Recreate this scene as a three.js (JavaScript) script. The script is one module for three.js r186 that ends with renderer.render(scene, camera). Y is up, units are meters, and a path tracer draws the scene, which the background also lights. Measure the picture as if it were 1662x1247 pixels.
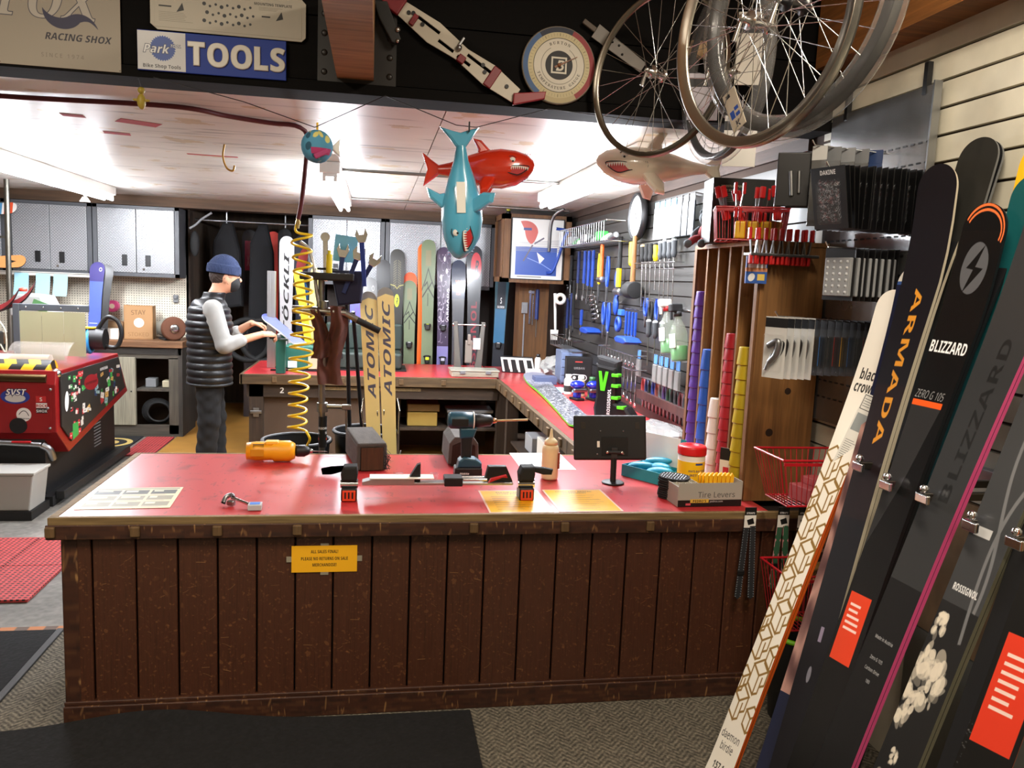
import * as THREE from 'three';
import { RoundedBoxGeometry } from 'three/addons/geometries/RoundedBoxGeometry.js';
import { TextGeometry } from 'three/addons/geometries/TextGeometry.js';
import { FontLoader } from 'three/addons/loaders/FontLoader.js';
import { MarchingCubes } from 'three/addons/objects/MarchingCubes.js';
import { mergeGeometries, mergeVertices, toCreasedNormals } from 'three/addons/utils/BufferGeometryUtils.js';
import { RectAreaLightUniformsLib } from 'three/addons/lights/RectAreaLightUniformsLib.js';

// ---------- camera, light, exposure ----------
const scene = new THREE.Scene();
const V3 = (x, y, z) => new THREE.Vector3(x, y, z);
const camera = new THREE.PerspectiveCamera(51.25, 1662 / 1247, 0.05, 60);
{
  const yaw = 0.17196, pitch = 0.12755, roll = 0.04197;
  camera.position.set(0, 1.7, 3.005);
  const fwd = V3(Math.sin(yaw) * Math.cos(pitch), -Math.sin(pitch), -Math.cos(yaw) * Math.cos(pitch));
  const r = V3(Math.cos(yaw), 0, Math.sin(yaw)), u = r.clone().cross(fwd);
  const r2 = r.clone().multiplyScalar(Math.cos(roll)).addScaledVector(u, Math.sin(roll));
  const u2 = r2.clone().cross(fwd);
  camera.quaternion.setFromRotationMatrix(new THREE.Matrix4().makeBasis(r2, u2, fwd.clone().negate()));
}
scene.add(camera);
const renderer = new THREE.WebGLRenderer({ antialias: true });
renderer.shadowMap.enabled = true;
renderer.toneMapping = THREE.LinearToneMapping;
renderer.toneMappingExposure = 1.0;
RectAreaLightUniformsLib.init();
scene.background = new THREE.Color(0x000000);
const TUBE_GLOW = 14, SHOP_LAMP = 62, FRONT_LAMP = 58, TUBE_POINT = 5;
function areaLight(name, w, d, x, y, z, power, color) {
  const l = new THREE.RectAreaLight(color, power, w, d);
  l.name = name; l.position.set(x, y, z); l.rotation.x = -Math.PI / 2; scene.add(l); return l;
}
for (const [x, z] of [[-2.42, -3.75], [-0.3, -3.5], [1.3, -2.07]]) areaLight('shop_lamp_light', 0.1, 2.4, x, 2.265, z, SHOP_LAMP, 0xf4f8ff);
for (const [x, z] of [[-2.42, -3.75], [-0.3, -3.5], [1.3, -2.07]]) for (const dz of [-0.8, 0, 0.8]) {          // bare tubes also shine sideways and up
  const p = new THREE.PointLight(0xf4f8ff, TUBE_POINT, 0, 2); p.name = 'tube_light'; p.position.set(x, 2.262, z + dz); p.castShadow = true; p.shadow.radius = 4; scene.add(p);
}
for (const [x, z] of [[-1.3, 1.9], [1.1, 1.7], [-0.2, 4.4]]) areaLight('front_lamp_light', 0.28, 1.2, x, 3.115, z, FRONT_LAMP, 0xfff1dc);

// ---------- helpers ----------
let seed = 7;
const rnd = (a = 0, b = 1) => { seed = (seed * 1664525 + 1013904223) >>> 0; return a + (b - a) * (seed / 4294967296); };
const ORD = ['first', 'second', 'third', 'fourth', 'fifth', 'sixth', 'seventh', 'eighth', 'ninth', 'tenth', 'eleventh', 'twelfth', 'thirteenth', 'fourteenth', 'fifteenth'];
const taken = {};
function nm(n) { if (!(n in taken)) { taken[n] = 0; return n; } taken[n]++; return n + '_' + String(taken[n]).padStart(3, '0'); }
const mats = {};
function mat(color, rough = 0.6, o = {}) {
  const key = o.key || (Object.keys(o).length ? null : color + '|' + rough);
  if (key && mats[key]) return mats[key];
  const { key: _, ...rest } = o;
  const m = new THREE.MeshPhysicalMaterial({ color, roughness: rough, ...rest });
  if (key) mats[key] = m;
  return m;
}
const metal = (c = 0xb8bcc0, r = 0.3) => mat(c, r, { metalness: 1, key: 'm' + c + r });
const glossy = (c, r = 0.3) => mat(c, r, { clearcoat: 0.6, clearcoatRoughness: 0.2, key: 'g' + c + r });
function uvm(g, s = 1, ox = 0, oy = 0, swap = false) {                    // uv in metres from the dominant normal
  if (g.index) g = g.toNonIndexed();
  const p = g.attributes.position, uv = new Float32Array(p.count * 2);
  const a = V3(), b = V3(), c = V3();
  for (let i = 0; i < p.count; i += 3) {
    a.fromBufferAttribute(p, i); b.fromBufferAttribute(p, i + 1); c.fromBufferAttribute(p, i + 2);
    const n = b.clone().sub(a).cross(c.clone().sub(a)); const ax = Math.abs(n.x), ay = Math.abs(n.y), az = Math.abs(n.z);
    for (const [k, q] of [[0, a], [1, b], [2, c]]) {
      let u, v;
      if (ax >= ay && ax >= az) { u = q.z; v = q.y; } else if (ay >= az) { u = q.x; v = q.z; } else { u = q.x; v = q.y; }
      if (swap) [u, v] = [v, u];
      uv[(i + k) * 2] = u * s + ox; uv[(i + k) * 2 + 1] = v * s + oy;
    }
  }
  g.setAttribute('uv', new THREE.BufferAttribute(uv, 2));
  return g;
}
const strip = (g) => { g = g.index ? g.toNonIndexed() : g; for (const k of Object.keys(g.attributes)) if (!['position', 'normal', 'uv'].includes(k)) g.deleteAttribute(k); return g; };
const merge = (...gs) => mergeGeometries(gs.flat().map(strip));
function B(w, h, d, x = 0, y = 0, z = 0, r = 0) {                          // box, rounded when r is given; (x, y, z) is its centre
  const g = r ? new RoundedBoxGeometry(w, h, d, 2, Math.min(r, w / 2.01, h / 2.01, d / 2.01)) : new THREE.BoxGeometry(w, h, d);
  return g.translate(x, y, z);
}
const Bb = (w, h, d, x = 0, y = 0, z = 0, r = 0) => B(w, h, d, x, y + h / 2, z, r);   // the same from its base
const bx2 = (x0, x1, y0, y1, z0, z1, r = 0) => B(x1 - x0, y1 - y0, z1 - z0, (x0 + x1) / 2, (y0 + y1) / 2, (z0 + z1) / 2, r);
function rod(a, b, r = 0.005, r2 = r, seg = 10) {
  const A = V3(...a), D = V3(...b).sub(A), g = new THREE.CylinderGeometry(r2, r, D.length(), seg);
  g.translate(0, D.length() / 2, 0).applyQuaternion(new THREE.Quaternion().setFromUnitVectors(V3(0, 1, 0), D.normalize()));
  return g.translate(A.x, A.y, A.z);
}
function tube(pts, r = 0.005, seg = 0, closed = false, rs = 8) {
  const c = new THREE.CatmullRomCurve3(pts.map((p) => V3(...p)), closed, 'centripetal');
  return new THREE.TubeGeometry(c, seg || pts.length * 6, r, rs, closed);
}
const wire = (pts, r = 0.003, rs = 6) => merge(pts.slice(1).map((p, i) => rod(pts[i], p, r, r, rs)));
const lathe = (pts, seg = 24) => new THREE.LatheGeometry(pts.map(([x, y]) => new THREE.Vector2(x, y)), seg);
const shape = (pts) => new THREE.Shape(pts.map(([x, y]) => new THREE.Vector2(x, y)));
function ext(pts, depth, bevel = 0, curveSegments = 8) {                   // outline extruded along z, centred
  const s = Array.isArray(pts) ? shape(pts) : pts;
  return new THREE.ExtrudeGeometry(s, { depth: depth - 2 * bevel, bevelEnabled: bevel > 0, bevelThickness: bevel, bevelSize: bevel, bevelOffset: -bevel, bevelSegments: 2, curveSegments }).translate(0, 0, -depth / 2 + bevel);
}
const ball = (r, x = 0, y = 0, z = 0, sx = 1, sy = 1, sz = 1) => new THREE.SphereGeometry(r, 16, 12).scale(sx, sy, sz).translate(x, y, z);
const ring = (R, r, x = 0, y = 0, z = 0, seg = 32) => new THREE.TorusGeometry(R, r, 8, seg).translate(x, y, z);
const rot = (g, x = 0, y = 0, z = 0) => { if (x) g.rotateX(x); if (y) g.rotateY(y); if (z) g.rotateZ(z); return g; };
function M(name, g, m, parent) {
  if (Array.isArray(g)) g = merge(g);
  const o = new THREE.Mesh(g, m); o.name = parent ? name : nm(name); o.castShadow = o.receiveShadow = true;
  (parent || scene).add(o); return o;
}
function T(name, label, category, p = [0, 0, 0], ry = 0, group) {
  const o = new THREE.Group(); o.name = nm(name); o.position.set(...p); o.rotation.y = ry; scene.add(o);
  o.userData = { label, category }; if (group) o.userData.group = group; return o;
}
function tag(o, label, category, group) { Object.assign(o.userData, { label, category }); if (group) o.userData.group = group; return o; }
function ST(name, g, m, label) { const o = M(name, g, m); o.userData.kind = 'structure'; if (label) o.userData.label = label; return o; }
function SG(name, label) { const o = new THREE.Group(); o.name = nm(name); scene.add(o); o.userData = { kind: 'structure', label }; return o; }
function dup(o, p, label, ry) { const c = o.clone(); c.name = nm(o.name.replace(/_\d{3}$/, '')); c.userData = { ...o.userData }; if (label) c.userData.label = label; c.position.set(...p); if (ry !== undefined) c.rotation.y = ry; scene.add(c); return c; }

// ---------- textures ----------
function hash(ix, iy, s) { let h = (ix * 374761393 + iy * 668265263 + s * 974634777) | 0; h = Math.imul(h ^ (h >>> 13), 1274126177); return ((h ^ (h >>> 16)) >>> 0) / 4294967296; }
function vn(x, y, px, py, s) {                                             // tileable value noise with periods px, py
  const x0 = Math.floor(x), y0 = Math.floor(y); let fx = x - x0, fy = y - y0; fx = fx * fx * (3 - 2 * fx); fy = fy * fy * (3 - 2 * fy);
  const w = (i, p) => ((i % p) + p) % p;
  const a = hash(w(x0, px), w(y0, py), s), b = hash(w(x0 + 1, px), w(y0, py), s), c = hash(w(x0, px), w(y0 + 1, py), s), d = hash(w(x0 + 1, px), w(y0 + 1, py), s);
  return a + (b - a) * fx + (c - a) * fy + (a - b - c + d) * fx * fy;
}
const fbm = (u, v, fx, fy, s, oct = 4) => { let t = 0, a = 0.5, n = 0; for (let i = 0; i < oct; i++) { const k = 1 << i; t += a * vn(u * fx * k, v * fy * k, fx * k, fy * k, s + i); n += a; a *= 0.5; } return t / n; };
function dtex(w, h, fn, color = true) {
  const d = new Uint8Array(w * h * 4);
  for (let j = 0; j < h; j++) for (let i = 0; i < w; i++) { const c = fn(i / w, j / h, i, j), k = (j * w + i) * 4; if (typeof c === 'number') d[k] = d[k + 1] = d[k + 2] = c; else { d[k] = c[0]; d[k + 1] = c[1]; d[k + 2] = c[2]; } d[k + 3] = 255; }
  const t = new THREE.DataTexture(d, w, h); t.magFilter = THREE.LinearFilter; t.minFilter = THREE.LinearMipmapLinearFilter; t.generateMipmaps = true; t.wrapS = t.wrapT = THREE.RepeatWrapping;
  if (color) t.colorSpace = THREE.SRGBColorSpace; t.needsUpdate = true; return t;
}
const cl = (x) => Math.max(0, Math.min(255, x));
function ctex(w, h, draw) {
  const c = document.createElement('canvas'); c.width = w; c.height = h; draw(c.getContext('2d'), w, h);
  const t = new THREE.CanvasTexture(c); t.colorSpace = THREE.SRGBColorSpace; t.wrapS = t.wrapT = THREE.RepeatWrapping; t.anisotropy = 4; return t;
}
const label = (w, h, draw, rough = 0.5, o = {}) => mat(0xffffff, rough, { map: ctex(w, h, draw), ...o });
function fillText(c, s, x, y, px, font = 'sans-serif', color = '#000', o = {}) {
  c.save(); c.translate(x, y); if (o.rot) c.rotate(o.rot); if (o.sx) c.scale(o.sx, o.sy || 1); if (o.skew) c.transform(1, 0, o.skew, 1, 0, 0);
  c.font = (o.style || '') + ' ' + px + 'px ' + font; c.textAlign = o.align || 'center'; c.textBaseline = 'middle';
  if (o.stroke) { c.lineWidth = o.lw || px / 8; c.strokeStyle = o.stroke; c.strokeText(s, 0, 0); }
  c.fillStyle = color; c.fillText(s, 0, 0); c.restore();
}
const grey = (x) => cl(x);
const woodGrain = dtex(512, 512, (u, v) => { const g = fbm(u, v, 40, 3, 3, 4), k = fbm(u, v, 5, 2, 11, 3), f = fbm(u, v, 160, 6, 19, 2); return grey(140 + 70 * g + 50 * (k - 0.5) + 34 * (f - 0.5)); });
const softNoise = dtex(256, 256, (u, v) => grey(205 + 50 * (fbm(u, v, 6, 6, 5, 5) - 0.35)));
const fineNoise = dtex(256, 256, (u, v) => grey(120 + 130 * (fbm(u, v, 64, 64, 9, 2))), false);
const scuffs = dtex(512, 512, (u, v) => { const s = fbm(u, v, 12, 12, 31, 5), t = fbm(u, v, 90, 30, 37, 2); return grey(235 - (s > 0.62 ? (s - 0.62) * 260 : 0) - (t > 0.8 ? 40 : 0)); });
const wood = (c, rough = 0.7, key) => mat(c, rough, { map: woodGrain, bumpMap: woodGrain, bumpScale: 0.0012, key: key || 'w' + c + rough });
const K = {
  black: mat(0x0e0e10, 0.5), rubber: mat(0x121212, 0.8), darkgrey: mat(0x2b2c2e, 0.6), grey: mat(0x77797b, 0.6), white: mat(0xe9e7e0, 0.5), chrome: metal(0xd6d8da, 0.16), steel: metal(0x9a9c9e, 0.35), red: mat(0xb3141c, 0.4), blue: mat(0x143fae, 0.4), yellow: mat(0xf2bd12, 0.45), orange: mat(0xf05a1c, 0.45), green: mat(0x2f8f3a, 0.5),
  paper: mat(0xf2f0e8, 0.8), card: mat(0xb98a57, 0.85, { map: softNoise, key: 'card' }), clear: mat(0xffffff, 0.08, { transmission: 1, thickness: 0, ior: 1.35, key: 'clear' }), skyblue: mat(0xa9dcec, 0.8),
};
const font = await new FontLoader().loadAsync('fonts/droid/droid_sans_bold.typeface.json');

// ---------- the room ----------
const carpet = dtex(512, 512, (u, v) => { const n = fbm(u, v, 90, 90, 3, 3); const x = u * 16, y = v * 24; const zig = Math.abs(((x % 2) + 2) % 2 - 1); const w = Math.sin((y + zig * 1.6) * Math.PI * 2); const k = (0.62 + 0.25 * w * 0.5 + 0.5 * (n - 0.5)); return [cl(158 * k), cl(149 * k), cl(131 * k)]; });
const concrete = dtex(256, 256, (u, v) => { const n = fbm(u, v, 5, 5, 3, 5), f = fbm(u, v, 60, 60, 8, 2); const k = 0.75 + 0.4 * (n - 0.5) + 0.2 * (f - 0.5); return [cl(150 * k), cl(146 * k), cl(138 * k)]; });
const matMetre = (t, c = 0xffffff, rough = 0.9, o = {}) => mat(c, rough, { map: t, ...o });
ST('floor', uvm(bx2(-4.6, 2.0, -0.12, 0, -0.83, 6.2), 1.6), matMetre(carpet, 0xffffff, 0.97, { bumpMap: carpet, bumpScale: 0.004 }), 'grey brown herringbone carpet of the shop front');
ST('floor', uvm(bx2(-4.6, 2.0, -0.12, -0.002, -7.8, -0.83), 0.7), matMetre(concrete, 0xffffff, 0.8), 'worn grey concrete workshop floor');
ST('floor', uvm(bx2(-1.95, 2.0, -0.002, 0.004, -7.6, -2.6), 0.7), mat(0xb58236, 0.6, { map: softNoise }), 'ochre painted floor behind the counter');
// ceilings
const ceilTex = dtex(1024, 512, (u, v) => { const n = fbm(u, v, 4, 8, 3, 4), f = fbm(u, v, 8, 60, 8, 3), p = fbm(u, v, 14, 22, 21, 5); let k = 0.93 + 0.14 * (n - 0.5) - (f > 0.66 ? (f - 0.66) * 1.2 : 0); const ye = p > 0.71 ? 1 : 0; return ye ? [cl(208 * k), cl(190 * k), cl(158 * k)] : [cl(226 * k), cl(222 * k), cl(214 * k)]; });
const ceilMat = matMetre(ceilTex, 0xffffff, 0.42);
const ceil = SG('ceiling', 'white painted plywood ceiling of the workshop');
M('ceiling_backing', bx2(-4.6, 2.0, 2.415, 2.6, -8, -0.43), mat(0x8a857b, 0.9), ceil);
for (const [i, z] of [-0.43, -1.42, -2.64, -3.86, -5.08].entries()) for (const [k, x] of [-4.6, -2.16, 0.28].entries()) {
  const x1 = Math.min(x + 2.435, 2.0), z1 = Math.max(z - 1.214, -5.75);
  M('ceiling_panel', uvm(bx2(x, x1, 2.4, 2.415, z1, z), 0.4, i * 0.37 + k * 0.21, k * 0.43), ceilMat, ceil);
}
ST('ceiling', bx2(-4.6, 2.0, 3.2, 3.3, -0.4, 6.2), mat(0xcfc9ba, 0.8), 'high ceiling over the shop front');
ST('wall_front', bx2(-4.6, 2.0, 0, 3.2, 6.2, 6.3), mat(0xb8ad98, 0.8), 'wall behind the photographer');
ST('wall_left', bx2(-4.7, -4.6, 0, 3.2, -8, 6.2), mat(0x9c9284, 0.8), 'left wall of the shop');
// dark header above the opening
const darkWood = mat(0x0f0c0b, 0.85, { map: woodGrain, bumpMap: woodGrain, bumpScale: 0.0012, specularIntensity: 0.4, key: 'header' });
const header = SG('wall_header', 'near black timber header above the workshop opening');
for (const [y0, y1, dz] of [[2.385, 2.425, 0.012], [2.43, 2.66, 0], [2.664, 2.9, 0.004], [2.904, 3.2, 0]]) M('board', uvm(bx2(-4.6, 1.9, y0, y1, -0.42, -0.25 + dz), 1, 0, y0 * 3, true), darkWood, header);
// right wall: backing, slats
const wr = SG('wall_right', 'slatwall along the right side, dark in the workshop and cream in the shop');
M('backing', bx2(1.918, 2.02, 0, 3.2, -8, 6.2), mat(0x3a2a20, 0.9), wr);
const slatWhite = mat(0xe9e2cc, 0.45, { map: softNoise }), slatDark = mat(0x403e3b, 0.5, { map: softNoise }), upperBoard = wood(0x5b463b, 0.7);
for (let y = 1.06; y < 2.62; y += 0.0925) M('slat', uvm(bx2(1.9, 1.918, y, Math.min(y + 0.082, 2.63), -0.3, 4.6)), slatWhite, wr);
for (let y = 0.82; y < 2.29; y += 0.0925) M('slat', uvm(bx2(1.9, 1.918, y, Math.min(y + 0.0845, 2.33), -5.0, -0.3)), slatDark, wr);
M('board', uvm(bx2(1.895, 1.918, 2.335, 2.4, -5.2, -0.42), 1, 0, 0, true), upperBoard, wr);
M('lower_panel', bx2(1.9, 1.918, 0.0, 1.05, -0.3, 0.55), slatWhite, wr); M('lower_panel', bx2(1.9, 1.918, 0.56, 1.05, 0.553, 4.6), wood(0xb08a5c, 0.7), wr); M('lower_panel', uvm(bx2(1.9, 1.918, 0, 0.555, 0.553, 4.6)), mat(0x77776c, 0.8, { map: softNoise }), wr);
// big timber along the right wall
ST('trim_1', uvm(bx2(1.775, 1.9, 2.62, 3.2, -0.2, 4.6), 1.4, 0, 0, true), wood(0xbd7a3c, 0.6), 'orange brown timber along the top of the right wall');
// back wall and beam
ST('wall_back', uvm(bx2(-4.6, -1.93, 0, 2.4, -6.1, -5.96)), wood(0x4c3a2c, 0.8), 'plank wall behind the left workbench');
ST('wall_back', uvm(bx2(-0.66, 1.9, 0, 2.4, -6.1, -5.96)), wood(0x3d2f26, 0.8), 'plank wall behind the ski rack');
ST('wall_alcove', uvm(bx2(-2.9, 0.9, 0, 2.6, -7.8, -7.7)), wood(0x6b5847, 0.85), 'plank back of the storage alcove');
ST('wall_alcove', uvm(bx2(-2.1, -1.95, 0, 2.4, -7.7, -5.96)), wood(0x6b5847, 0.85), 'left cheek of the storage alcove');
ST('wall_alcove', uvm(bx2(-0.64, -0.52, 0, 2.4, -7.7, -5.96)), wood(0x6b5847, 0.85), 'right cheek of the storage alcove');
ST('trim_2', uvm(bx2(-4.6, 1.4, 2.3, 2.4, -5.98, -5.72), 1, 0, 0, true), wood(0x71533a, 0.75), 'brown timber beam along the back of the ceiling');
const peg = dtex(256, 256, (u, v) => { const x = (u * 8) % 1 - 0.5, y = (v * 8) % 1 - 0.5; const n = fbm(u, v, 5, 5, 4, 3); return x * x + y * y < 0.035 ? [70, 66, 60] : [cl(214 + 24 * (n - 0.5)), cl(208 + 24 * (n - 0.5)), cl(190 + 24 * (n - 0.5))]; });
ST('trim_3', uvm(bx2(-4.5, -1.97, 0.96, 1.62, -5.97, -5.945), 5), mat(0xffffff, 0.7, { map: peg }), 'cream pegboard behind the left workbench');

// ---------- fluorescent lamps ----------
function shopLamp(x, z, len, lab) {
  const t = T('fluorescent_lamp', lab, 'lamp', [x, 2.4, z]);
  M('housing', [B(0.13, 0.075, len, 0, -0.0375, 0, 0.01), B(0.06, 0.03, len - 0.02, 0, -0.08, 0, 0.005)], mat(0xe6e4de, 0.45), t);
  for (const s of [-1, 1]) {
    M('tube', rod([s * 0.035, -0.108, -len / 2 + 0.03], [s * 0.035, -0.108, len / 2 - 0.03], 0.016, 0.016, 14), mat(0xffffff, 0.4, { emissive: 0xf4f8ff, emissiveIntensity: TUBE_GLOW, key: 'tube' }), t);
    for (const e of [-1, 1]) M('lamp_holder', B(0.022, 0.05, 0.018, s * 0.035, -0.1, e * (len / 2 - 0.02), 0.003), K.white, t);
  }
  return t;
}
shopLamp(-2.42, -3.75, 2.46, 'twin tube shop light over the tuning machine');
shopLamp(-0.3, -3.5, 2.46, 'twin tube shop light in the middle of the workshop ceiling');
shopLamp(1.3, -2.07, 2.46, 'twin tube shop light near the tool wall');
for (const [x, z, l] of [[-1.3, 1.9, 'troffer over the left side of the shop front'], [1.1, 1.7, 'troffer over the right side of the shop front'], [-0.2, 4.4, 'troffer at the back of the shop front']]) {
  const t = T('ceiling_troffer', 'white fluorescent ' + l, 'lamp', [x, 3.2, z]);
  M('frame', [B(0.36, 0.07, 0.02, 0, -0.035, 0.63), B(0.36, 0.07, 0.02, 0, -0.035, -0.63), B(0.02, 0.07, 1.28, 0.17, -0.035, 0), B(0.02, 0.07, 1.28, -0.17, -0.035, 0)], K.white, t);
  M('diffuser', B(0.32, 0.01, 1.24, 0, -0.06, 0), mat(0xffffff, 0.5, { emissive: 0xfff1dc, emissiveIntensity: 2.2, key: 'diff' }), t);
}
// ---------- front counter ----------
const counterTex = ctex(1024, 1024, (c, w, h) => {
  c.fillStyle = '#4a2a1c'; c.fillRect(0, 0, w, h);
  for (let i = 0; i < 5200; i++) { const g = rnd(); c.fillStyle = `rgba(${g > 0.5 ? '92,54,36' : '28,15,10'},${rnd(0.03, 0.16)})`; c.fillRect(rnd(0, w), rnd(0, h), rnd(1, 3), rnd(10, 160)); }
  for (let i = 0; i < 4200; i++) { c.fillStyle = `rgba(150,102,60,${rnd(0.05, 0.42)})`; const s = rnd(0.5, 3.2) * (rnd() > 0.94 ? 2 : 1); c.beginPath(); c.ellipse(rnd(0, w), rnd(0, h), s * rnd(0.5, 2.4), s, rnd(0, 3), 0, 7); c.fill(); }
  for (let i = 0; i < 130; i++) { c.strokeStyle = `rgba(196,150,92,${rnd(0.15, 0.7)})`; c.lineWidth = rnd(0.6, 1.8); const x = rnd(0, w), y = rnd(0, h), a = rnd(-0.9, 0.9), l = rnd(5, 34); c.beginPath(); c.moveTo(x, y); c.quadraticCurveTo(x + l * 0.5, y - l * a * 0.2, x + l, y - l * a); c.stroke(); }
});
const wornEdge = ctex(512, 128, (c, w, h) => {
  c.fillStyle = '#3e2114'; c.fillRect(0, 0, w, h);
  for (let i = 0; i < 900; i++) { c.fillStyle = `rgba(${rnd() > 0.6 ? '120,84,50' : '24,12,8'},${rnd(0.05, 0.3)})`; c.fillRect(rnd(0, w), rnd(0, h), rnd(8, 60), rnd(1, 3)); }
  for (let i = 0; i < 130; i++) { c.fillStyle = `rgba(170,130,80,${rnd(0.3, 0.8)})`; c.beginPath(); c.ellipse(rnd(0, w), rnd(0, h), rnd(1, 7), rnd(1, 2.5), rnd(0, 3), 0, 7); c.fill(); }
});
const redTop = mat(0xc9363a, 0.32, { map: scuffs, roughnessMap: null, clearcoat: 0.25, clearcoatRoughness: 0.35 });
const counterWood = mat(0xffffff, 0.42, { map: counterTex, bumpMap: counterTex, bumpScale: 0.001 }), edgeWood = mat(0xffffff, 0.55, { map: wornEdge, bumpMap: wornEdge, bumpScale: 0.001 });
const bareEdge = wood(0xb59460, 0.7), blockWood = wood(0x8d6b42, 0.7);
{
  const t = T('front_counter', 'long dark brown plank counter with a worn red laminate top', 'counter', [0, 0, 0]);
  const top = M('countertop', uvm(bx2(-1.1, 1.62, 0.772, 0.802, -1.02, 0.018, 0.003), 0.8), redTop, t);
  M('bare_wood_border', uvm([bx2(-1.128, 1.895, 0.774, 0.8035, 0.012, 0.034, 0.003), bx2(-1.128, -1.1, 0.774, 0.8035, -1.02, 0.03, 0.003), bx2(-1.128, 1.11, 0.774, 0.8035, -1.035, -1.02, 0.003)].reduce((a, g) => (a ? merge(a, g) : g), null), 2, 0, 0, true), bareEdge, top);
  M('counter_front_lip', uvm(bx2(-1.132, 1.895, 0.722, 0.776, 0.0, 0.038, 0.004), 1.5), edgeWood, t);
  M('counter_side_lip', uvm(bx2(-1.136, -1.098, 0.722, 0.776, -1.03, 0.036, 0.004), 1.5), edgeWood, t);
  M('carcass', uvm(bx2(-1.06, 1.86, 0.03, 0.772, -0.96, -0.03)), wood(0x2c1710, 0.8), t);
  const xs = [-1.09, -0.995, -0.845, -0.7, -0.56, -0.42, -0.28, -0.14, 0.005, 0.15, 0.295, 0.44, 0.585, 0.73, 0.875, 1.02, 1.165, 1.31, 1.455, 1.6, 1.745, 1.88];
  for (let i = 0; i < xs.length - 1; i++) M('plank', uvm(bx2(xs[i] + 0.003, xs[i + 1] - 0.003, 0.09, 0.725, -0.03, 0.002 + rnd(0, 0.003), 0.005), 0.9, rnd(), rnd()), counterWood, t);
  for (let z = -0.12; z > -0.95; z -= 0.14) M('plank', uvm(bx2(-1.092, -1.06, 0.06, 0.725, z - 0.067, z + 0.067, 0.005), 0.9, rnd(), rnd()), counterWood, t);
  M('corner_post', uvm(bx2(-1.098, -1.04, 0.03, 0.725, -0.05, 0.006, 0.008), 0.9, 0.3, 0.2), edgeWood, t);
  M('base_moulding', uvm([bx2(-1.1, 1.88, 0, 0.082, -0.02, 0.022, 0.004), bx2(-1.1, 1.88, 0.082, 0.096, -0.02, 0.012, 0.004)].reduce((a, g) => (a ? merge(a, g) : g), null), 1.5), edgeWood, t);
  for (const x of [-1.117, -0.835, -0.553, -0.27, 0.39, 0.75, 1.1]) M('bolt_block', uvm(bx2(x - 0.017, x + 0.017, 0.732, 0.772, 0.034, 0.05, 0.006), 3, rnd()), blockWood, t);
}
// ---------- paper and signs on the counter ----------
const sheet = (name, lab, cat, w, d, p, ry, m) => { const o = M(name, new RoundedBoxGeometry(w, 0.0012, d, 1, 0.0005), m); const g = o.geometry, q = g.attributes.position, uv = g.attributes.uv; for (let i = 0; i < q.count; i++) uv.setXY(i, q.getX(i) / w + 0.5, 0.5 - q.getZ(i) / d); o.position.set(...p); o.rotation.y = ry; return tag(o, lab, cat); };
function plate(w, h, d, r = 0.0005) { const g = new RoundedBoxGeometry(w, h, d, 1, Math.min(r, d / 2.1)); const q = g.attributes.position, uv = g.attributes.uv; for (let i = 0; i < q.count; i++) uv.setXY(i, q.getX(i) / w + 0.5, q.getY(i) / h + 0.5); return g; }  // front-mapped board
const CT = 0.8035;
const lines = (c, x, y, w, n, dy, col = '#444', hgt = 2) => { c.fillStyle = col; for (let i = 0; i < n; i++) c.fillRect(x, y + i * dy, w * rnd(0.6, 1), hgt); };
sheet('paper_chart', 'taped down chart of picture boxes on the left end of the counter', 'paper', 0.33, 0.3, [-0.92, CT, -0.225], 0.06, label(256, 232, (c, w, h) => {
  c.fillStyle = '#d9cfae'; c.fillRect(0, 0, w, h); c.fillStyle = '#8a8672'; c.fillRect(8, 8, w - 16, 12);
  for (let r = 0; r < 3; r++) for (let i = 0; i < 3; i++) { c.fillStyle = r === 0 ? '#3c3c36' : '#8f8a76'; c.fillRect(12 + i * 80, 30 + r * 66, 72, 46); c.fillStyle = '#e9e2c6'; c.fillRect(18 + i * 80, 36 + r * 66, rnd(20, 56), rnd(8, 20)); lines(c, 14 + i * 80, 80 + r * 66, 66, 2, 6, '#777', 2); }
}, 0.5));
const yellowSheet = (head) => label(256, 320, (c, w, h) => { c.fillStyle = '#e8c4b4'; c.fillRect(0, 0, w, h); c.fillStyle = '#f6b80e'; c.fillRect(8, 8, w - 16, h - 16); fillText(c, head[0], w / 2, 34, 17, 'sans-serif', '#3a2a08', { style: 'bold' }); fillText(c, head[1], w / 2, 56, 17, 'sans-serif', '#3a2a08', { style: 'bold' }); for (let i = 0; i < 7; i++) lines(c, 40, 88 + i * 30, 176, 2, 9, '#7d5c10', 3); }, 0.3, { clearcoat: 0.5, clearcoatRoughness: 0.2 });
sheet('laminated_sheet', 'yellow laminated notice lying under the right vise', 'paper', 0.26, 0.33, [0.58, CT, -0.152], 0.01, yellowSheet(['REPAIR LABOR', 'STORE POLICY']));
sheet('laminated_sheet', 'yellow laminated notice nearest the tablet stand', 'paper', 0.265, 0.335, [0.864, CT, -0.16], 0.01, yellowSheet(['DEMO AND RENTAL', 'AGREEMENT']));
sheet('work_order', 'white printed work order sheet behind the squeeze bottle', 'paper', 0.27, 0.37, [0.843, CT, -0.88], 0.0, label(256, 340, (c, w, h) => { c.fillStyle = '#e9e9e4'; c.fillRect(0, 0, w, h); lines(c, 20, 20, 200, 4, 14, '#666', 5); c.fillStyle = '#8b8f92'; for (let i = 0; i < 5; i++) c.fillRect(24 + i * 44, 110, 14, 120); lines(c, 20, 250, 210, 5, 14, '#555', 4); }, 0.7));
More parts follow.
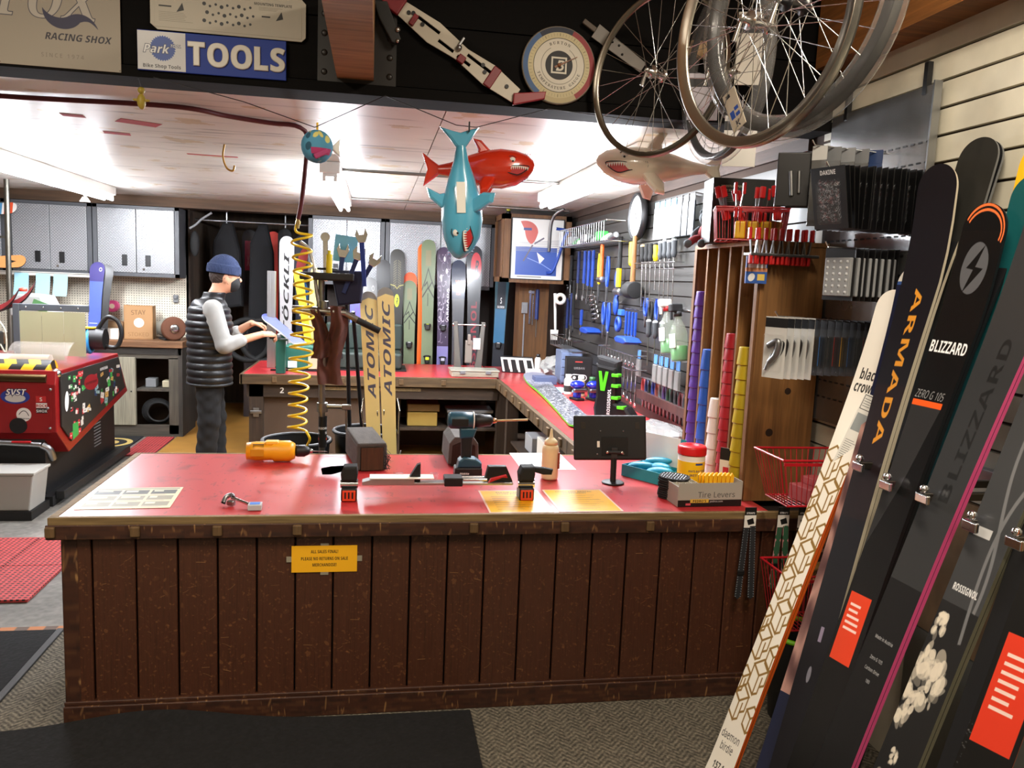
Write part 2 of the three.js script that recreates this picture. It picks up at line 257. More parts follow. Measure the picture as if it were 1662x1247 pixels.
{
  const o = M('sale_notice', plate(0.243, 0.104, 0.0015), label(512, 220, (c, w, h) => { c.fillStyle = '#f5b413'; c.fillRect(0, 0, w, h); fillText(c, 'ALL SALES FINAL!', w / 2, 50, 36, 'sans-serif', '#1a1408', { style: 'bold', sx: 0.72 }); fillText(c, 'PLEASE NO RETURNS ON SALE', w / 2, 108, 36, 'sans-serif', '#1a1408', { style: 'bold', sx: 0.72 }); fillText(c, 'MERCHANDISE!', w / 2, 160, 36, 'sans-serif', '#1a1408', { style: 'bold', sx: 0.72 }); }, 0.6));
  o.position.set(-0.172, 0.627, 0.0075); tag(o, 'yellow all sales final notice taped to the counter planks', 'sign');
  for (const [x, y] of [[-0.125, 0], [0.125, 0], [0, 0.05], [0, -0.052]]) M('tape', B(0.03, 0.022, 0.0008, x, y, -0.0002), mat(0xcfc8b4, 0.25, { transmission: 0.6, key: 'tape' }), o);
}
// ---------- tools on the counter ----------
{ // yellow corded drill lying on its side
  const t = T('corded_drill', 'yellow electric drill with black chuck lying on the counter', 'drill', [-0.45, CT, -0.86], 0.03);
  const y = mat(0xf0a810, 0.42);
  M('motor_body', [rot(lathe([[0, 0], [0.04, 0.004], [0.045, 0.05], [0.043, 0.12], [0.05, 0.13], [0.05, 0.2], [0.036, 0.225], [0, 0.228]]), 0, 0, -Math.PI / 2).translate(-0.14, 0.05, 0)], y, t);
  M('handle', [B(0.075, 0.05, 0.13, -0.09, 0.045, -0.08, 0.02), B(0.07, 0.025, 0.06, -0.02, 0.088, 0, 0.012)], y, t);
  M('label_plate', B(0.06, 0.034, 0.003, -0.085, 0.05, 0.045, 0.001), mat(0xc98c0c, 0.5), t);
  M('air_vents', merge([0, 1, 2].map((i) => B(0.05, 0.004, 0.003, -0.08, 0.072 + i * 0.007, 0.036 - i * 0.004))), K.black, t);
  M('chuck', rot(lathe([[0, 0], [0.026, 0], [0.028, 0.01], [0.028, 0.04], [0.018, 0.06], [0.01, 0.066], [0, 0.066]]), 0, 0, -Math.PI / 2).translate(0.088, 0.05, 0), K.black, t);
  M('chuck_jaws', rot(lathe([[0, 0], [0.011, 0], [0.008, 0.014], [0, 0.014]]), 0, 0, -Math.PI / 2).translate(0.153, 0.05, 0), K.chrome, t);
  M('drill_bit', rod([0.16, 0.05, 0], [0.235, 0.046, 0], 0.003, 0.001), K.steel, t);
}
{ // small clamp beside a little blue box
  const t = T('edge_tool', 'small chrome edge file guide lying beside a blue box', 'tool', [-0.497, CT, -0.1], -0.5);
  M('shaft', rod([-0.035, 0.03, 0.0], [0.04, 0.014, 0.0], 0.006), K.chrome, t);
  M('jaw', [tube([[-0.06, 0.01, 0.02], [-0.062, 0.028, 0.0], [-0.045, 0.036, -0.01], [-0.03, 0.03, 0]], 0.009), B(0.03, 0.02, 0.02, -0.03, 0.012, 0.012, 0.005)], K.steel, t);
  const b = T('sharpening_stone', 'tiny silver box with a blue label near the counter edge', 'box', [-0.435, CT, -0.06], 0.05);
  M('box', Bb(0.05, 0.022, 0.05, 0, 0, 0, 0.003), mat(0xaeb2b4, 0.4), b); M('label', Bb(0.036, 0.001, 0.03, 0, 0.0222, 0), mat(0x2a6fd0, 0.5), b);
}
function skiVise(x, flip, lab) {
  const t = T('ski_vise', lab, 'vise', [x, CT, -0.19]), s = flip;
  M('clamp_foot', [Bb(0.062, 0.052, 0.075, 0, 0, 0, 0.006)], K.black, t);
  const rp = M('red_face', B(0.052, 0.044, 0.006, 0, 0.024, 0.037, 0.003), mat(0xd9401f, 0.45), t);
  for (const i of [-1, 0, 1]) M('slot', B(0.006, 0.026, 0.003, i * 0.014, 0.026, 0.0405, 0.001), K.black, rp);
  M('clamp_jaw', [rot(new THREE.CylinderGeometry(0.018, 0.018, 0.07, 20), 0, 0, Math.PI / 2).translate(0, 0.066, 0.005)], K.chrome, t);
  M('knob', ext([[-0.03, 0], [0.03, 0], [0.034, 0.03], [0.03, 0.062], [-0.022, 0.06], [-0.034, 0.03]], 0.07, 0.01).translate(0, 0.08, 0), K.rubber, t);
  M('lever_handle', ext([[0, 0], [0.05, -0.014], [0.085, -0.014], [0.09, 0.008], [0.05, 0.016], [-0.01, 0.02]], 0.03, 0.006).scale(s, 1, 1).translate(s * 0.02, 0.12, 0.01), K.rubber, t);
}
skiVise(-0.09, -1, 'black and red ski vise with lever pointing left');
skiVise(0.63, 1, 'black and red ski vise with lever pointing right');
{
  const t = T('mounting_jig', 'thin silver binding drilling jig clamped between the two vises', 'jig', [0.27, CT, -0.23]);
  M('rail', [B(0.62, 0.012, 0.05, 0, 0.058, 0, 0.003), ext([[-0.31, 0], [-0.25, 0.016], [-0.1, 0.016], [-0.1, -0.006], [-0.31, -0.006]], 0.055).translate(0, 0.066, 0)], metal(0xc3c8cb, 0.3), t);
  M('template_plate', B(0.26, 0.004, 0.07, -0.15, 0.083, 0, 0.001), K.paper, t);
  M('pointer_fin', ext([[-0.045, 0], [0.01, 0], [0.01, 0.075], [-0.004, 0.07]], 0.03, 0.003).translate(-0.085, 0.066, 0), K.black, t);
  M('stop_fin', ext([[-0.06, 0], [0.06, 0], [0.03, 0.065], [-0.045, 0.065]], 0.035, 0.004).translate(0.25, 0.066, 0), K.black, t);
  M('slider', B(0.075, 0.036, 0.075, 0.06, 0.068, 0.0, 0.004), K.black, t);
  for (const x of [-0.16, -0.02]) M('guide_bushing', [B(0.03, 0.022, 0.05, x, 0.085, 0, 0.003), rod([x - 0.01, 0.085, 0.02], [x - 0.01, 0.105, 0.02], 0.006), rod([x + 0.01, 0.085, 0.02], [x + 0.01, 0.105, 0.02], 0.006)], K.clear, t);
  M('spring_rod', [rod([0.1, 0.075, 0.02], [0.2, 0.075, 0.02], 0.007), rod([0.1, 0.075, -0.02], [0.2, 0.075, -0.02], 0.007)], K.chrome, t);
  M('red_clip', [ext([[0, 0], [0.06, 0.024], [0.08, 0.022], [0.075, 0.034], [0.01, 0.018]], 0.02, 0.002).translate(0.2, 0.07, 0.05)], K.red, t);
}
const carpetWrap = mat(0x6c6763, 0.98, { map: softNoise, bumpMap: fineNoise, bumpScale: 0.004, key: 'wrap' });
{
  const t = T('padded_block', 'long wooden block wrapped in grey carpet', 'block', [-0.035, CT, -0.87], 0.16);
  M('wood_core', uvm(Bb(0.1, 0.105, 0.42, 0, 0.004, 0), 3), wood(0x6b4426, 0.8), t);
  M('carpet_wrap', [Bb(0.135, 0.022, 0.415, 0, 0.108, -0.004, 0.009), B(0.02, 0.12, 0.41, -0.06, 0.062, -0.003, 0.008), B(0.02, 0.12, 0.41, 0.06, 0.062, -0.003, 0.008)], carpetWrap, t);
  M('frayed_edge', merge(Array.from({ length: 26 }, () => rod([rnd(0.055, 0.068), rnd(0.0, 0.11), 0.2], [rnd(0.06, 0.085), rnd(0, 0.08), 0.22], 0.0012))), K.darkgrey, t);
}
{
  const t = T('padded_block', 'arched wooden ski rest padded with grey carpet behind the teal drill', 'block', [0.43, CT, -0.92], 0.02);
  M('wood_core', uvm(ext([[-0.06, 0], [-0.025, 0], [-0.02, 0.05], [0.02, 0.05], [0.025, 0], [0.06, 0], [0.055, 0.1], [0, 0.12], [-0.055, 0.1]], 0.3), 3), wood(0x4a2f22, 0.8), t);
  M('carpet_wrap', merge(ext([[-0.075, 0.01], [-0.058, 0.01], [-0.053, 0.1], [0, 0.122], [0.053, 0.1], [0.058, 0.01], [0.075, 0.01], [0.07, 0.11], [0.045, 0.142], [-0.045, 0.142], [-0.07, 0.11]], 0.3, 0.004)), carpetWrap, t);
}
{
  const t = T('cordless_drill', 'teal and black cordless drill standing on its battery with a long bit', 'drill', [0.43, CT, -0.56]);
  const teal = mat(0x10465a, 0.42);
  M('battery', Bb(0.125, 0.05, 0.08, 0.0, 0, 0, 0.008), K.black, t);
  { const o = M('battery_label', plate(0.055, 0.016, 0.001), label(128, 38, (c, w, h) => { c.fillStyle = '#0c0c0e'; c.fillRect(0, 0, w, h); fillText(c, 'Makita', w / 2, h / 2, 30, 'sans-serif', '#eee', { style: 'bold italic' }); }), t); o.position.set(-0.02, 0.024, 0.0408); }
  M('foot', ext([[-0.05, 0], [0.06, 0], [0.06, 0.02], [0.03, 0.04], [-0.02, 0.048], [-0.045, 0.03]], 0.076, 0.008).translate(0, 0.05, 0), teal, t);
  M('grip', ext([[-0.032, 0.07], [0.012, 0.075], [0.018, 0.2], [-0.036, 0.21]], 0.04, 0.01), K.rubber, t);
  M('trigger_housing', ext([[-0.04, 0.18], [0.02, 0.185], [0.035, 0.23], [-0.045, 0.23]], 0.05, 0.008), teal, t);
  M('motor_body', rot(lathe([[0, 0], [0.03, 0.003], [0.038, 0.015], [0.04, 0.06], [0.037, 0.12], [0, 0.12]]), 0, 0, -Math.PI / 2).translate(-0.1, 0.262, 0), teal, t);
  M('motor_band', [ring(0.038, 0.003).rotateY(Math.PI / 2).translate(0.018, 0.262, 0)], K.white, t);
  M('side_panel', B(0.075, 0.034, 0.006, -0.045, 0.258, 0.038, 0.003), K.black, t);
  M('chuck', rot(lathe([[0, 0], [0.03, 0], [0.032, 0.03], [0.027, 0.05], [0.026, 0.075], [0.014, 0.088], [0, 0.088]]), 0, 0, -Math.PI / 2).translate(0.02, 0.262, 0), K.black, t);
  M('chuck_nose', rot(lathe([[0, 0], [0.014, 0], [0.01, 0.02], [0, 0.02]]), 0, 0, -Math.PI / 2).translate(0.105, 0.262, 0), metal(0xc08f6a, 0.3), t);
  M('drill_bit', rod([0.12, 0.262, 0], [0.27, 0.268, 0], 0.005), metal(0xa58f6c, 0.35), t);
}
{
  const t = T('squeeze_bottle', 'cream plastic squeeze bottle with pointed nozzle on the counter', 'bottle', [0.805, CT, -0.52]);
  M('bottle', lathe([[0, 0], [0.036, 0.001], [0.039, 0.01], [0.039, 0.14], [0.034, 0.157], [0.028, 0.162], [0, 0.163]]), mat(0xf2dfb4, 0.4, { transmission: 0.1, key: 'cream' }), t);
  const cap = M('cap', lathe([[0, 0.16], [0.03, 0.16], [0.03, 0.178], [0.018, 0.19], [0.009, 0.196], [0.005, 0.232], [0.002, 0.236], [0, 0.236]]), mat(0xf2dfb4, 0.4), t);
  M('tape_label', B(0.012, 0.075, 0.03, 0.034, 0.09, 0.012, 0.002), mat(0x8a3a22, 0.6), t);
}
{
  const t = T('tablet_stand', 'black tablet on a round stand seen from behind', 'tablet', [1.085, CT, -0.44], -0.12);
  M('stand_base', lathe([[0, 0], [0.05, 0], [0.052, 0.004], [0.048, 0.008], [0, 0.01]], 32), K.black, t);
  M('stand_post', rod([0, 0.008, 0], [0, 0.145, -0.012], 0.014), K.black, t);
  M('hinge', [rod([-0.035, 0.145, 0.004], [0.035, 0.145, 0.004], 0.008), B(0.03, 0.05, 0.02, 0, 0.14, -0.005, 0.004)], K.darkgrey, t);
  for (const s of [-1, 1]) M('hinge_screw', ball(0.008, s * 0.034, 0.145, 0.006), K.chrome, t);
  const tb = M('tablet_case', B(0.335, 0.205, 0.022, 0, 0, 0, 0.01), mat(0x0b0b0d, 0.55), t);
  tb.position.set(-0.02, 0.205, -0.03); tb.rotation.set(-0.22, 0, 0.03);
  M('mount_plate', B(0.12, 0.085, 0.004, 0.02, -0.04, 0.013, 0.002), K.rubber, tb);
  for (const [x, y] of [[-0.045, 0.03], [0.06, 0.03], [-0.06, -0.075], [0.06, -0.075]]) M('screw', ball(0.004, x, y, 0.012), K.steel, tb);
  for (const s of [-1, 1]) M('strap_slot', B(0.02, 0.03, 0.002, s * 0.125, 0.055, 0.011, 0.001), mat(0x2a241c, 0.7), tb);
  M('serial_sticker', B(0.012, 0.028, 0.001, -0.055, -0.03, 0.0115), K.paper, tb);
  M('screen', B(0.3, 0.175, 0.002, 0, 0, -0.011), mat(0x15181c, 0.1), tb);
}
{
  const t = T('glove_box', 'teal cardboard box of blue nitrile gloves with its white lid open', 'box', [1.305, CT, -0.53], -1.0);
  const w = 0.24, d = 0.16, teal = mat(0x1d8f9c, 0.6);
  M('box', [Bb(w, 0.055, 0.004, 0, 0, d / 2), Bb(w, 0.055, 0.004, 0, 0, -d / 2), Bb(0.004, 0.055, d, w / 2, 0, 0), Bb(0.004, 0.055, d, -w / 2, 0, 0), Bb(w, 0.004, d)], teal, t);
  const lid = M('lid_flap', B(w, 0.15, 0.003, 0, 0.12, -d / 2 - 0.005), mat(0xdfe7e6, 0.6), t); M('teal_edge', B(0.03, 0.15, 0.004, 0.105, 0.12, -d / 2 - 0.004), teal, lid);
  for (const [x, y, z, r] of [[-0.05, 0.06, 0.02, 0.3], [0.04, 0.07, 0.0, -0.2], [0.0, 0.085, -0.03, 0.5], [0.07, 0.06, 0.04, 0.1]]) M('glove', rot(ball(0.03, 0, 0, 0, 2.4, 0.7, 0.9), 0, r, 0.15).translate(x, y - 0.008, z), mat(0x1591b3, 0.45), t);
}
{
  const t = T('wipes_canister', 'white canister of wet wipes with a red lid and yellow label', 'canister', [1.415, CT, -0.34]);
  M('tub', lathe([[0, 0], [0.058, 0], [0.06, 0.006], [0.06, 0.158], [0.055, 0.165], [0, 0.165]], 32), K.white, t);
  const lb = new THREE.CylinderGeometry(0.0606, 0.0606, 0.115, 40, 1, true).rotateY(Math.PI * 0.72).translate(0, 0.08, 0);
  M('wrap_label', lb, label(512, 160, (c, w, h) => { c.fillStyle = '#f4c313'; c.fillRect(0, 0, w, h); for (const k of [0.18, 0.68]) { c.fillStyle = '#1d3f93'; c.fillRect(w * k - 26, 12, 52, 12); fillText(c, 'ANTI-BACTERIAL', w * k, 62, 17, 'sans-serif', '#4a3a78', { style: 'bold' }); fillText(c, 'WET WIPES', w * k, 88, 22, 'sans-serif', '#35296b', { style: 'bold' }); fillText(c, '70%', w * k - 70, 122, 22, 'sans-serif', '#223', { style: 'bold' }); c.fillStyle = '#d22'; c.fillRect(w * k + 34, 110, 40, 24); } c.fillStyle = '#fff'; c.fillRect(0, 0, w, 5); c.fillRect(0, h - 5, w, 5); }, 0.4), t);
  M('lid', lathe([[0, 0.16], [0.063, 0.16], [0.064, 0.165], [0.064, 0.192], [0.058, 0.201], [0.03, 0.203], [0.026, 0.197], [0, 0.196]], 32), mat(0xd0151c, 0.35), t);
}
{ // stacked black stomp pads
  const dz = [];
  for (let i = 0; i < 10; i++) {
    const t = T('stomp_pad', i === 9 ? 'topmost black rubber stomp pad of the stack beside the lever box' : `${ORD[i]} black rubber stomp pad from the bottom of the counter stack`, 'stomp pad', [1.285 + rnd(-0.004, 0.004), CT + i * 0.0095, -0.2 + rnd(-0.004, 0.004)], 0.2 + rnd(-0.06, 0.06), 'black stomp pads stacked on the counter');
    const N = 24, pts = []; for (let k = 0; k < N; k++) { const a = k / N * 6.283; const r = 0.066 * (1 + 0.05 * Math.cos(a * 4)); pts.push([r * Math.cos(a), r * Math.sin(a) * 1.1]); }
    M('pad', rot(ext(pts, 0.007, 0.0015), -Math.PI / 2).translate(0, 0.004, 0), K.rubber, t);
    if (i === 9) for (let a = -3; a <= 3; a++) for (let b = -3; b <= 3; b++) if (a * a + b * b < 11) M('stud', rot(new THREE.ConeGeometry(0.007, 0.005, 4), 0, 0.78, 0).translate(a * 0.0165, 0.0098, b * 0.018), mat(0x3a3d40, 0.35), t);
  }
}
{
  const t = T('tire_lever_box', 'grey display box reading Tire Levers on the counter corner', 'box', [1.385, CT, -0.13], 0.04);
  const w = 0.285, d = 0.15;
  const face = label(512, 190, (c, W, H) => { c.fillStyle = '#a9a79c'; c.fillRect(0, 0, W, H * 0.72); c.fillStyle = '#15110f'; c.fillRect(0, H * 0.72, W, H); fillText(c, 'Tire Levers', W * 0.6, H * 0.5, 62, 'sans-serif', '#4d4f4d'); c.fillStyle = '#d9b54a'; c.fillRect(W * 0.19, H * 0.68, W * 0.29, 30); fillText(c, "PEDRO'S", W * 0.335, H * 0.68 + 16, 27, 'sans-serif', '#151515', { style: 'bold' }); fillText(c, 'pedros.com', W * 0.6, H * 0.78, 20, 'sans-serif', '#ddd'); c.fillStyle = '#d05060'; c.fillRect(W * 0.12, H * 0.85, 40, 18); }, 0.5);
  const f = M('front_panel', plate(w, 0.1, 0.003), face, t); f.position.set(0, 0.05, d / 2);
  M('tray', [Bb(w, 0.004, d), Bb(w, 0.06, 0.003, 0, 0, -d / 2), Bb(0.003, 0.085, d, -w / 2, 0, 0), Bb(0.003, 0.105, d, w / 2, 0, 0)], mat(0x9a988e, 0.6), t);
  for (let i = 1; i < 5; i++) M('divider', Bb(0.002, 0.08, d - 0.01, -w / 2 + i * 0.028, 0.005, 0), mat(0xb7b1a0, 0.7), t);
  for (let i = 0; i < 3; i++) M('divider', Bb(0.11, 0.08, 0.002, -w / 2 + 0.056, 0.005, -0.04 + i * 0.04), mat(0xb7b1a0, 0.7), t);
  let n = 0;
  for (let i = 0; i < 7; i++) for (let k = 0; k < 3; k++) {
    const o = T('tire_lever', `yellow tire lever in the ${['front', 'middle', 'back'][2 - k]} row of the display box, ${ORD[i]} from the left`, 'tire lever', [1.388 + i * 0.019, CT + 0.006, -0.17 + k * 0.032], 0.04, 'yellow tire levers in the display box');
    M('lever', ext([[-0.008, 0], [0.008, 0], [0.007, 0.08], [0.009, 0.1 + 0.006 * (k)], [0, 0.112 + 0.006 * k], [-0.009, 0.1 + 0.006 * k], [-0.007, 0.08]], 0.012, 0.002), mat(0xf6b60f, 0.4), o);
  }
}
{
  const t = T('price_card', 'white and black product card leaning on the cup tower', 'card', [1.553, CT, -0.28], -0.9);
  const o = M('card', plate(0.06, 0.2, 0.004), label(96, 256, (c, w, h) => { c.fillStyle = '#e8e2d4'; c.fillRect(0, 0, w, h); c.fillStyle = '#1a1a1a'; c.fillRect(0, 0, w, 70); c.fillStyle = '#c8313a'; c.fillRect(28, 110, 44, 34); lines(c, 12, 160, 70, 6, 12, '#888', 3); }), t); o.position.set(0, 0.1, 0);
}
// ---------- skis ----------
function skiGeo(L, wt, ww, ws, th, rock, tailRound, N = 44) {
  const st = [];
  const tipL = ws * 0.62 / L, tailL = (tailRound ? wt * 0.5 : 0.012) / L, ts = [];
  for (let i = 0; i < 6; i++) ts.push(tailL * (1 - Math.cos(i / 6 * Math.PI / 2)));
  for (let i = 0; i < N - 22; i++) ts.push(tailL + (1 - tipL - tailL) * i / (N - 22));
  for (let i = 0; i <= 16; i++) ts.push(1 - tipL + tipL * Math.sin(i / 16 * Math.PI / 2));
  N = ts.length - 1;
  for (const t of ts) {
    let w;
    if (t < 0.45) { const k = (0.45 - t) / 0.45; w = ww + (wt - ww) * k * k; } else { const k = Math.min(1, (t - 0.45) / 0.4); w = ww + (ws - ww) * k * k; }
    const tipLen = ws * 0.62 / L; if (t > 1 - tipLen) { const k = (t - (1 - tipLen)) / tipLen; w *= Math.pow(Math.max(0, 1 - Math.pow(k, 2.4)), 0.5); }
    const tl = (tailRound ? wt * 0.5 : 0.012) / L; if (t < tl) w *= Math.sqrt(Math.max(0.02, 1 - Math.pow(1 - t / tl, 2)));
    const z = t > 0.8 ? rock * Math.pow((t - 0.8) / 0.2, 2) : t < 0.08 ? rock * 0.25 * Math.pow((0.08 - t) / 0.08, 2) : 0;
    const h = th * (0.55 + 0.45 * Math.sin(Math.PI * Math.min(1, Math.max(0, t))));
    st.push([t, Math.max(w, 0.0006) / 2, z, h]);
  }
  const wmax = Math.max(wt, ws);
  const face = (side) => { const P = [], U = [], I = []; for (const [t, w, z, h] of st) for (const s of [-1, 1]) { P.push(s * w, t * L, z + (side > 0 ? h : 0)); U.push((side > 0 ? s : -s) * w / wmax + 0.5, t); } for (let i = 0; i < N; i++) { const a = i * 2; if (side > 0) I.push(a, a + 1, a + 2, a + 1, a + 3, a + 2); else I.push(a, a + 2, a + 1, a + 1, a + 2, a + 3); } const g = new THREE.BufferGeometry(); g.setAttribute('position', new THREE.Float32BufferAttribute(P, 3)); g.setAttribute('uv', new THREE.Float32BufferAttribute(U, 2)); g.setIndex(I); g.computeVertexNormals(); return g; };
  const P = [], I = []; for (const [t, w, z, h] of st) P.push(-w, t * L, z, -w, t * L, z + h, w, t * L, z, w, t * L, z + h);
  for (let i = 0; i < N; i++) { const a = i * 4; I.push(a, a + 1, a + 4, a + 1, a + 5, a + 4, a + 2, a + 6, a + 3, a + 3, a + 6, a + 7); }
  const e = N * 4; I.push(0, 2, 1, 1, 2, 3, e, e + 1, e + 2, e + 1, e + 3, e + 2);
  const sg = new THREE.BufferGeometry(); sg.setAttribute('position', new THREE.Float32BufferAttribute(P, 3)); sg.setIndex(I); const s2 = toCreasedNormals(sg, 0.6); s2.setAttribute('uv', new THREE.Float32BufferAttribute(new Float32Array(s2.attributes.position.count * 2), 2));
  return [face(1), face(-1), s2];
}
const baseBlack = mat(0x141416, 0.35), sideBlack = mat(0x17171a, 0.4);
function ski(name, lab, o) {                                               // o: tail, tip, n, w [tail, waist, shovel], top, side, base, flip
  const tl = V3(...o.tail), y = V3(...o.tip).sub(tl), L = y.length(); y.normalize();
  const z = V3(...o.n); z.addScaledVector(y, -z.dot(y)).normalize(); if (o.flip) z.negate(); const x = y.clone().cross(z);
  const g = new THREE.Group(); g.name = nm(name); scene.add(g); g.userData = { label: lab, category: o.cat || 'ski' }; if (o.group) g.userData.group = o.group;
  g.quaternion.setFromRotationMatrix(new THREE.Matrix4().makeBasis(x, y, z)); g.position.copy(tl).addScaledVector(z, o.off || 0);
  const [a, b, c] = skiGeo(L, ...o.w.map((q) => q * (o.k || 0.92)), o.th || 0.016, o.rock === undefined ? 0.05 : o.rock, o.tailRound);
  M('topsheet', a, o.top, g); M('running_base', b, o.base || baseBlack, g); M('sidewall', c, o.side || sideBlack, g);
  return [g, L];
}
const skiTex = (draw, w = 128, h = 1024, rough = 0.3, o = {}) => label(w, h, (c, W, H) => draw(c, W, H), rough, { clearcoat: 0.5, clearcoatRoughness: 0.15, ...o });
const vtext = (c, s, x, y, px, col, o = {}) => fillText(c, s, x, y, px, 'sans-serif', col, { rot: -Math.PI / 2, style: 'bold', ...o });
const LN = [-0.96, 0.2, 0.3];
const crowsTop = skiTex((c, w, h) => {
  c.fillStyle = '#efeae0'; c.fillRect(0, 0, w, h); c.strokeStyle = '#8b6a35'; c.lineWidth = 4.5; c.lineJoin = 'miter';
  const cube = (x, y, s) => { c.beginPath(); c.moveTo(x - s, y - s * 0.5); c.lineTo(x, y - s); c.lineTo(x + s, y - s * 0.5); c.lineTo(x, y); c.closePath(); c.moveTo(x - s, y - s * 0.5); c.lineTo(x - s, y + s * 0.7); c.lineTo(x, y + s * 1.2); c.lineTo(x, y); c.moveTo(x, y + s * 1.2); c.lineTo(x + s * 0.5, y + s); c.lineTo(x + s * 0.5, y); c.moveTo(x + s, y - s * 0.5); c.lineTo(x + s, y + s * 0.4); c.lineTo(x + s * 0.5, y + s * 0.6); c.stroke(); };
  for (let i = 0; i < 9; i++) { cube(i % 2 ? 78 : 40, 350 + i * 62, 32); cube(i % 2 ? 20 : 106, 368 + i * 62, 24); }
  fillText(c, 'black', 60, 168, 30, 'sans-serif', '#1a1a1a', { style: 'bold' }); fillText(c, 'crows', 58, 194, 30, 'sans-serif', '#1a1a1a', { style: 'bold' });
  fillText(c, 'daemon', 60, 915, 22, 'sans-serif', '#2a2a2a'); fillText(c, 'birdie', 60, 938, 22, 'sans-serif', '#2a2a2a'); fillText(c, '157.1', 56, 975, 20, 'sans-serif', '#2a2a2a', { style: 'bold' });
}, 128, 1024, 0.35);
const orangeSide = mat(0xf26a1e, 0.4), creamSide = mat(0xc9bfa8, 0.4), pinkSide = mat(0xff62a6, 0.45), oliveSide = mat(0x8a8a74, 0.5), greySide = mat(0x6b6d6e, 0.5);
function pair(name, labA, labB, o) { const r = ski(name, labA, { ...o, off: 0.001 }); ski(name, labB, { ...o, flip: true, off: 0.001, top: o.top2 || o.top }); return r; }
pair('alpine_ski', 'white ski with gold cube outlines and orange sidewall', 'white ski pressed behind the gold cube patterned ski', { tail: [1.17, 0, 0.626], tip: [1.8, 1.705, 0.483], n: [-0.9, 0.2, 0.44], w: [0.108, 0.095, 0.128], top: crowsTop, side: orangeSide });
const agateTop = skiTex((c, w, h) => {
  c.fillStyle = '#141c3a'; c.fillRect(0, 0, w, h); c.fillStyle = '#e8e4da'; c.fillRect(0, 0, w, 30); c.fillStyle = '#3a5a9a'; c.fillRect(0, 30, w, 6);
  for (let y = 290; y < 800; y++) for (let x = 0; x < w; x += 2) { const u = x / w, v = y / h; const k = Math.sin((v * 60 + 6 * fbm(u * 0.9, v, 3, 8, 5, 3)) * 1.3); const b = 0.5 + 0.5 * k; c.fillStyle = `rgb(${96 + 90 * b},${66 + 76 * b},${66 + 66 * b})`; c.fillRect(x, y, 2, 1); }
});
pair('alpine_ski', 'navy tipped ski with brown agate swirl behind the white skis', 'matching navy ski hidden behind the agate swirl ski', { tail: [1.25, 0, 0.79], tip: [1.83, 1.79, 0.545], n: [-0.9, 0.2, 0.44], w: [0.12, 0.1, 0.135], top: agateTop, side: creamSide });
const armadaTop = skiTex((c, w, h) => { c.fillStyle = '#0d0d14'; c.fillRect(0, 0, w, h); c.fillStyle = '#1a1014'; c.fillRect(0, 330, w, 200); vtext(c, 'ARMADA', 70, 300, 38, '#cf8a2a', { rot: Math.PI / 2, sx: 1.5 }); c.fillStyle = '#8b7f95'; c.fillRect(60, 690, 12, 22); c.fillStyle = '#77757f'; c.beginPath(); c.ellipse(62, 760, 7, 12, 0, 0, 7); c.fill(); });
pair('alpine_ski', 'black ski with orange lettering and cream edges', 'second black ski behind the orange lettered one', { tail: [1.18, 0, 0.954], tip: [1.808, 2.097, 0.654], n: LN, w: [0.12, 0.1, 0.145], top: armadaTop, side: creamSide, rock: 0.07 });
pair('alpine_ski', 'tall plain charcoal ski base standing highest in the wall rack', 'second tall charcoal ski at the back of the rack', { tail: [1.36, 0, 0.74], tip: [1.862, 2.2, 0.716], n: LN, w: [0.12, 0.105, 0.14], top: mat(0x24231f, 0.4, { map: softNoise }), side: greySide, rock: 0.008 });
const zeroTop = skiTex((c, w, h) => {
  c.fillStyle = '#0b0b0c'; c.fillRect(0, 0, w, h); c.fillStyle = '#55565a'; c.beginPath(); c.arc(64, 92, 38, 0, 7); c.fill(); c.fillStyle = '#0b0b0c'; c.beginPath(); c.moveTo(82, 58); c.lineTo(40, 92); c.lineTo(62, 94); c.lineTo(46, 128); c.lineTo(90, 92); c.lineTo(66, 90); c.closePath(); c.fill();
  c.strokeStyle = '#e8703a'; c.lineWidth = 4; for (const k of [0, 7]) { c.beginPath(); c.ellipse(64, 42, 60 - k, 40 - k, 0, Math.PI * 1.15, Math.PI * 2.1); c.stroke(); } fillText(c, 'BLIZZARD', 60, 210, 25, 'sans-serif', '#f2f2f2', { style: 'bold' }); fillText(c, 'ZERO G 105', 54, 283, 17, 'sans-serif', '#9a9a9a', { style: 'italic' }); c.fillStyle = '#f05a1e'; c.fillRect(0, 292, w * 0.8, 9); c.fillStyle = '#2a2a2b'; c.beginPath(); c.moveTo(0, 301); c.lineTo(w * 0.8, 301); c.lineTo(w * 0.5, 420); c.lineTo(0, 560); c.fill();
  c.fillStyle = '#e0421f'; c.fillRect(26, 590, 70, 104); lines(c, 36, 606, 48, 5, 9, '#f6d9d0', 4); 
}, 128, 1024, 0.26);
pair('alpine_ski', 'black ski with round grey logo and orange tip edge', 'matching black ski behind the round logo ski', { tail: [1.18, 0, 1.012], tip: [1.767, 1.96, 0.919], n: LN, w: [0.125, 0.105, 0.14], top: zeroTop, side: sideBlack });
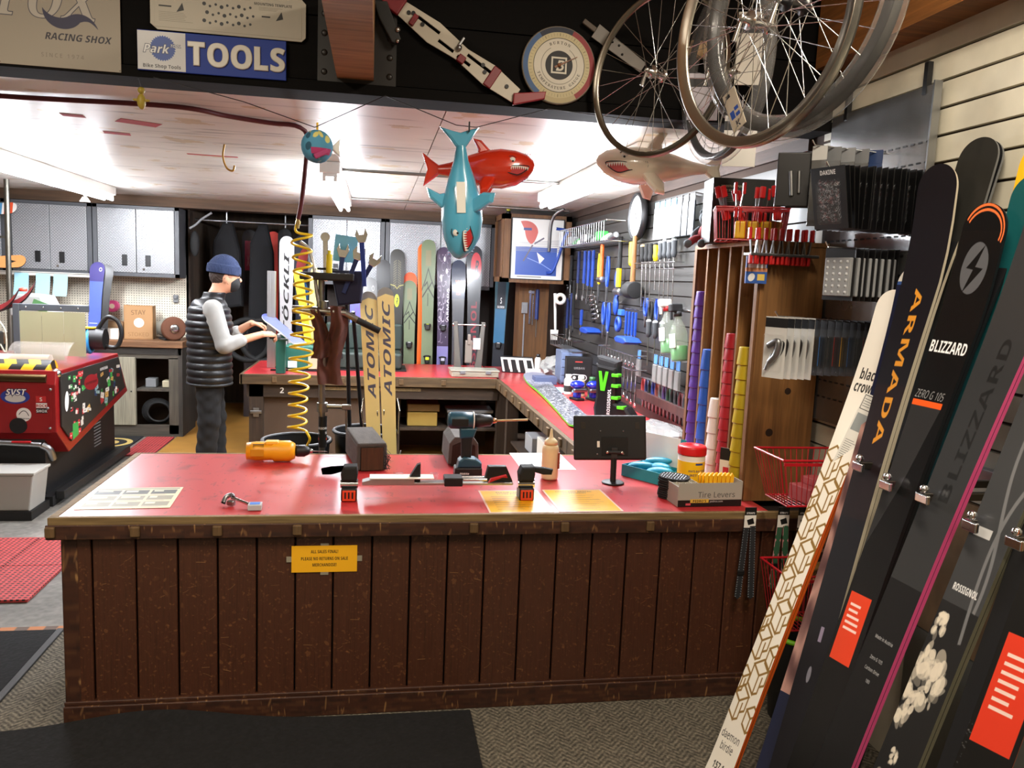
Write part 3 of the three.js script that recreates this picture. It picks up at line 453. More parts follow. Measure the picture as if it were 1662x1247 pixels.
const greyTop = skiTex((c, w, h) => { c.fillStyle = '#2f3032'; c.fillRect(0, 0, w, h); c.fillStyle = '#111113'; c.fillRect(0, 560, w, h); c.strokeStyle = '#e8e8e8'; c.lineWidth = 7; c.beginPath(); c.moveTo(44, 56); c.lineTo(56, 84); c.lineTo(48, 100); c.lineTo(66, 122); c.moveTo(88, 56); c.lineTo(78, 84); c.lineTo(86, 100); c.lineTo(70, 122); c.stroke(); vtext(c, 'BLIZZARD', 70, 330, 40, '#1b1c1d', { sx: 1.25 }); c.fillStyle = '#d8d8d8'; for (const [y, s] of [[640, 'Made in Austria'], [668, 'Zero G 105'], [684, 'Carbon Drive'], [700, '180']]) fillText(c, s, 66, y, 8, 'sans-serif', '#c9c9c9'); }, 128, 1024, 0.3);
pair('alpine_ski', 'grey and black ski with faint upright lettering and pink edges', 'second pink edged ski behind the grey one', { tail: [1.18, 0, 1.092], tip: [1.79, 2.03, 1.143], n: LN, w: [0.125, 0.107, 0.14], top: greyTop, side: pinkSide });
const rossiTop = skiTex((c, w, h) => {
  c.fillStyle = '#37383a'; c.fillRect(0, 0, w, h); c.fillStyle = '#161617'; c.fillRect(0, 560, w, h);
  c.strokeStyle = '#6d6e70'; c.lineWidth = 8; c.beginPath(); c.moveTo(20, 250); c.bezierCurveTo(50, 200, 90, 330, 128, 300); c.moveTo(60, 330); c.bezierCurveTo(40, 420, 110, 470, 100, 560); c.moveTo(128, 380); c.bezierCurveTo(60, 440, 80, 520, 96, 600); c.stroke();
  c.fillStyle = '#bdbdbd'; c.fillRect(24, 462, 44, 12); fillText(c, 'ROSSIGNOL', 60, 540, 12, 'sans-serif', '#e8e8e8', { style: 'bold' });
  for (const [x, y, r] of [[34, 590, 14], [40, 650, 30], [74, 660, 26], [30, 700, 22], [50, 760, 9], [44, 800, 16], [60, 850, 14], [52, 940, 10]]) for (let i = 0; i < 26; i++) { c.fillStyle = `rgba(226,216,196,${rnd(0.3, 0.9)})`; c.beginPath(); c.ellipse(x + rnd(-r, r), y + rnd(-r, r), rnd(2, r * 0.5), rnd(2, r * 0.6), rnd(0, 3), 0, 7); c.fill(); }
}, 128, 1024, 0.34);
pair('alpine_ski', 'charcoal ski with cloudy white blotches and olive edges', 'second olive edged ski behind the blotched one', { tail: [1.18, 0, 1.296], tip: [1.8, 2.07, 1.335], n: LN, w: [0.125, 0.107, 0.135], top: rossiTop, side: oliveSide });
ski('alpine_ski', 'plain black ski right of the cloudy blotched ski', { tail: [1.22, 0, 1.47], tip: [1.8, 1.9, 1.36], n: [-0.95, 0.2, 0.25], w: [0.11, 0.1, 0.125], top: baseBlack });
const stickerTop = skiTex((c, w, h) => { c.fillStyle = '#101012'; c.fillRect(0, 0, w, h); c.save(); c.translate(64, 520); c.fillStyle = '#e23c24'; c.fillRect(-40, -75, 80, 150); c.restore(); lines(c, 36, 470, 56, 7, 12, '#f6d9d0', 5); for (let i = 0; i < 90; i++) { c.fillStyle = 'rgba(210,210,210,.35)'; c.fillRect(rnd(0, 20), rnd(560, 800), rnd(1, 5), 1.5); } }, 128, 1024, 0.32);
ski('alpine_ski', 'black ski with a red sticker and orange edge nearest the camera', { tail: [1.16, 0, 1.56], tip: [1.66, 1.7, 1.52], n: [-0.75, 0.2, 0.62], w: [0.13, 0.11, 0.14], top: stickerTop, side: orangeSide });
ski('alpine_ski', 'teal tipped ski at the far right of the wall rack', { tail: [1.34, 0, 0.95], tip: [1.84, 2.04, 1.0], n: LN, w: [0.12, 0.1, 0.135], top: mat(0x0b4a4c, 0.35) });
ski('alpine_ski', 'yellow tipped ski just behind the teal tipped ski', { tail: [1.4, 0, 0.9], tip: [1.865, 2.13, 0.985], n: LN, w: [0.12, 0.1, 0.13], top: mat(0xe0a815, 0.35) });
// wall rack the skis lean in
{
  const t = T('ski_rack', 'steel wall rack whose chrome ball pegs separate the skis', 'rack', [0, 0, 0]);
  M('wall_bar', B(0.03, 0.05, 1.5, 1.88, 1.16, 1.15, 0.004), K.steel, t);
  for (const [z, y] of [[0.814, 1.205], [0.954, 1.182], [1.113, 1.188], [1.294, 1.169], [1.435, 1.172]]) {
    const p = M('peg', [B(0.41, 0.022, 0.02, 1.67, y - 0.025, z - 0.02, 0.003)], metal(0x6f6a62, 0.35), t);
    M('peg_tip', [B(0.012, 0.026, 0.05, 1.468, y - 0.025, z, 0.004), ball(0.012, 1.47, y + 0.002, z)], K.chrome, p);
  }
  const s = M('price_sleeve', plate(0.05, 0.36, 0.002), label(96, 512, (c, w, h) => { c.fillStyle = '#eceae4'; c.fillRect(0, 0, w, h); c.strokeStyle = '#222'; c.lineWidth = 3; c.strokeRect(8, 8, w - 16, 70); lines(c, 14, 24, 66, 4, 12, '#777', 3); c.fillStyle = '#9aa0a2'; c.fillRect(10, 100, 76, 90); lines(c, 12, 240, 72, 10, 11, '#888', 3); c.fillStyle = '#c23a3e'; c.beginPath(); c.arc(48, 400, 15, 0, 7); c.fill(); c.fillRect(68, 386, 22, 28); c.fillStyle = '#d9cbb8'; c.beginPath(); c.arc(18, 400, 14, 0, 7); c.fill(); for (let i = 0; i < 4; i++) { c.fillStyle = '#111'; c.fillRect(12 + i * 20, 470 + (i % 2) * 14, 14, 16); } }, 0.3));
  tag(s, 'long white price sleeve tied to the white ski', 'price tag'); s.position.set(1.601, 1.2, 0.556); s.rotation.set(-0.04, -0.78, -0.35);
}
// straps that hang below the tower, with cards
function skiStrap(x, z, y0, m, lab, len) {
  const t = T('ski_strap_pack', lab, 'strap', [x, y0, z]);
  const cd = M('hang_card', plate(0.05, 0.085, 0.002), label(96, 160, (c, w, h) => { c.fillStyle = '#e9e7e0'; c.fillRect(0, 0, w, h); c.fillStyle = '#111'; c.fillRect(0, 0, w, 62); fillText(c, 'STRAPS', w / 2, 44, 20, 'sans-serif', '#eee', { style: 'bold' }); c.beginPath(); c.moveTo(20, 100); c.lineTo(70, 84); c.lineTo(84, 128); c.lineTo(34, 140); c.fill(); }), t); cd.position.set(0, 0, 0);
  for (const s of [-1, 1]) { const q = M('strap', [ext([[-0.012, 0], [0.012, 0], [0.014, -len], [0, -len - 0.012], [-0.014, -len]], 0.004, 0.001).rotateZ(s * 0.05).translate(s * 0.012, -0.035, 0.003 * s)], m, t); M('buckle', B(0.03, 0.02, 0.008, s * 0.022, -0.035 - len * 0.66, 0, 0.003), K.black, q); }
}
const checker = ctex(64, 256, (c, w, h) => { c.fillStyle = '#23262a'; c.fillRect(0, 0, w, h); c.strokeStyle = '#8a9098'; c.lineWidth = 5; for (let i = 0; i < 12; i++) { c.beginPath(); c.arc(32, i * 22, 22, 0.4, 2.7); c.stroke(); } });
const argyle = ctex(64, 128, (c, w, h) => { c.fillStyle = '#2e5a40'; c.fillRect(0, 0, w, h); c.fillStyle = '#c98a8c'; for (const y of [0, 64, 128]) { c.beginPath(); c.moveTo(32, y - 28); c.lineTo(56, y); c.lineTo(32, y + 28); c.lineTo(8, y); c.fill(); } });
const plaid = ctex(64, 64, (c, w, h) => { c.fillStyle = '#2a1d1d'; c.fillRect(0, 0, w, h); c.fillStyle = 'rgba(200,160,140,.55)'; c.fillRect(10, 0, 12, h); c.fillRect(40, 0, 8, h); c.fillRect(0, 14, w, 10); c.fillRect(0, 44, w, 8); });
const st = (t) => { t.repeat.set(20, 8); return mat(0xffffff, 0.6, { map: t }); };
skiStrap(1.515, 0.062, 0.79, st(checker), 'pair of black swirl patterned ski straps hanging off the counter corner', 0.3);
skiStrap(1.66, 0.062, 0.79, st(argyle), 'pair of green and pink argyle ski straps on a card', 0.26);
for (let i = 0; i < 4; i++) skiStrap(1.745 + i * 0.03, 0.07 + i * 0.012, 0.79, st(plaid), `${ORD[i]} pair of dark plaid ski straps from the left`, 0.24);
scene.children.filter((o) => /dark plaid ski straps/.test(o.userData.label || '')).forEach((o) => { o.userData.group = 'dark plaid ski straps'; });
// ---------- cup tower on the counter end ----------
{
  const t = T('cup_tower', 'tall pine dispenser with five open slots of stacked plastic cups', 'dispenser', [0, CT, 0]);
  const pine = wood(0xc48a4c, 0.65), H = 1.09;
  M('front_panel', uvm(bx2(1.575, 1.865, 0, H, -0.16, -0.135), 1.2, 0.1, 0.3), pine, t);
  M('back_panel', uvm(bx2(1.575, 1.865, 0, H, -0.83, -0.815), 1.2), pine, t);
  M('side_panel', uvm(bx2(1.65, 1.67, 0, H, -0.815, -0.16), 1.2), wood(0x5a3a1e, 0.75), t);
  M('wall_panel', uvm(bx2(1.85, 1.865, 0, H, -0.815, -0.16), 1.2), pine, t);
  M('top_board', uvm(bx2(1.565, 1.87, H, H + 0.018, -0.835, -0.13), 1.2), pine, t);
  for (const z of [-0.69, -0.565, -0.44, -0.315]) M('divider', uvm(bx2(1.572, 1.65, 0, H, z - 0.008, z + 0.008), 1.5, rnd()), pine, t);
  for (const z of [-0.825, -0.155]) M('corner_strip', uvm(bx2(1.566, 1.578, 0, H, z - 0.014, z + 0.014), 1.5, rnd()), wood(0xa87440, 0.65), t);
  for (const [x, y, r] of [[1.74, 0.48, 0.02], [1.67, 0.3, 0.022], [1.72, 0.78, 0.012], [1.63, 0.19, 0.01]]) M('knot', ball(r, x, y, -0.1358, 1, 1, 0.06), mat(0x2c190c, 0.7), t);
  M('clamp_rail', B(0.3, 0.012, 0.07, 1.64, 1.047, -0.1, 0.003), K.steel, t);
  for (const [z, n, col, word, x, dy] of [[-0.755, 15, 0x5a3596, 'purple', 1.595, 0.058], [-0.628, 7, 0x2455b4, 'blue', 1.595, 0.085], [-0.502, 5, 0xe4e0da, 'white', 1.595, 0.075], [-0.378, 13, 0xa81b28, 'red', 1.595, 0.053], [-0.24, 10, 0xbfa71a, 'yellow', 1.595, 0.064]]) {
    const m = mat(col, 0.35, { transmission: 0.12, key: 'cup' + col });
    for (let i = 0; i < n; i++) { const o = M('plastic_cup', lathe([[0, 0.0], [0.043, 0], [0.044, 0.004], [0.037, dy + 0.012], [0.035, dy + 0.014], [0, dy + 0.014]], 20), m); o.position.set(x, CT + 0.002 + i * dy, z); tag(o, i === n - 1 ? `topmost ${word} plastic cup in its tower slot` : `${ORD[i]} ${word} plastic cup from the bottom of its tower slot`, 'cup', `${word} cups in the tower`); }
  }
}
// things on and around the tower top
const TT = CT + 1.109;
function wireBasket(name, lab, p, ry, w, d, h, m, flare = 0.85) {
  const t = T(name, lab, 'basket', p, ry), a = w / 2, b = d / 2, A = a * flare, Bq = b * flare, W = [];
  const rim = (x, z, y, r) => M(y > h / 2 ? 'rim' : 'base_ring', wire([[-x, y, -z], [x, y, -z], [x, y, z], [-x, y, z], [-x, y, -z]], r), m, t);
  rim(a, b, h, 0.005); rim(A, Bq, 0.004, 0.004);
  const nw = Math.round(w / 0.026), nd = Math.round(d / 0.026), v = [];
  for (let i = 0; i <= nw; i++) { const k = i / nw * 2 - 1; for (const s of [-1, 1]) v.push(rod([k * a, h, s * b], [k * A, 0.004, s * Bq], 0.0018, 0.0018, 5)); v.push(rod([k * A, 0.004, -Bq], [k * A, 0.004, Bq], 0.0018, 0.0018, 5)); }
  for (let i = 1; i < nd; i++) { const k = i / nd * 2 - 1; for (const s of [-1, 1]) v.push(rod([s * a, h, k * b], [s * A, 0.004, k * Bq], 0.0018, 0.0018, 5)); }
  M('wires', v, m, t); const hg = M('front_band', B(w, 0.012, 0.004, 0, h * 0.92, b, 0.001), m, t);
  return t;
}
const basketRed = mat(0xb01622, 0.35, { clearcoat: 0.5 });
wireBasket('wire_basket', 'red wire basket of clamps on top of the cup tower', [1.6, TT, -0.33], -0.35, 0.3, 0.2, 0.14, basketRed, 0.92);
wireBasket('wire_basket', 'red wire basket hanging beside the counter corner with a pink box inside', [1.69, 0.885, 0.16], 0.0, 0.34, 0.24, 0.19, basketRed, 0.72);
wireBasket('wire_basket', 'red wire basket hanging low below the counter corner', [1.71, 0.4, 0.2], 0.0, 0.3, 0.22, 0.23, basketRed, 0.75);
function springClamp(p, rz, lab, ry = 0, group) {
  const t = T('spring_clamp', lab, 'clamp', p, ry, group); const q = new THREE.Group(); t.rotation.z = rz;
  for (const s of [-1, 1]) {
    M('steel_arm', [ext([[-0.009, 0], [0.009, 0], [0.009, 0.062], [-0.009, 0.062]], 0.004, 0.0005).rotateX(s * 0.12).translate(0, 0.01, s * 0.008)], K.steel, t);
    M('red_grip', B(0.026, 0.05, 0.013, 0, 0.088, s * 0.018, 0.005), mat(0xc01a1c, 0.42), t); M('red_jaw', B(0.026, 0.045, 0.013, 0, -0.012, s * 0.009, 0.005), mat(0xc01a1c, 0.42), t);
  }
}
for (let i = 0; i < 8; i++) springClamp([1.505 + i * 0.034, 1.845, -0.08 - (i % 2) * 0.008], 0.02 + rnd(-0.06, 0.05), `red spring clamp, ${['leftmost', 'second from the left', 'third from the left', 'fourth from the left', 'fourth from the right', 'third from the right', 'second from the right', 'rightmost'][i]} of the row on the tower front`, 1.4 + rnd(-0.1, 0.1), 'red spring clamps hung on the tower front');
for (const [i, x, y, z, r] of [[0, 1.47, TT + 0.12, -0.3, 0.35], [1, 1.51, TT + 0.13, -0.26, 0.1], [2, 1.55, TT + 0.11, -0.31, -0.3], [3, 1.61, TT + 0.12, -0.28, 0.05], [4, 1.66, TT + 0.12, -0.33, -0.2], [5, 1.7, TT + 0.13, -0.28, 0.12]]) springClamp([x, y, z], r, `${ORD[i]} red spring clamp from the left sticking out of the tower basket`, 0.3 + i, 'red spring clamps in the tower basket');
for (let i = 0; i < 3; i++) { const o = M('wax_pack', B(0.045, 0.075, 0.03, 0, 0.04, 0, 0.008), mat(0xe0ac12, 0.35)); o.position.set(1.53 + i * 0.049, TT + 0.006, -0.27 + i * 0.018); o.rotation.y = -0.35; tag(o, `${['left', 'middle', 'right'][i]} shiny yellow wax pack in the basket on the tower`, 'wax', 'yellow wax packs in the tower basket'); }
for (let i = 0; i < 4; i++) { const o = M('cork_block', B(0.05, 0.09, 0.03, 0, 0.045, 0, 0.006), mat(0x9a6b38, 0.8)); o.position.set(1.6 + i * 0.038, TT + 0.006, -0.37 + i * 0.012); o.rotation.set(0, -0.35, -0.15); tag(o, `${ORD[i]} tan cork block from the left at the back of the tower basket`, 'cork', 'cork blocks in the tower basket'); }
{
  const t = T('boxed_product', 'black product box with white lettering behind the red basket', 'box', [1.64, TT, -0.55], -0.15);
  M('box', Bb(0.28, 0.29, 0.16, 0, 0, 0, 0.003), mat(0x131614, 0.4), t); const f = M('print', plate(0.16, 0.1, 0.001), label(256, 160, (c, w, h) => { c.fillStyle = '#131614'; c.fillRect(0, 0, w, h); fillText(c, 'WHISTLER PUMP', 10, 26, 22, 'sans-serif', '#b9c6a8', { align: 'left', style: 'bold' }); fillText(c, 'BIKE STAND', 10, 56, 22, 'sans-serif', '#b9c6a8', { align: 'left', style: 'bold' }); lines(c, 10, 80, 150, 5, 13, '#7d8a78', 4); }), t); f.position.set(-0.03, 0.22, 0.0805);
}
{ // toy bear sitting on the tower edge
  const t = T('toy_bear', 'small grey toy bear in red dungarees sitting on the tower edge', 'toy', [1.56, TT, -0.7], -0.9);
  const gm = mat(0x5d666c, 0.9, { bumpMap: fineNoise, bumpScale: 0.003 }), rm = mat(0x8e2f33, 0.9);
  M('body', [ball(0.042, 0, 0.05, 0, 1, 1.2, 0.9)], rm, t); M('head', [ball(0.036, 0, 0.125, 0.005), ball(0.016, 0, 0.117, 0.036), ball(0.013, -0.028, 0.155, 0), ball(0.013, 0.028, 0.155, 0)], gm, t);
  for (const s of [-1, 1]) { M('arm', tube([[s * 0.035, 0.08, 0], [s * 0.055, 0.05, 0.02], [s * 0.05, 0.02, 0.04]], 0.013), gm, t); const l = M('leg', tube([[s * 0.02, 0.03, 0.01], [s * 0.03, 0.022, 0.06], [s * 0.035, 0.0, 0.1]], 0.018), rm, t); M('paw', ball(0.02, s * 0.036, 0.0, 0.105), gm, l); }
}
{
  const t = T('product_card', 'white and blue product box hanging from the tower top corner', 'box', [1.545, 1.77, -0.12], -0.25);
  const f = M('box', plate(0.085, 0.115, 0.02), label(128, 176, (c, w, h) => { c.fillStyle = '#2456a8'; c.fillRect(0, 0, w, h); c.fillStyle = '#e6e6ee'; c.fillRect(8, 8, w - 16, 70); fillText(c, 'ELIXIR', w / 2, 34, 30, 'sans-serif', '#2a2a78', { style: 'bold' }); c.fillStyle = '#d08a60'; c.fillRect(0, 78, w, 24); c.fillStyle = '#eee'; c.beginPath(); c.ellipse(34, 138, 20, 26, 0.4, 0, 7); c.fill(); c.fillStyle = '#e6c860'; c.fillRect(70, 116, 44, 40); }), t); f.position.y = 0.02;
}
{ const t = T('pink_box', 'dusty red carton lying in the hanging wire basket', 'box', [1.72, 0.892, 0.17], 0.2); M('carton', [Bb(0.15, 0.06, 0.12, 0, 0, 0, 0.003), Bb(0.07, 0.03, 0.1, 0.01, 0.06, 0, 0.003)], mat(0x9a4648, 0.6), t); M('label', B(0.05, 0.03, 0.001, -0.04, 0.03, 0.0605), K.paper, t); }
{ const t = T('scrub_brush', 'wooden scrub brush in the low wire basket', 'brush', [1.74, 0.57, 0.2], 0.4); M('block', Bb(0.13, 0.022, 0.05, 0, 0.045, 0, 0.01), wood(0xb98a4a, 0.6), t); M('bristles', merge(Array.from({ length: 60 }, () => { const x = rnd(-0.055, 0.055), z = rnd(-0.02, 0.02); return rod([x, 0.046, z], [x * 1.1, 0, z * 1.2], 0.0012, 0.001, 4); })), mat(0xc9a25e, 0.8), t); }
{ const t = T('green_bin', 'dark bin with a lime green rim under the counter corner', 'bin', [1.7, 0, 0.2]); M('tub', lathe([[0, 0], [0.1, 0], [0.13, 0.36], [0.126, 0.36], [0.096, 0.006], [0, 0.006]], 28), K.black, t); M('rim', ring(0.131, 0.01).rotateX(Math.PI / 2).translate(0, 0.36, 0), mat(0x7ac21f, 0.45), t); }
// ---------- steel display panel on the right wall ----------
{
  const t = T('display_panel', 'brushed steel slotted panel hung on the cream slatwall', 'panel', [1.878, 0, 0]);
  const pm = mat(0xa2a3a4, 0.36, { metalness: 0.75, map: softNoise, roughnessMap: softNoise });
  M('sheet', uvm(bx2(-0.006, 0, 1.17, 2.432, -0.2, 0.46)), pm, t); M('edge_flange', bx2(-0.03, 0.0, 1.17, 2.435, 0.455, 0.462), K.steel, t);
  for (const z of [-0.1, 0.38]) M('bracket', B(0.02, 0.11, 0.02, 0.0, 2.46, z), K.black, t);
  const sl = []; for (const y of [2.24, 2.17, 2.1, 2.03, 1.92, 1.85, 1.78, 1.7, 1.6, 1.52, 1.42, 1.34, 1.27]) for (let z = -0.16; z < 0.43; z += 0.042) sl.push(B(0.003, 0.006, 0.022, -0.0065, y, z));
  M('slots', sl, K.black, t).userData.kind = 'stuff';
}
const hook = (name, lab, y, z, len) => { const o = M(name, [rod([1.878, y, z], [1.878 - len, y + 0.012, z], 0.003), rod([1.878 - len, y + 0.012, z], [1.878 - len - 0.012, y + 0.03, z], 0.003)], K.chrome); tag(o, lab, 'hook'); };
hook('peg_hook', 'steel peg hook carrying the black stomp pad packs', 2.13, 0.36, 0.33); hook('peg_hook', 'steel peg hook carrying the clear traction pads', 1.86, 0.3, 0.27); hook('peg_hook', 'steel peg hook carrying the blister cards beside the tower', 1.6, 0.22, 0.4); hook('peg_hook', 'short steel peg hook with small grey packs', 2.23, 0.2, 0.3);
const padPrint = label(128, 160, (c, w, h) => { c.fillStyle = '#0c0c0d'; c.fillRect(0, 0, w, h); fillText(c, 'DAKINE', w / 2, 14, 16, 'sans-serif', '#ddd', { style: 'bold' }); for (let i = 0; i < 420; i++) { c.strokeStyle = `rgba(${rnd() > 0.85 ? '190,60,60' : '210,214,216'},${rnd(0.2, 0.8)})`; c.beginPath(); const y = rnd(34, 140); c.arc(rnd(26, 102), y, rnd(1, 5), 0, rnd(2, 6)); c.stroke(); } }, 0.35);
for (let i = 0; i < 15; i++) {
  const t = T('stomp_pad_pack', i === 0 ? 'foremost black stomp pad pack with clear studs on the upper peg' : i === 14 ? 'last black stomp pad pack at the wall end of the upper peg' : `${ORD[i]} black stomp pad pack from the front of the upper peg`, 'pack', [1.56 + i * 0.021, 2.13, 0.36], -Math.PI / 2 + (i < 3 ? 0.3 - i * 0.1 : rnd(-0.1, 0.1)), 'black stomp pad packs on the upper peg');
  const cd = M('card', plate(0.15, 0.215, 0.0025), padPrint, t); cd.position.y = -0.095; cd.rotation.x = i < 4 ? 0.22 - i * 0.05 : 0;
  if (i === 0 || i === 14) M('blister', [B(0.1, 0.07, 0.012, 0, 0.02, 0.007, 0.005), B(0.1, 0.07, 0.012, 0, -0.055, 0.007, 0.005)], K.clear, cd);
}
for (let i = 0; i < 9; i++) {
  const t = T('traction_pad', i === 0 ? 'foremost clear studded traction pad on the middle peg' : `${ORD[i]} clear traction pad from the front of the middle peg`, 'pack', [1.66 + i * 0.024, 1.86, 0.3], -Math.PI / 2 + (i ? rnd(-0.06, 0.06) : 0.35), 'traction pads on the middle peg');
  M('card', B(0.13, 0.19, 0.003, 0, -0.085, 0, 0.001), K.black, t);
  const b = M('pad', B(0.112, 0.14, 0.012, 0, -0.095, 0.008, 0.005), mat(0x8e9092, 0.25, { clearcoat: 0.6 }), t);
  if (!i) for (let k = 0; k < 24; k++) M('stud', rot(new THREE.ConeGeometry(0.008, 0.006, 5), Math.PI / 2).translate(-0.042 + (k % 4) * 0.028, -0.15 + Math.floor(k / 4) * 0.022, 0.016), mat(0xb4b6b8, 0.2), b);
}
for (let i = 0; i < 14; i++) {
  const first = i < 5;
  const t = T('blister_card', first ? `blister card of black binding parts, ${['first', 'second', 'third', 'fourth', 'fifth'][i]} from the tower` : `${ORD[i - 5]} narrow tool blister card after the binding part cards on the low peg`, 'pack', [1.475 + i * 0.03, 1.6, 0.22], -Math.PI / 2 + (first ? 0.55 - i * 0.08 : 0.2), 'blister cards on the low peg');
  M('card', B(first ? 0.09 : 0.07, first ? 0.23 : 0.2, 0.002, 0, -0.105, 0), first ? mat(0xc9c9c6, 0.5) : K.darkgrey, t);
  M('header', B(first ? 0.09 : 0.07, 0.035, 0.003, 0, -0.012, 0), K.black, t);
  if (first) M('part', [tube([[-0.02, -0.1, 0.012], [0.02, -0.08, 0.014], [0.015, -0.13, 0.014], [-0.01, -0.16, 0.012]], 0.012), rod([0.0, -0.13, 0.014], [-0.025, -0.19, 0.012], 0.006)], i % 2 ? K.black : K.steel, t);
  else M('tool', rod([0, -0.17, 0.008], [0, -0.06, 0.008], 0.007), [mat(0x9c2a22, 0.4), mat(0xd9a21c, 0.4), mat(0x3d6fae, 0.4), K.chrome][i % 4], t);
  M('blister', B(first ? 0.075 : 0.06, 0.14, 0.022, 0, -0.125, 0.013, 0.006), K.clear, t);
}
for (let i = 0; i < 5; i++) { const t = T('small_part_pack', ['clear bag with red print nearest the pad packs', 'small grey pack in the upper row beside the red print bag', 'small grey pack in the middle of the upper row', 'small grey pack near the blue pack in the upper row', 'small blue pack at the wall end of the upper row'][i], 'pack', [1.6 + i * 0.056, 2.235, 0.2], -0.9); const col = [0xb9b9b6, 0x6e7072, 0x808284, 0x6c6e70, 0x22365e][i]; M('header', B(0.055, 0.05, 0.003, 0, -0.02, 0), mat(col, 0.4), t); M('bag', B(0.055, i ? 0.09 : 0.24, 0.008, 0, i ? -0.09 : -0.165, 0, 0.003), i === 4 ? mat(0x22365e, 0.4) : mat(0x9a9a98, 0.15, { transmission: 0.7, key: 'bag' }), t); }
for (let i = 0; i < 2; i++) { const t = T('lever_pack', i ? 'black part bag hanging behind the front black bag' : 'black part bag with chrome fittings left of the pad packs', 'pack', [1.545 + i * 0.06, 2.215, 0.12 - i * 0.03], -0.5); M('bag', B(0.12, 0.2, 0.01, 0, -0.09, 0, 0.004), mat(0x161618, 0.3), t); M('fittings', [rod([-0.01, -0.06, 0.01], [0.0, -0.15, 0.01], 0.008), rod([0.02, -0.06, 0.01], [0.025, -0.14, 0.01], 0.006)], K.steel, t); }
// ---------- signs on the dark header ----------
const HZ = -0.236;
const board = (name, lab, w, h, x, y, z, m, cat = 'sign') => { const o = M(name, plate(w, h, 0.004, 0.001), m); o.position.set(x, y, z); return tag(o, lab, cat); };
board('metal_sign', 'tan sign with racing shox lettering and a bushy tail emblem', 0.41, 0.4, -1.135, 2.594, HZ, label(410, 400, (c, w, h) => {
  c.fillStyle = '#a39a8c'; c.fillRect(0, 0, w, h); fillText(c, 'FOX', w * 0.38, 172, 170, 'serif', '#b9b2a8', { style: 'bold italic', stroke: '#3a3a4a', lw: 5, sx: 0.92 });
  c.fillStyle = '#3b3a52'; c.beginPath(); c.moveTo(150, 196); c.bezierCurveTo(150, 270, 240, 285, 275, 238); c.bezierCurveTo(300, 228, 310, 232, 335, 258); c.bezierCurveTo(318, 212, 270, 196, 232, 222); c.bezierCurveTo(200, 236, 165, 220, 150, 196); c.fill();
  fillText(c, 'RACING SHOX', w * 0.645, 292, 33, 'sans-serif', '#33323c', { style: 'bold italic' }); fillText(c, 'S I N C E   1 9 7 4', w * 0.52, 358, 19, 'sans-serif', '#7d766c'); c.fillStyle = '#5a544c'; c.fillRect(404, 392, 4, 4); c.fillRect(4, 392, 4, 4);
}, 0.6));
{
  const o = M('mounting_template', ext([[-0.275, -0.055], [-0.25, -0.075], [0.26, -0.075], [0.275, -0.06], [0.275, 0.06], [0.26, 0.075], [-0.275, 0.075]], 0.006, 0.001), mat(0xb9b2a2, 0.5)); o.position.set(-0.553, 2.632, HZ); tag(o, 'cream binding mounting template plate above the blue tools sign', 'template');
  const p = M('print', plate(0.52, 0.13, 0.001), label(1024, 256, (c, w, h) => {
    c.fillStyle = '#b9b2a2'; c.fillRect(0, 0, w, h); fillText(c, 'KEMPER', 122, 36, 62, 'sans-serif', '#191919', { sx: 0.9 }); fillText(c, 'MOUNTING TEMPLATE', 820, 36, 25, 'sans-serif', '#2c2c2c', { style: 'bold' }); lines(c, 30, 150, 240, 6, 12, '#8d8778', 3); lines(c, 720, 58, 200, 3, 9, '#8d8778', 3);
    for (let i = 0; i < 9; i++) for (const y of [70, 128, 186]) { const x = 340 + i * 40 + (y === 128 ? 20 : 0); c.fillStyle = '#23262c'; c.beginPath(); c.arc(x, y + (i % 2) * 14, i % 3 ? 9 : 13, 0, 7); c.fill(); } c.fillStyle = '#111'; c.fillRect(30, 106, 86, 10); c.fillRect(740, 118, 60, 10); for (const x of [190, 880]) { c.beginPath(); c.moveTo(x, 80); c.lineTo(x + 12, 130); c.lineTo(x - 40, 146); c.fill(); }
  }, 0.5), o); p.position.set(0, 0, 0.0036);
}
{
  const t = T('embossed_sign', 'blue embossed bike shop tools sign with raised white letters', 'sign', [-0.61, 2.481, HZ + 0.006], 0); t.rotation.z = 0.006;
  M('plate', B(0.525, 0.142, 0.006, 0, 0, 0, 0.003), mat(0x12389a, 0.6), t);
  const w = M('white_panel', plate(0.166, 0.136, 0.002), label(320, 262, (c, W, H) => { c.fillStyle = '#cfd0d2'; c.fillRect(0, 0, W, H); c.fillStyle = '#15459f'; c.beginPath(); for (let i = 0; i < 64; i++) { const r = i % 2 ? 78 : 88, a = i / 64 * 6.283; c.lineTo(168 + r * Math.cos(a), 112 + r * Math.sin(a)); } c.fill(); fillText(c, 'Park', 118, 118, 78, 'sans-serif', '#e6e7ea', { style: 'bold italic', stroke: '#1c2440', lw: 7 }); fillText(c, 'TOOL', 252, 92, 28, 'sans-serif', '#e6e7ea', { style: 'bold italic', stroke: '#1c2440', lw: 4 }); fillText(c, 'Bike Shop Tools', W / 2, 234, 34, 'sans-serif', '#26262c', { style: 'bold' }); }, 0.45), t); w.position.set(-0.178, 0, 0.0036);
  let x = -0.088; for (const ch of 'TOOLS') { const g = new TextGeometry(ch, { font, size: 0.08, depth: 0.004, curveSegments: 6, bevelEnabled: true, bevelThickness: 0.003, bevelSize: 0.003, bevelSegments: 2 }); g.computeBoundingBox(); const b = g.boundingBox; const o = M('letter', g.translate(-b.min.x, -0.04, 0.004), mat(0xd8d3c6, 0.35), t); o.position.x = x; x += (b.max.x - b.min.x) + 0.006; }
}
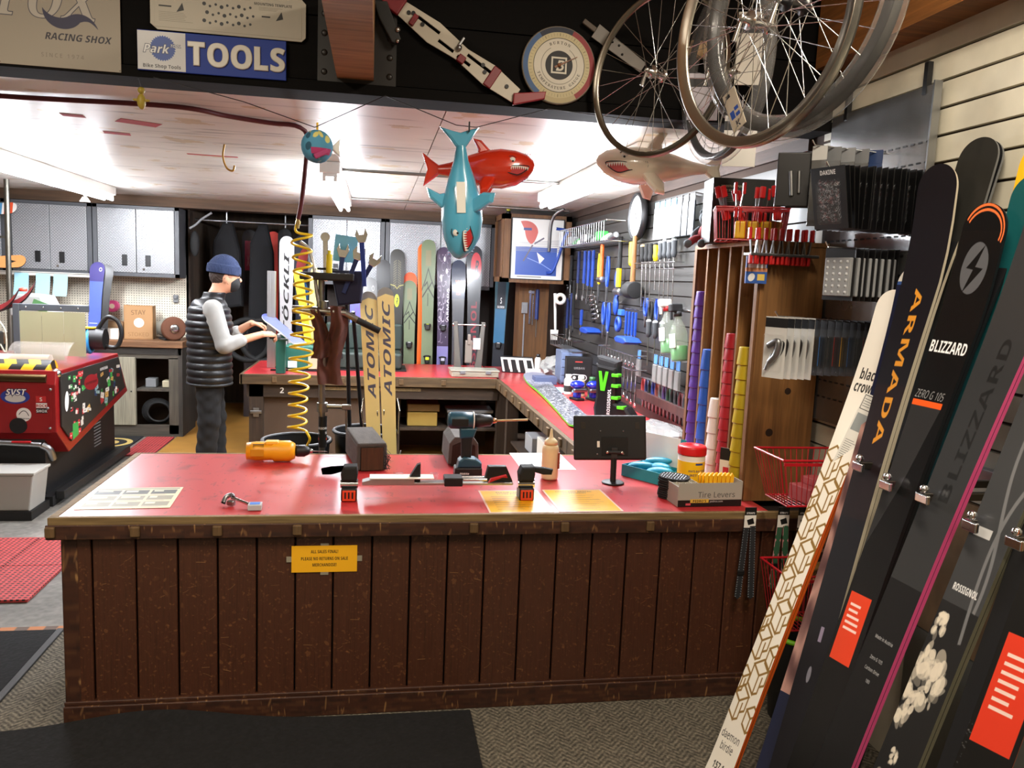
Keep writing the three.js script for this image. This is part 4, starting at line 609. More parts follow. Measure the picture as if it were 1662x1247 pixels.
{
  const t = T('temperature_gauge', 'round wall gauge with coloured rim and a snowboard emblem', 'gauge', [0.695, 2.553, HZ]);
  M('case', rot(lathe([[0, 0], [0.146, 0], [0.15, 0.006], [0.146, 0.014], [0, 0.014]], 48), Math.PI / 2), mat(0x6b6154, 0.5), t);
  const f = M('dial', new THREE.CircleGeometry(0.144, 48), label(512, 512, (c, w, h) => {
    const arc = (r, col, a0 = 0, a1 = 7) => { c.fillStyle = col; c.beginPath(); c.moveTo(256, 256); c.arc(256, 256, r, a0, a1); c.fill(); };
    arc(256, '#b3a57f'); arc(256, '#3f5f8c', 2.2, 4.1); arc(256, '#1f2638', 4.1, 5.1); arc(256, '#8e2f35', 5.1, 7.3); arc(222, '#c2b68f'); for (let i = 0; i < 60; i++) { const a = i / 60 * 6.283; c.strokeStyle = '#44402f'; c.lineWidth = i % 5 ? 1 : 3; c.beginPath(); c.moveTo(256 + 196 * Math.cos(a), 256 + 196 * Math.sin(a)); c.lineTo(256 + 216 * Math.cos(a), 256 + 216 * Math.sin(a)); c.stroke(); }
    arc(184, '#2c2a26'); arc(180, '#cfc9bb'); c.strokeStyle = '#55524a'; c.lineWidth = 3; c.beginPath(); c.arc(256, 256, 128, -1, 4.2); c.stroke(); arc(98, '#1b1b1f');
    c.strokeStyle = '#cfc9bb'; c.lineWidth = 12; c.strokeRect(206, 206, 100, 100); fillText(c, 'B', 258, 258, 100, 'sans-serif', '#cfc9bb', { style: 'bold italic' });
    const ct = (s, r, a0, st, flip) => { for (let i = 0; i < s.length; i++) { const a = a0 + i * st; c.save(); c.translate(256 + r * Math.cos(a), 256 + r * Math.sin(a)); c.rotate(a + (flip ? -Math.PI / 2 : Math.PI / 2)); fillText(c, s[i], 0, 0, 26, 'serif', '#3a362e', { style: 'bold' }); c.restore(); } };
    ct('BURTON', 152, -1.57 - 0.45, 0.18); ct('TEMPERATURE GAUGE', 154, 2.75, -0.148, true);
  }, 0.6), t); f.position.z = 0.0145; f.rotation.z = 0.0;
  M('needle', [ext([[-0.004, -0.02], [0.004, -0.02], [0.001, 0.08], [-0.001, 0.08]], 0.002).rotateZ(-1.1).translate(0, 0, 0.018), ball(0.008, 0, 0, 0.018)], mat(0x7a4a2a, 0.5), t);
}
{ // ceiling joist that runs towards the camera, with its hanger plate
  const t = SG('trim_4', 'brown timber joist meeting the dark header');
  M('joist', uvm(bx2(-0.162, -0.024, 2.44, 2.72, -0.25, 5.9), 1.4, 0.2, 0, true), wood(0xd9a06a, 0.6), t);
  M('hanger_plate', bx2(-0.235, 0.06, 2.425, 2.75, -0.25, -0.243), mat(0x14110f, 0.45), t);
  for (const x of [-0.21, 0.035]) for (const y of [2.46, 2.53, 2.6, 2.67]) M('bolt', ball(0.012, x, y, -0.243, 1, 1, 0.5), mat(0x1c1815, 0.4), t);
}
{ // white slotted binding jig hung diagonally
  const t = T('binding_jig', 'old white slotted binding jig with red ends hung diagonally', 'jig', [0.3, 2.568, HZ + 0.012]); t.rotation.z = -0.563;
  const sh = shape([[-0.28, -0.028], [-0.12, -0.045], [0.0, -0.03], [0.14, -0.044], [0.27, -0.03], [0.27, 0.03], [0.14, 0.044], [0.02, 0.03], [-0.12, 0.045], [-0.28, 0.028]]);
  for (const [x0, x1, y] of [[-0.2, -0.1, 0.012], [-0.09, -0.02, -0.012], [0.03, 0.15, 0.012], [0.0, 0.06, -0.016]]) { const h = new THREE.Path(); h.moveTo(x0, y - 0.006); h.lineTo(x1, y - 0.006); h.lineTo(x1, y + 0.006); h.lineTo(x0, y + 0.006); sh.holes.push(h); }
  M('plate', ext(sh, 0.006, 0.001), mat(0xc6bfae, 0.45), t);
  M('red_head', [B(0.075, 0.07, 0.022, -0.3, 0, 0.006, 0.006), B(0.02, 0.045, 0.02, -0.205, -0.01, 0.008, 0.004)], mat(0x7a1520, 0.45), t);
  M('red_band', B(0.034, 0.085, 0.014, 0.155, 0, 0.004, 0.004), mat(0x7a1520, 0.45), t); M('red_stop', B(0.03, 0.03, 0.02, 0.02, -0.018, 0.006, 0.004), mat(0x7a1520, 0.45), t);
  M('wing_nut', [B(0.012, 0.05, 0.01, -0.015, 0.03, 0.012, 0.004), ball(0.012, -0.01, 0.01, 0.012)], K.steel, t);
  M('red_lever', ext([[-0.02, -0.02], [0.11, -0.012], [0.12, 0.016], [-0.01, 0.024]], 0.018, 0.004).rotateZ(0.75).translate(0.28, -0.012, 0.012), mat(0x8c1f28, 0.45), t);
  for (const x of [-0.22, -0.235, -0.17, 0.1, 0.12, 0.22]) M('bushing', rot(new THREE.CylinderGeometry(0.008, 0.008, 0.008, 12), Math.PI / 2).translate(x, rnd(-0.02, 0.02), 0.004), K.black, t);
  const d = T('binding_part', 'black and silver binding arm hanging at the joist', 'binding', [0.0, 2.72, -0.2]); M('black_arm', ext([[-0.03, 0], [0.02, 0], [0.075, -0.13], [0.06, -0.15], [0.04, -0.145], [-0.01, -0.06]], 0.02, 0.004), mat(0x1d1f20, 0.4), d); M('silver_lever', ext([[-0.07, 0.0], [-0.045, 0], [-0.05, -0.06], [-0.058, -0.075], [-0.07, -0.065]], 0.015, 0.004), K.steel, d); M('pivot', [ball(0.01, 0.062, -0.1, 0.012), ball(0.008, 0.062, -0.14, 0.012)], K.chrome, d);
  const e = T('binding_jig', 'dim grey binding jig behind the thin bicycle wheel', 'jig', [0.93, 2.64, HZ + 0.012]); e.rotation.z = -0.55; M('plate', ext([[-0.11, -0.03], [0.13, -0.022], [0.13, 0.022], [-0.11, 0.03]], 0.005, 0.001), mat(0x77716a, 0.5), e); M('grip', B(0.06, 0.02, 0.012, -0.14, 0.0, 0.003, 0.003), mat(0x5b5046, 0.6), e); M('screws', [ball(0.005, 0, 0.01, 0.003), ball(0.005, 0.03, -0.01, 0.003), ball(0.005, -0.03, 0.005, 0.003)], K.black, e);
}
// ---------- bicycle wheels ----------
function wheel(lab, p, ax, R, rimM, o = {}) {
  const t = T('bicycle_wheel', lab, 'wheel', p); t.quaternion.setFromUnitVectors(V3(0, 0, 1), V3(...ax).normalize());
  const d = o.deep || 0.02, w = o.w || 0.011;
  M('rim', rot(new THREE.LatheGeometry([[R - d, -w * 0.5], [R - 0.004, -w], [R, -w], [R - 0.003, -w + 0.003], [R - 0.003, w - 0.003], [R, w], [R - 0.004, w], [R - d, w * 0.5], [R - d, -w * 0.5]].map(([a, b]) => new THREE.Vector2(a, b)), 72), Math.PI / 2), rimM, t);
  const h = M('hub', rot(lathe([[0, -0.05], [0.008, -0.05], [0.01, -0.036], [0.024, -0.034], [0.024, -0.03], [0.013, -0.024], [0.012, 0.024], [0.024, 0.03], [0.024, 0.034], [0.01, 0.036], [0.008, 0.05], [0, 0.05]], 20), Math.PI / 2), o.hub || K.chrome, t);
  M('quick_release', [rod([0, 0, -0.062], [0, 0, 0.062], 0.005), rod([0, 0, 0.06], [-0.015, -0.055, 0.068], 0.005, 0.008), ball(0.011, 0, 0, 0.06)], K.chrome, h);
  for (let i = 0; i < 28; i++) { const a = i / 28 * 6.283, s = i % 2 ? 1 : -1, b = a + (i % 4 < 2 ? 0.9 : -0.9); M('spoke', rod([0.023 * Math.cos(b), 0.023 * Math.sin(b), s * 0.031], [(R - d) * Math.cos(a), (R - d) * Math.sin(a), 0], 0.0013, 0.0013, 5), o.spoke || K.chrome, t); }
  if (o.bag) M('plastic_bag', new THREE.TorusGeometry(R - 0.012, 0.034, 10, 60).scale(1, 1, 0.8), mat(0xffffff, 0.12, { transmission: 0.94, thickness: 0, ior: 1.25, bumpMap: softNoise, bumpScale: 0.002, key: 'film' }), t);
  return t;
}
const hang = (p, top, lab) => tag(M('hanging_wire', rod(p, top, 0.003), K.steel), lab, 'wire');
wheel('thin silver rear wheel hanging furthest left under the header', [1.004, 2.479, 0.06], [-0.83, 0.03, 0.56], 0.3, metal(0x9a958a, 0.3));
wheel('bagged dark rimmed wheel hanging second from the left', [1.249, 2.5, 0.1], [-1, 0, 0.05], 0.318, mat(0x1b1b1d, 0.3), { deep: 0.026, bag: true });
wheel('silver wheel with deep rim hanging in front of the bagged wheel', [0.976, 2.399, 0.935], [-0.945, 0, 0.31], 0.318, metal(0xc6c3ba, 0.28), { deep: 0.03, w: 0.013 });
const w3 = wheel('black rimmed bagged wheel with a paper tag hanging nearest the camera', [1.048, 2.436, 0.985], [-0.945, 0, 0.31], 0.318, mat(0x101114, 0.25), { deep: 0.034, w: 0.014, bag: true, hub: mat(0x15161a, 0.3) });
{ const o = M('paper_tag', plate(0.05, 0.12, 0.002), label(96, 220, (c, w, h) => { c.fillStyle = '#d9cdb8'; c.fillRect(0, 0, w, h); c.fillStyle = '#24242a'; c.fillRect(20, 14, 30, 20); c.fillStyle = '#1d4fb8'; c.fillRect(14, 110, 30, 44); c.fillRect(50, 100, 30, 20); c.fillRect(50, 134, 30, 20); fillText(c, 'K', 46, 190, 50, 'sans-serif', '#1c1a2a', { style: 'bold' }); }), w3); o.position.set(-0.16, -0.24, 0.034); o.rotation.z = 0.5; }
for (const [p, l] of [[[1.004, 2.779, 0.06], 'steel wire holding the thin silver wheel'], [[1.249, 2.818, 0.1], 'steel wire holding the bagged dark wheel'], [[0.976, 2.717, 0.935], 'steel wire holding the deep silver wheel'], [[1.048, 2.754, 0.985], 'steel wire holding the nearest black wheel']]) hang(p, [p[0], 3.2, p[2]], l);
for (const [x, y, w, h, c, l] of [[1.45, 2.66, 0.1, 0.28, 0xcfc8bc, 'tall pale product card hanging behind the nearest wheels'], [1.27, 2.46, 0.12, 0.18, 0xb9b4c0, 'lavender grey product card hanging behind the bagged wheel'], [1.44, 2.3, 0.13, 0.2, 0xe6e4de, 'white product card with dark frame hanging above the tower']]) {
  const t = T('hanging_card', l, 'card', [x, y, -0.14], -0.3); M('card', B(w, h, 0.004, 0, 0, 0, 0.001), mat(c, 0.5), t); M('header_band', B(w, h * 0.18, 0.005, 0, h * 0.3, 0), K.darkgrey, t); M('hook_wire', rod([0, h / 2, 0], [0, h / 2 + 0.08, 0], 0.002), K.steel, t);
}
tag(M('beige_roll', rot(lathe([[0.016, -0.03], [0.034, -0.03], [0.034, 0.03], [0.016, 0.03], [0.016, -0.03]], 24), 0, 0, Math.PI / 2).translate(1.26, 2.655, -0.2), mat(0xc9a878, 0.7)), 'beige tape roll hanging on the header behind the wheels', 'tape');
// ---------- inflatable sharks ----------
function shark(lab, p, len, m, fat, euler) {
  const t = T('inflatable_shark', lab, 'inflatable', p); t.rotation.set(...euler); const L = len;
  const prof = [[-0.36, 0.03, 0.03], [-0.25, 0.045, 0.045], [-0.1, 0.085, 0.075], [0.05, 0.115, 0.1], [0.2, 0.125, 0.105], [0.33, 0.11, 0.09], [0.43, 0.075, 0.065], [0.485, 0.035, 0.035], [0.5, 0.004, 0.004]];
  const P = [], U = [], I = [], S = 20; prof.forEach(([x, ry, rz], i) => { for (let k = 0; k <= S; k++) { const a = k / S * 6.2832; P.push(x * L, ry * fat * L * Math.sin(a) + (x > 0.3 ? (x - 0.3) * 0.12 * L : 0), rz * fat * L * Math.cos(a)); U.push(k / S, i / 8); } });
  for (let i = 0; i < prof.length - 1; i++) for (let k = 0; k < S; k++) { const a = i * (S + 1) + k, b = a + S + 1; I.push(a, b, a + 1, a + 1, b, b + 1); }
  const g = new THREE.BufferGeometry(); g.setAttribute('position', new THREE.Float32BufferAttribute(P, 3)); g.setAttribute('uv', new THREE.Float32BufferAttribute(U, 2)); g.setIndex(I.reverse()); g.computeVertexNormals();
  M('body', g, m, t);
  const seam = []; for (let k = 0; k < 22; k++) { const x = (0.02 + k * 0.021) * L; for (const s of [1, -1]) seam.push(B(0.004 * L, 0.012 * L, 0.03 * L, x, s * (0.118 - Math.max(0, (k * 0.021 - 0.2)) * 0.2) * fat * L + (x > 0.3 * L ? (x - 0.3 * L) * 0.12 : 0), 0, 0.002)); } M('seam_puckers', seam, m, t);
  const fin = (pts, th, tf) => { const q = M('fin', ext(pts.map(([a, b]) => [a * L, b * L]), th * L, th * L * 0.42), m, t); tf(q); return q; };
  const tl = M('tail_fin', ext([[-0.34, 0.03], [-0.42, 0.09], [-0.5, 0.16], [-0.47, 0.05], [-0.46, 0], [-0.48, -0.06], [-0.5, -0.14], [-0.41, -0.08], [-0.34, -0.03]].map(([a, b]) => [a * L, b * L]), 0.05 * L, 0.02 * L), m, t);
  fin([[-0.02, 0.07], [0.0, 0.17], [-0.05, 0.27], [0.03, 0.25], [0.1, 0.17], [0.14, 0.08]], 0.05, () => {});
  for (const s of [1, -1]) fin([[0, 0], [-0.06, -0.14], [-0.05, -0.24], [0.02, -0.22], [0.07, -0.12], [0.11, 0]], 0.05, (q) => { q.position.set(0.06 * L, -0.05 * L, s * 0.06 * L); q.rotation.x = -s * 0.75; });
  for (const s of [1, -1]) {
    const F = fat, e = M('eye', ball(0.024 * L, 0.3 * L, 0.06 * L, s * 0.084 * F * L, 1.1, 1, 0.35), K.white, t); M('pupil', ball(0.009 * L, 0.304 * L, 0.048 * L, s * (0.084 * F + 0.008) * L, 1, 1, 0.3), K.black, e); M('brow', tube([[0.27 * L, 0.09 * L, s * 0.08 * F * L], [0.3 * L, 0.094 * L, s * 0.076 * F * L], [0.335 * L, 0.078 * L, s * 0.076 * F * L]], 0.003 * L), K.black, e);
    const mo = M('mouth', ext([[0.2, -0.03], [0.26, 0.0], [0.35, 0.008], [0.44, -0.004], [0.39, -0.05], [0.34, -0.068], [0.27, -0.05]].map(([a, b]) => [a * L, b * L]), 0.03 * L, 0.002 * L).translate(0, 0, s * (0.09 * F - 0.013) * L), mat(0xb8121a, 0.4), t); M('lip', tube([[0.2, -0.03], [0.26, 0.002], [0.35, 0.011], [0.445, -0.003], [0.39, -0.052], [0.34, -0.071], [0.27, -0.052]].map(([a, b]) => [a * L, b * L, s * (0.09 * F + 0.002) * L]), 0.004 * L, 60, true), K.black, mo);
    const th = []; for (let k = 0; k < 12; k++) { const a = 0.225 + k * 0.018; th.push(ext([[a, -0.012 + 0.02 * Math.sin((k + 1) / 13 * 3.1)], [a + 0.018, -0.012 + 0.02 * Math.sin((k + 2) / 13 * 3.1)], [a + 0.009, -0.042 + 0.018 * Math.sin((k + 1) / 13 * 3.1)]].map(([q, b]) => [q * L, b * L]), 0.004 * L).translate(0, 0, s * (0.09 * F + 0.004) * L)); } M('teeth', th, K.white, mo);
    for (let k = 0; k < 3; k++) M('gill', tube([[(0.13 + k * 0.014) * L, 0.02 * L, s * 0.1 * F * L], [(0.122 + k * 0.014) * L, -0.01 * L, s * 0.1 * F * L], [(0.13 + k * 0.014) * L, -0.04 * L, s * 0.095 * F * L]], 0.002 * L), K.black, t);
  }
  M('valve', [rot(new THREE.CylinderGeometry(0.012 * L, 0.014 * L, 0.012 * L, 12), Math.PI / 2).translate(-0.18 * L, 0, 0.06 * fat * L)], m, t);
  return t;
}
const vinyl = (c) => mat(c, 0.22, { clearcoat: 1, clearcoatRoughness: 0.08 });
const redVinyl = vinyl(0xd9361c), blueVinyl = vinyl(0x58b4d8), paleVinyl = vinyl(0xf0e6d0);
shark('red inflatable shark with its nose to the right', [0.415, 2.16, -0.42], 0.47, redVinyl, 1.4, [0, -0.15, 0.06]);
const bs = shark('blue inflatable shark hanging nose down by its tail', [0.333, 2.04, -0.285], 0.52, blueVinyl, 1.3, [0.0, Math.PI, -1.62]);
M('white_sticker', B(0.12, 0.035, 0.003, 0.02, 0.01, -0.072, 0.001), K.paper, bs);
shark('cream inflatable shark with its nose to the left', [1.28, 2.25, -0.62], 0.6, paleVinyl, 1.15, [0, Math.PI - 0.1, 0]);
{
  const t = T('toy_fish', 'round patchwork toy fish clipped to the black string', 'toy', [-0.235, 2.185, -0.27], 0.3);
  M('body', ball(0.062, 0, 0, 0, 1, 1.02, 0.8), label(256, 128, (c, w, h) => { c.fillStyle = '#4f93b4'; c.fillRect(0, 0, w, h); for (let i = 0; i < 40; i++) { c.fillStyle = ['#d8cf7a', '#3f86ae', '#86b8c6', '#28566e'][i % 4]; c.beginPath(); c.ellipse(rnd(0, w), rnd(0, h), rnd(5, 16), rnd(4, 12), rnd(0, 3), 0, 7); c.fill(); } c.fillStyle = '#b0386c'; c.fillRect(40, 70, 60, 16); }, 0.8), t);
  M('tail', ext([[0.05, 0], [0.09, 0.04], [0.085, 0], [0.09, -0.03]], 0.02, 0.005), K.white, t); M('mouth', B(0.06, 0.02, 0.01, -0.01, -0.03, 0.046, 0.005).rotateZ(0.5), mat(0xa93a6e, 0.7), t); M('pin', B(0.007, 0.04, 0.01, 0, 0.07, 0.0, 0.002), K.yellow, t);
}
tag(M('clothes_line', wire([[-0.82, 2.388, -0.236], [-0.5, 2.325, -0.238], [-0.244, 2.255, -0.26], [0.021, 2.388, -0.236], [0.3, 2.303, -0.262], [0.38, 2.3, -0.262], [0.664, 2.388, -0.236], [1.06, 2.36, -0.2], [1.5, 2.385, -0.236]], 0.0018), K.black), 'thin black string looped below the header', 'string');
tag(M('clothes_peg', B(0.006, 0.04, 0.012, 0.352, 2.3, -0.262, 0.002), K.black), 'black clothes peg above the blue shark', 'peg');
// ---------- hoses and bits on the ceiling ----------
tag(M('air_hose', tube([[-2.4, 2.386, -0.8], [-1.58, 2.386, -0.82], [-0.82, 2.386, -0.78], [-0.68, 2.386, -0.9], [-0.5, 2.386, -1.0], [-0.38, 2.386, -1.04], [-0.342, 2.36, -1.08], [-0.35, 2.2, -1.1], [-0.372, 2.02, -1.13], [-0.385, 1.96, -1.14]], 0.011, 90), mat(0x5a1a20, 0.5)), 'dark red air hose running across the ceiling and dropping down', 'hose');
{
  const pts = []; const turns = 16; pts.push([-0.385, 1.96, -1.14], [-0.395, 1.9, -1.14]);
  for (let i = 0; i <= turns * 12; i++) { const a = i / 12 * 6.2832, k = i / (turns * 12); const r = 0.05 - 0.006 * Math.sin(k * 9), stretch = Math.pow(k, 0.92); pts.push([-0.37 + r * Math.cos(a) + 0.012 * Math.sin(k * 5), 1.885 - 1.0 * stretch, -1.15 + r * Math.sin(a)]); }
  pts.push([-0.32, 0.86, -1.14], [-0.34, 0.8, -1.2]);
  const t = T('coiled_hose', 'bright yellow coiled air hose hanging behind the counter', 'hose'); M('coil', tube(pts, 0.0065, 1300, false, 7), mat(0xe3c414, 0.35), t);
  M('coupler', [rod([-0.384, 1.97, -1.14], [-0.388, 1.915, -1.14], 0.009), rod([-0.385, 1.95, -1.14], [-0.386, 1.935, -1.14], 0.013)], metal(0xb39a62, 0.3), t);
}
for (const [x, z, w, d, r, l] of [[-1.447, -1.263, 0.1, 0.07, 0.1, 'small red sticker on the ceiling left of the others'], [-1.172, -1.342, 0.19, 0.12, 0.5, 'large red diamond sticker on the ceiling'], [-1.387, -1.731, 0.13, 0.08, 0.2, 'red slanted sticker on the ceiling'], [-1.02, -2.377, 0.3, 0.04, 0.04, 'long thin red strip stuck to the ceiling']]) { const o = M('ceiling_sticker', B(w, 0.0012, d), mat(0xa8242c, 0.85)); o.position.set(x, 2.3992, z); o.rotation.y = r; tag(o, l, 'sticker'); }
tag(M('ceiling_hook', tube([[-0.86, 2.4, -1.87], [-0.87, 2.33, -1.88], [-0.85, 2.27, -1.9], [-0.82, 2.26, -1.9], [-0.81, 2.29, -1.9]], 0.006), mat(0xc79a3a, 0.4)), 'brass coloured wire hook hanging from the ceiling', 'hook');
{ const t = T('rubber_chick', 'tiny yellow rubber bird hanging under the header', 'toy', [-0.88, 2.33, -0.3]); M('body', ball(0.022, 0, -0.02, 0, 0.7, 1.3, 0.7), mat(0xb09a3a, 0.5), t); M('head', ball(0.013, 0, 0.02, 0), mat(0xb09a3a, 0.5), t); M('string', rod([0, 0.03, 0], [0, 0.06, 0.05], 0.0015), K.black, t); for (const s of [-1, 1]) M('wing', ball(0.01, s * 0.018, -0.015, 0, 1.3, 0.5, 0.5), mat(0xb09a3a, 0.5), t); }
for (const [x0, x1, z, l] of [[-0.25, 1.27, -2.55, 'grey conduit crossing the ceiling between the middle and right lamps'], [-0.25, 1.8, -4.6, 'grey conduit crossing the ceiling near the back beam']]) tag(M('conduit', rod([x0, 2.386, z], [x1, 2.386, z], 0.011), metal(0x8b8984, 0.4)), l, 'conduit');
// ---------- back and side workbenches ----------
const benchEdge = wood(0x7a5f3c, 0.75), benchWood = wood(0x4f3a26, 0.8), darkPanel = mat(0x4d3c2e, 0.85);
{
  const t = T('workbench', 'long back workbench with red top and heavy worn wooden edge', 'workbench');
  const BT = M('benchtop', uvm(bx2(-1.13, 1.12, 0.77, 0.802, -5.35, -4.235), 0.8), redTop, t);
  M('front_edge', uvm(bx2(-1.15, 1.13, 0.715, 0.803, -4.235, -4.2, 0.004), 1.5, 0, 0, true), benchEdge, t);
  M('left_edge', uvm(bx2(-1.155, -1.13, 0.715, 0.803, -5.35, -4.2, 0.004), 1.5), benchEdge, t);
  for (const x of [-0.86, -0.28, 0.24, 0.62, -0.02]) M('bolt_block', uvm(bx2(x - 0.02, x + 0.02, 0.735, 0.785, -4.2, -4.188, 0.004), 3), blockWood, t);
  M('apron', uvm(bx2(-1.1, 1.14, 0.6, 0.715, -4.27, -4.24), 1.2, 0, 0, true), benchWood, t);
  for (const x of [-1.02, 1.19]) M('leg', uvm(bx2(x - 0.06, x + 0.06, 0, 0.715, -4.36, -4.24), 1.5), benchWood, t);
  M('front_panel', bx2(-0.96, 0.22, 0.02, 0.6, -4.32, -4.3), darkPanel, t); M('shelf', uvm(bx2(0.22, 1.13, 0.3, 0.32, -4.9, -4.3)), benchWood, t); M('back_board', bx2(-1.0, 1.13, 0.02, 0.7, -5.0, -4.98), darkPanel, t); M('partition', bx2(0.2, 0.24, 0.02, 0.6, -4.95, -4.3), benchWood, t);
  M('slot_rail', [bx2(-0.48, -0.13, 0.672, 0.7, -4.238, -4.232), bx2(0.0, 0.42, 0.672, 0.7, -4.238, -4.232)], wood(0xa08658, 0.7), t);
  const n = M('painted_number', new TextGeometry('2', { font, size: 0.05, depth: 0.001, curveSegments: 5 }), K.white, t); n.position.set(-0.82, 0.635, -4.24);
  const b = M('bottle_opener', [B(0.05, 0.08, 0.01, 0, 0, 0, 0.004), B(0.1, 0.03, 0.02, 0, 0.005, 0.006, 0.008)], K.steel, t); b.position.set(-1.02, 0.46, -4.234);
  for (const [x, w, y, h, c, l] of [[0.45, 0.28, 0.322, 0.13, 0xa5863c, 1], [0.46, 0.3, 0.46, 0.07, 0x6b5227, 0], [0.9, 0.42, 0.322, 0.12, 0x55575a, 0], [0.9, 0.44, 0.45, 0.03, 0x8b8f94, 0]]) { const o = M('storage_box', Bb(w, h, 0.3, 0, 0, 0, 0.008), mat(c, 0.6)); o.position.set(x, y, -4.55); tag(o, { 0xa5863c: 'yellow wooden drawer box under the back bench', 0x6b5227: 'dark tan tray on the yellow drawer box', 0x55575a: 'grey plastic crate under the back bench', 0x8b8f94: 'pale lid on the grey plastic crate' }[c], 'box'); }
}
{
  const t = T('workbench', 'right side workbench with red top running along the tool wall', 'workbench');
  M('benchtop', uvm(bx2(1.14, 1.89, 0.77, 0.802, -5.3, -1.06), 0.8), redTop, t);
  M('front_edge', uvm(bx2(1.105, 1.14, 0.715, 0.803, -4.24, -1.06, 0.004), 1.5), benchEdge, t);
  for (let z = -3.95; z < -1.2; z += 0.34) M('bolt_block', uvm(bx2(1.09, 1.106, 0.735, 0.785, z - 0.028, z + 0.028, 0.004), 3), blockWood, t);
  for (let z = -3.8; z < -1.2; z += 0.34) M('edge_groove', bx2(1.103, 1.106, 0.72, 0.8, z - 0.008, z + 0.008), darkPanel, t);
  for (const z of [-3.9, -1.35]) M('leg', uvm(bx2(1.16, 1.26, 0, 0.77, z - 0.05, z + 0.05), 1.5), benchWood, t);
  M('back_panel', bx2(1.86, 1.88, 0.02, 0.77, -5.2, -1.1), darkPanel, t); M('low_shelf', uvm(bx2(1.2, 1.86, 0.28, 0.3, -4.2, -1.1)), benchWood, t);
  M('backsplash', uvm(bx2(1.872, 1.892, 0.803, 0.86, -5.0, -0.84), 1.5), wood(0x5a2a24, 0.7), t);
  for (const [z, h, c, l] of [[-3.4, 0.14, 0x9a9c9e, 'grey parts tub under the right bench nearest the corner'], [-2.9, 0.2, 0xcfccc2, 'white carton under the right bench'], [-2.3, 0.1, 0x6d4a2a, 'brown tray under the right bench']]) { const o = M('storage_box', Bb(0.3, h, 0.3, 0, 0, 0, 0.006), mat(c, 0.6)); o.position.set(1.42, 0.302, z); tag(o, l, 'box'); }
}
// ---------- diamond plate cabinets ----------
const diamond = dtex(128, 128, (u, v) => { const f = (a, b) => { const x = (((u * 8 + a) % 2) + 2) % 2 - 1, y = (((v * 8 + b) % 2) + 2) % 2 - 1; return [x, y]; }; let m = 0; for (const [a, b, s] of [[0, 0, 1], [1, 1, -1]]) { const [x, y] = f(a, b); const p = (x + s * y) * 0.707, q = (x - s * y) * 0.707; m = Math.max(m, 1 - (p * p / 0.6 + q * q / 0.05)); } return cl(172 + 80 * Math.max(0, m)); });
const plateM = mat(0xd9dce0, 0.36, { metalness: 0.4, map: diamond, bumpMap: diamond, bumpScale: 0.006 });
function plateCabinet(lab, x0, x1, y0 = 1.59, y1 = 2.29, z = -5.65) {
  const t = T('wall_cabinet', lab, 'cabinet', [x0, y0, z]), w = x1 - x0, h = y1 - y0, fr = mat(0x4a4c50, 0.5);
  M('body', bx2(0, w, 0, h, -0.3, -0.02), fr, t);
  M('face_frame', [bx2(0, 0.04, 0, h, -0.02, 0), bx2(w - 0.04, w, 0, h, -0.02, 0), bx2(0, w, 0, 0.035, -0.02, 0), bx2(0, w, h - 0.03, h, -0.02, 0)], fr, t);
  for (const k of [0, 1]) {
    const a = 0.042 + k * (w - 0.084) / 2, d = M('door', uvm(bx2(a + 0.003, a + (w - 0.084) / 2 - 0.003, 0.038, h - 0.033, -0.018, 0.008, 0.003), 9), plateM, t);
    const hx = k ? w / 2 + 0.11 : w / 2 - 0.11; const hd = M('handle', B(0.05, 0.11, 0.012, hx, 0.16, 0.01, 0.004), K.black, d); if (k) M('lock', rot(new THREE.CylinderGeometry(0.012, 0.012, 0.008, 14), Math.PI / 2).translate(hx - 0.04, 0.075, 0.012), K.chrome, d);
  }
}
plateCabinet('diamond plate cabinet left of the doorway', -2.78, -1.97); plateCabinet('diamond plate cabinet above the blue papers', -3.56, -2.79); plateCabinet('diamond plate cabinet partly cut off at the left', -4.34, -3.57);
plateCabinet('diamond plate cabinet right of the doorway', -0.7, 0.08); plateCabinet('diamond plate cabinet behind the blue shark', 0.09, 1.25);
// ---------- skis standing behind the back bench ----------
tag(M('ski_ledge', [bx2(-0.6, 1.6, 0.36, 0.4, -5.9, -5.38), bx2(-0.58, -0.52, 0, 0.36, -5.85, -5.5), bx2(1.5, 1.56, 0, 0.36, -5.85, -5.5)], benchWood), 'low plank ledge carrying the row of skis behind the bench', 'shelf');
const binding = (g, y, c) => { const o = M('binding', [B(0.07, 0.035, 0.04, 0, y, 0.032, 0.008), B(0.055, 0.06, 0.045, 0, y - 0.02, 0.05, 0.012), B(0.075, 0.02, 0.05, 0, y - 0.33, 0.035, 0.008), B(0.05, 0.09, 0.06, 0, y - 0.36, 0.05, 0.012)], mat(0x131315, 0.4), g); M('binding_accent', [B(0.03, 0.02, 0.01, 0, y + 0.005, 0.06, 0.003), B(0.04, 0.03, 0.012, 0, y - 0.35, 0.082, 0.003)], mat(c, 0.4), o); };
const mtn = (c, y, s) => { c.strokeStyle = '#191c18'; c.lineWidth = 5; c.beginPath(); c.moveTo(8, y + 60 * s); c.lineTo(40, y + 10 * s); c.lineTo(64, y - 40 * s); c.lineTo(90, y + 6 * s); c.lineTo(122, y + 50 * s); c.moveTo(30, y + 40 * s); c.lineTo(56, y + 20 * s); c.lineTo(66, y + 50 * s); c.lineTo(100, y + 20 * s); c.moveTo(14, y + 90 * s); c.lineTo(64, y + 46 * s); c.lineTo(116, y + 90 * s); c.stroke(); };
const S = (draw) => skiTex(draw, 128, 512, 0.35);
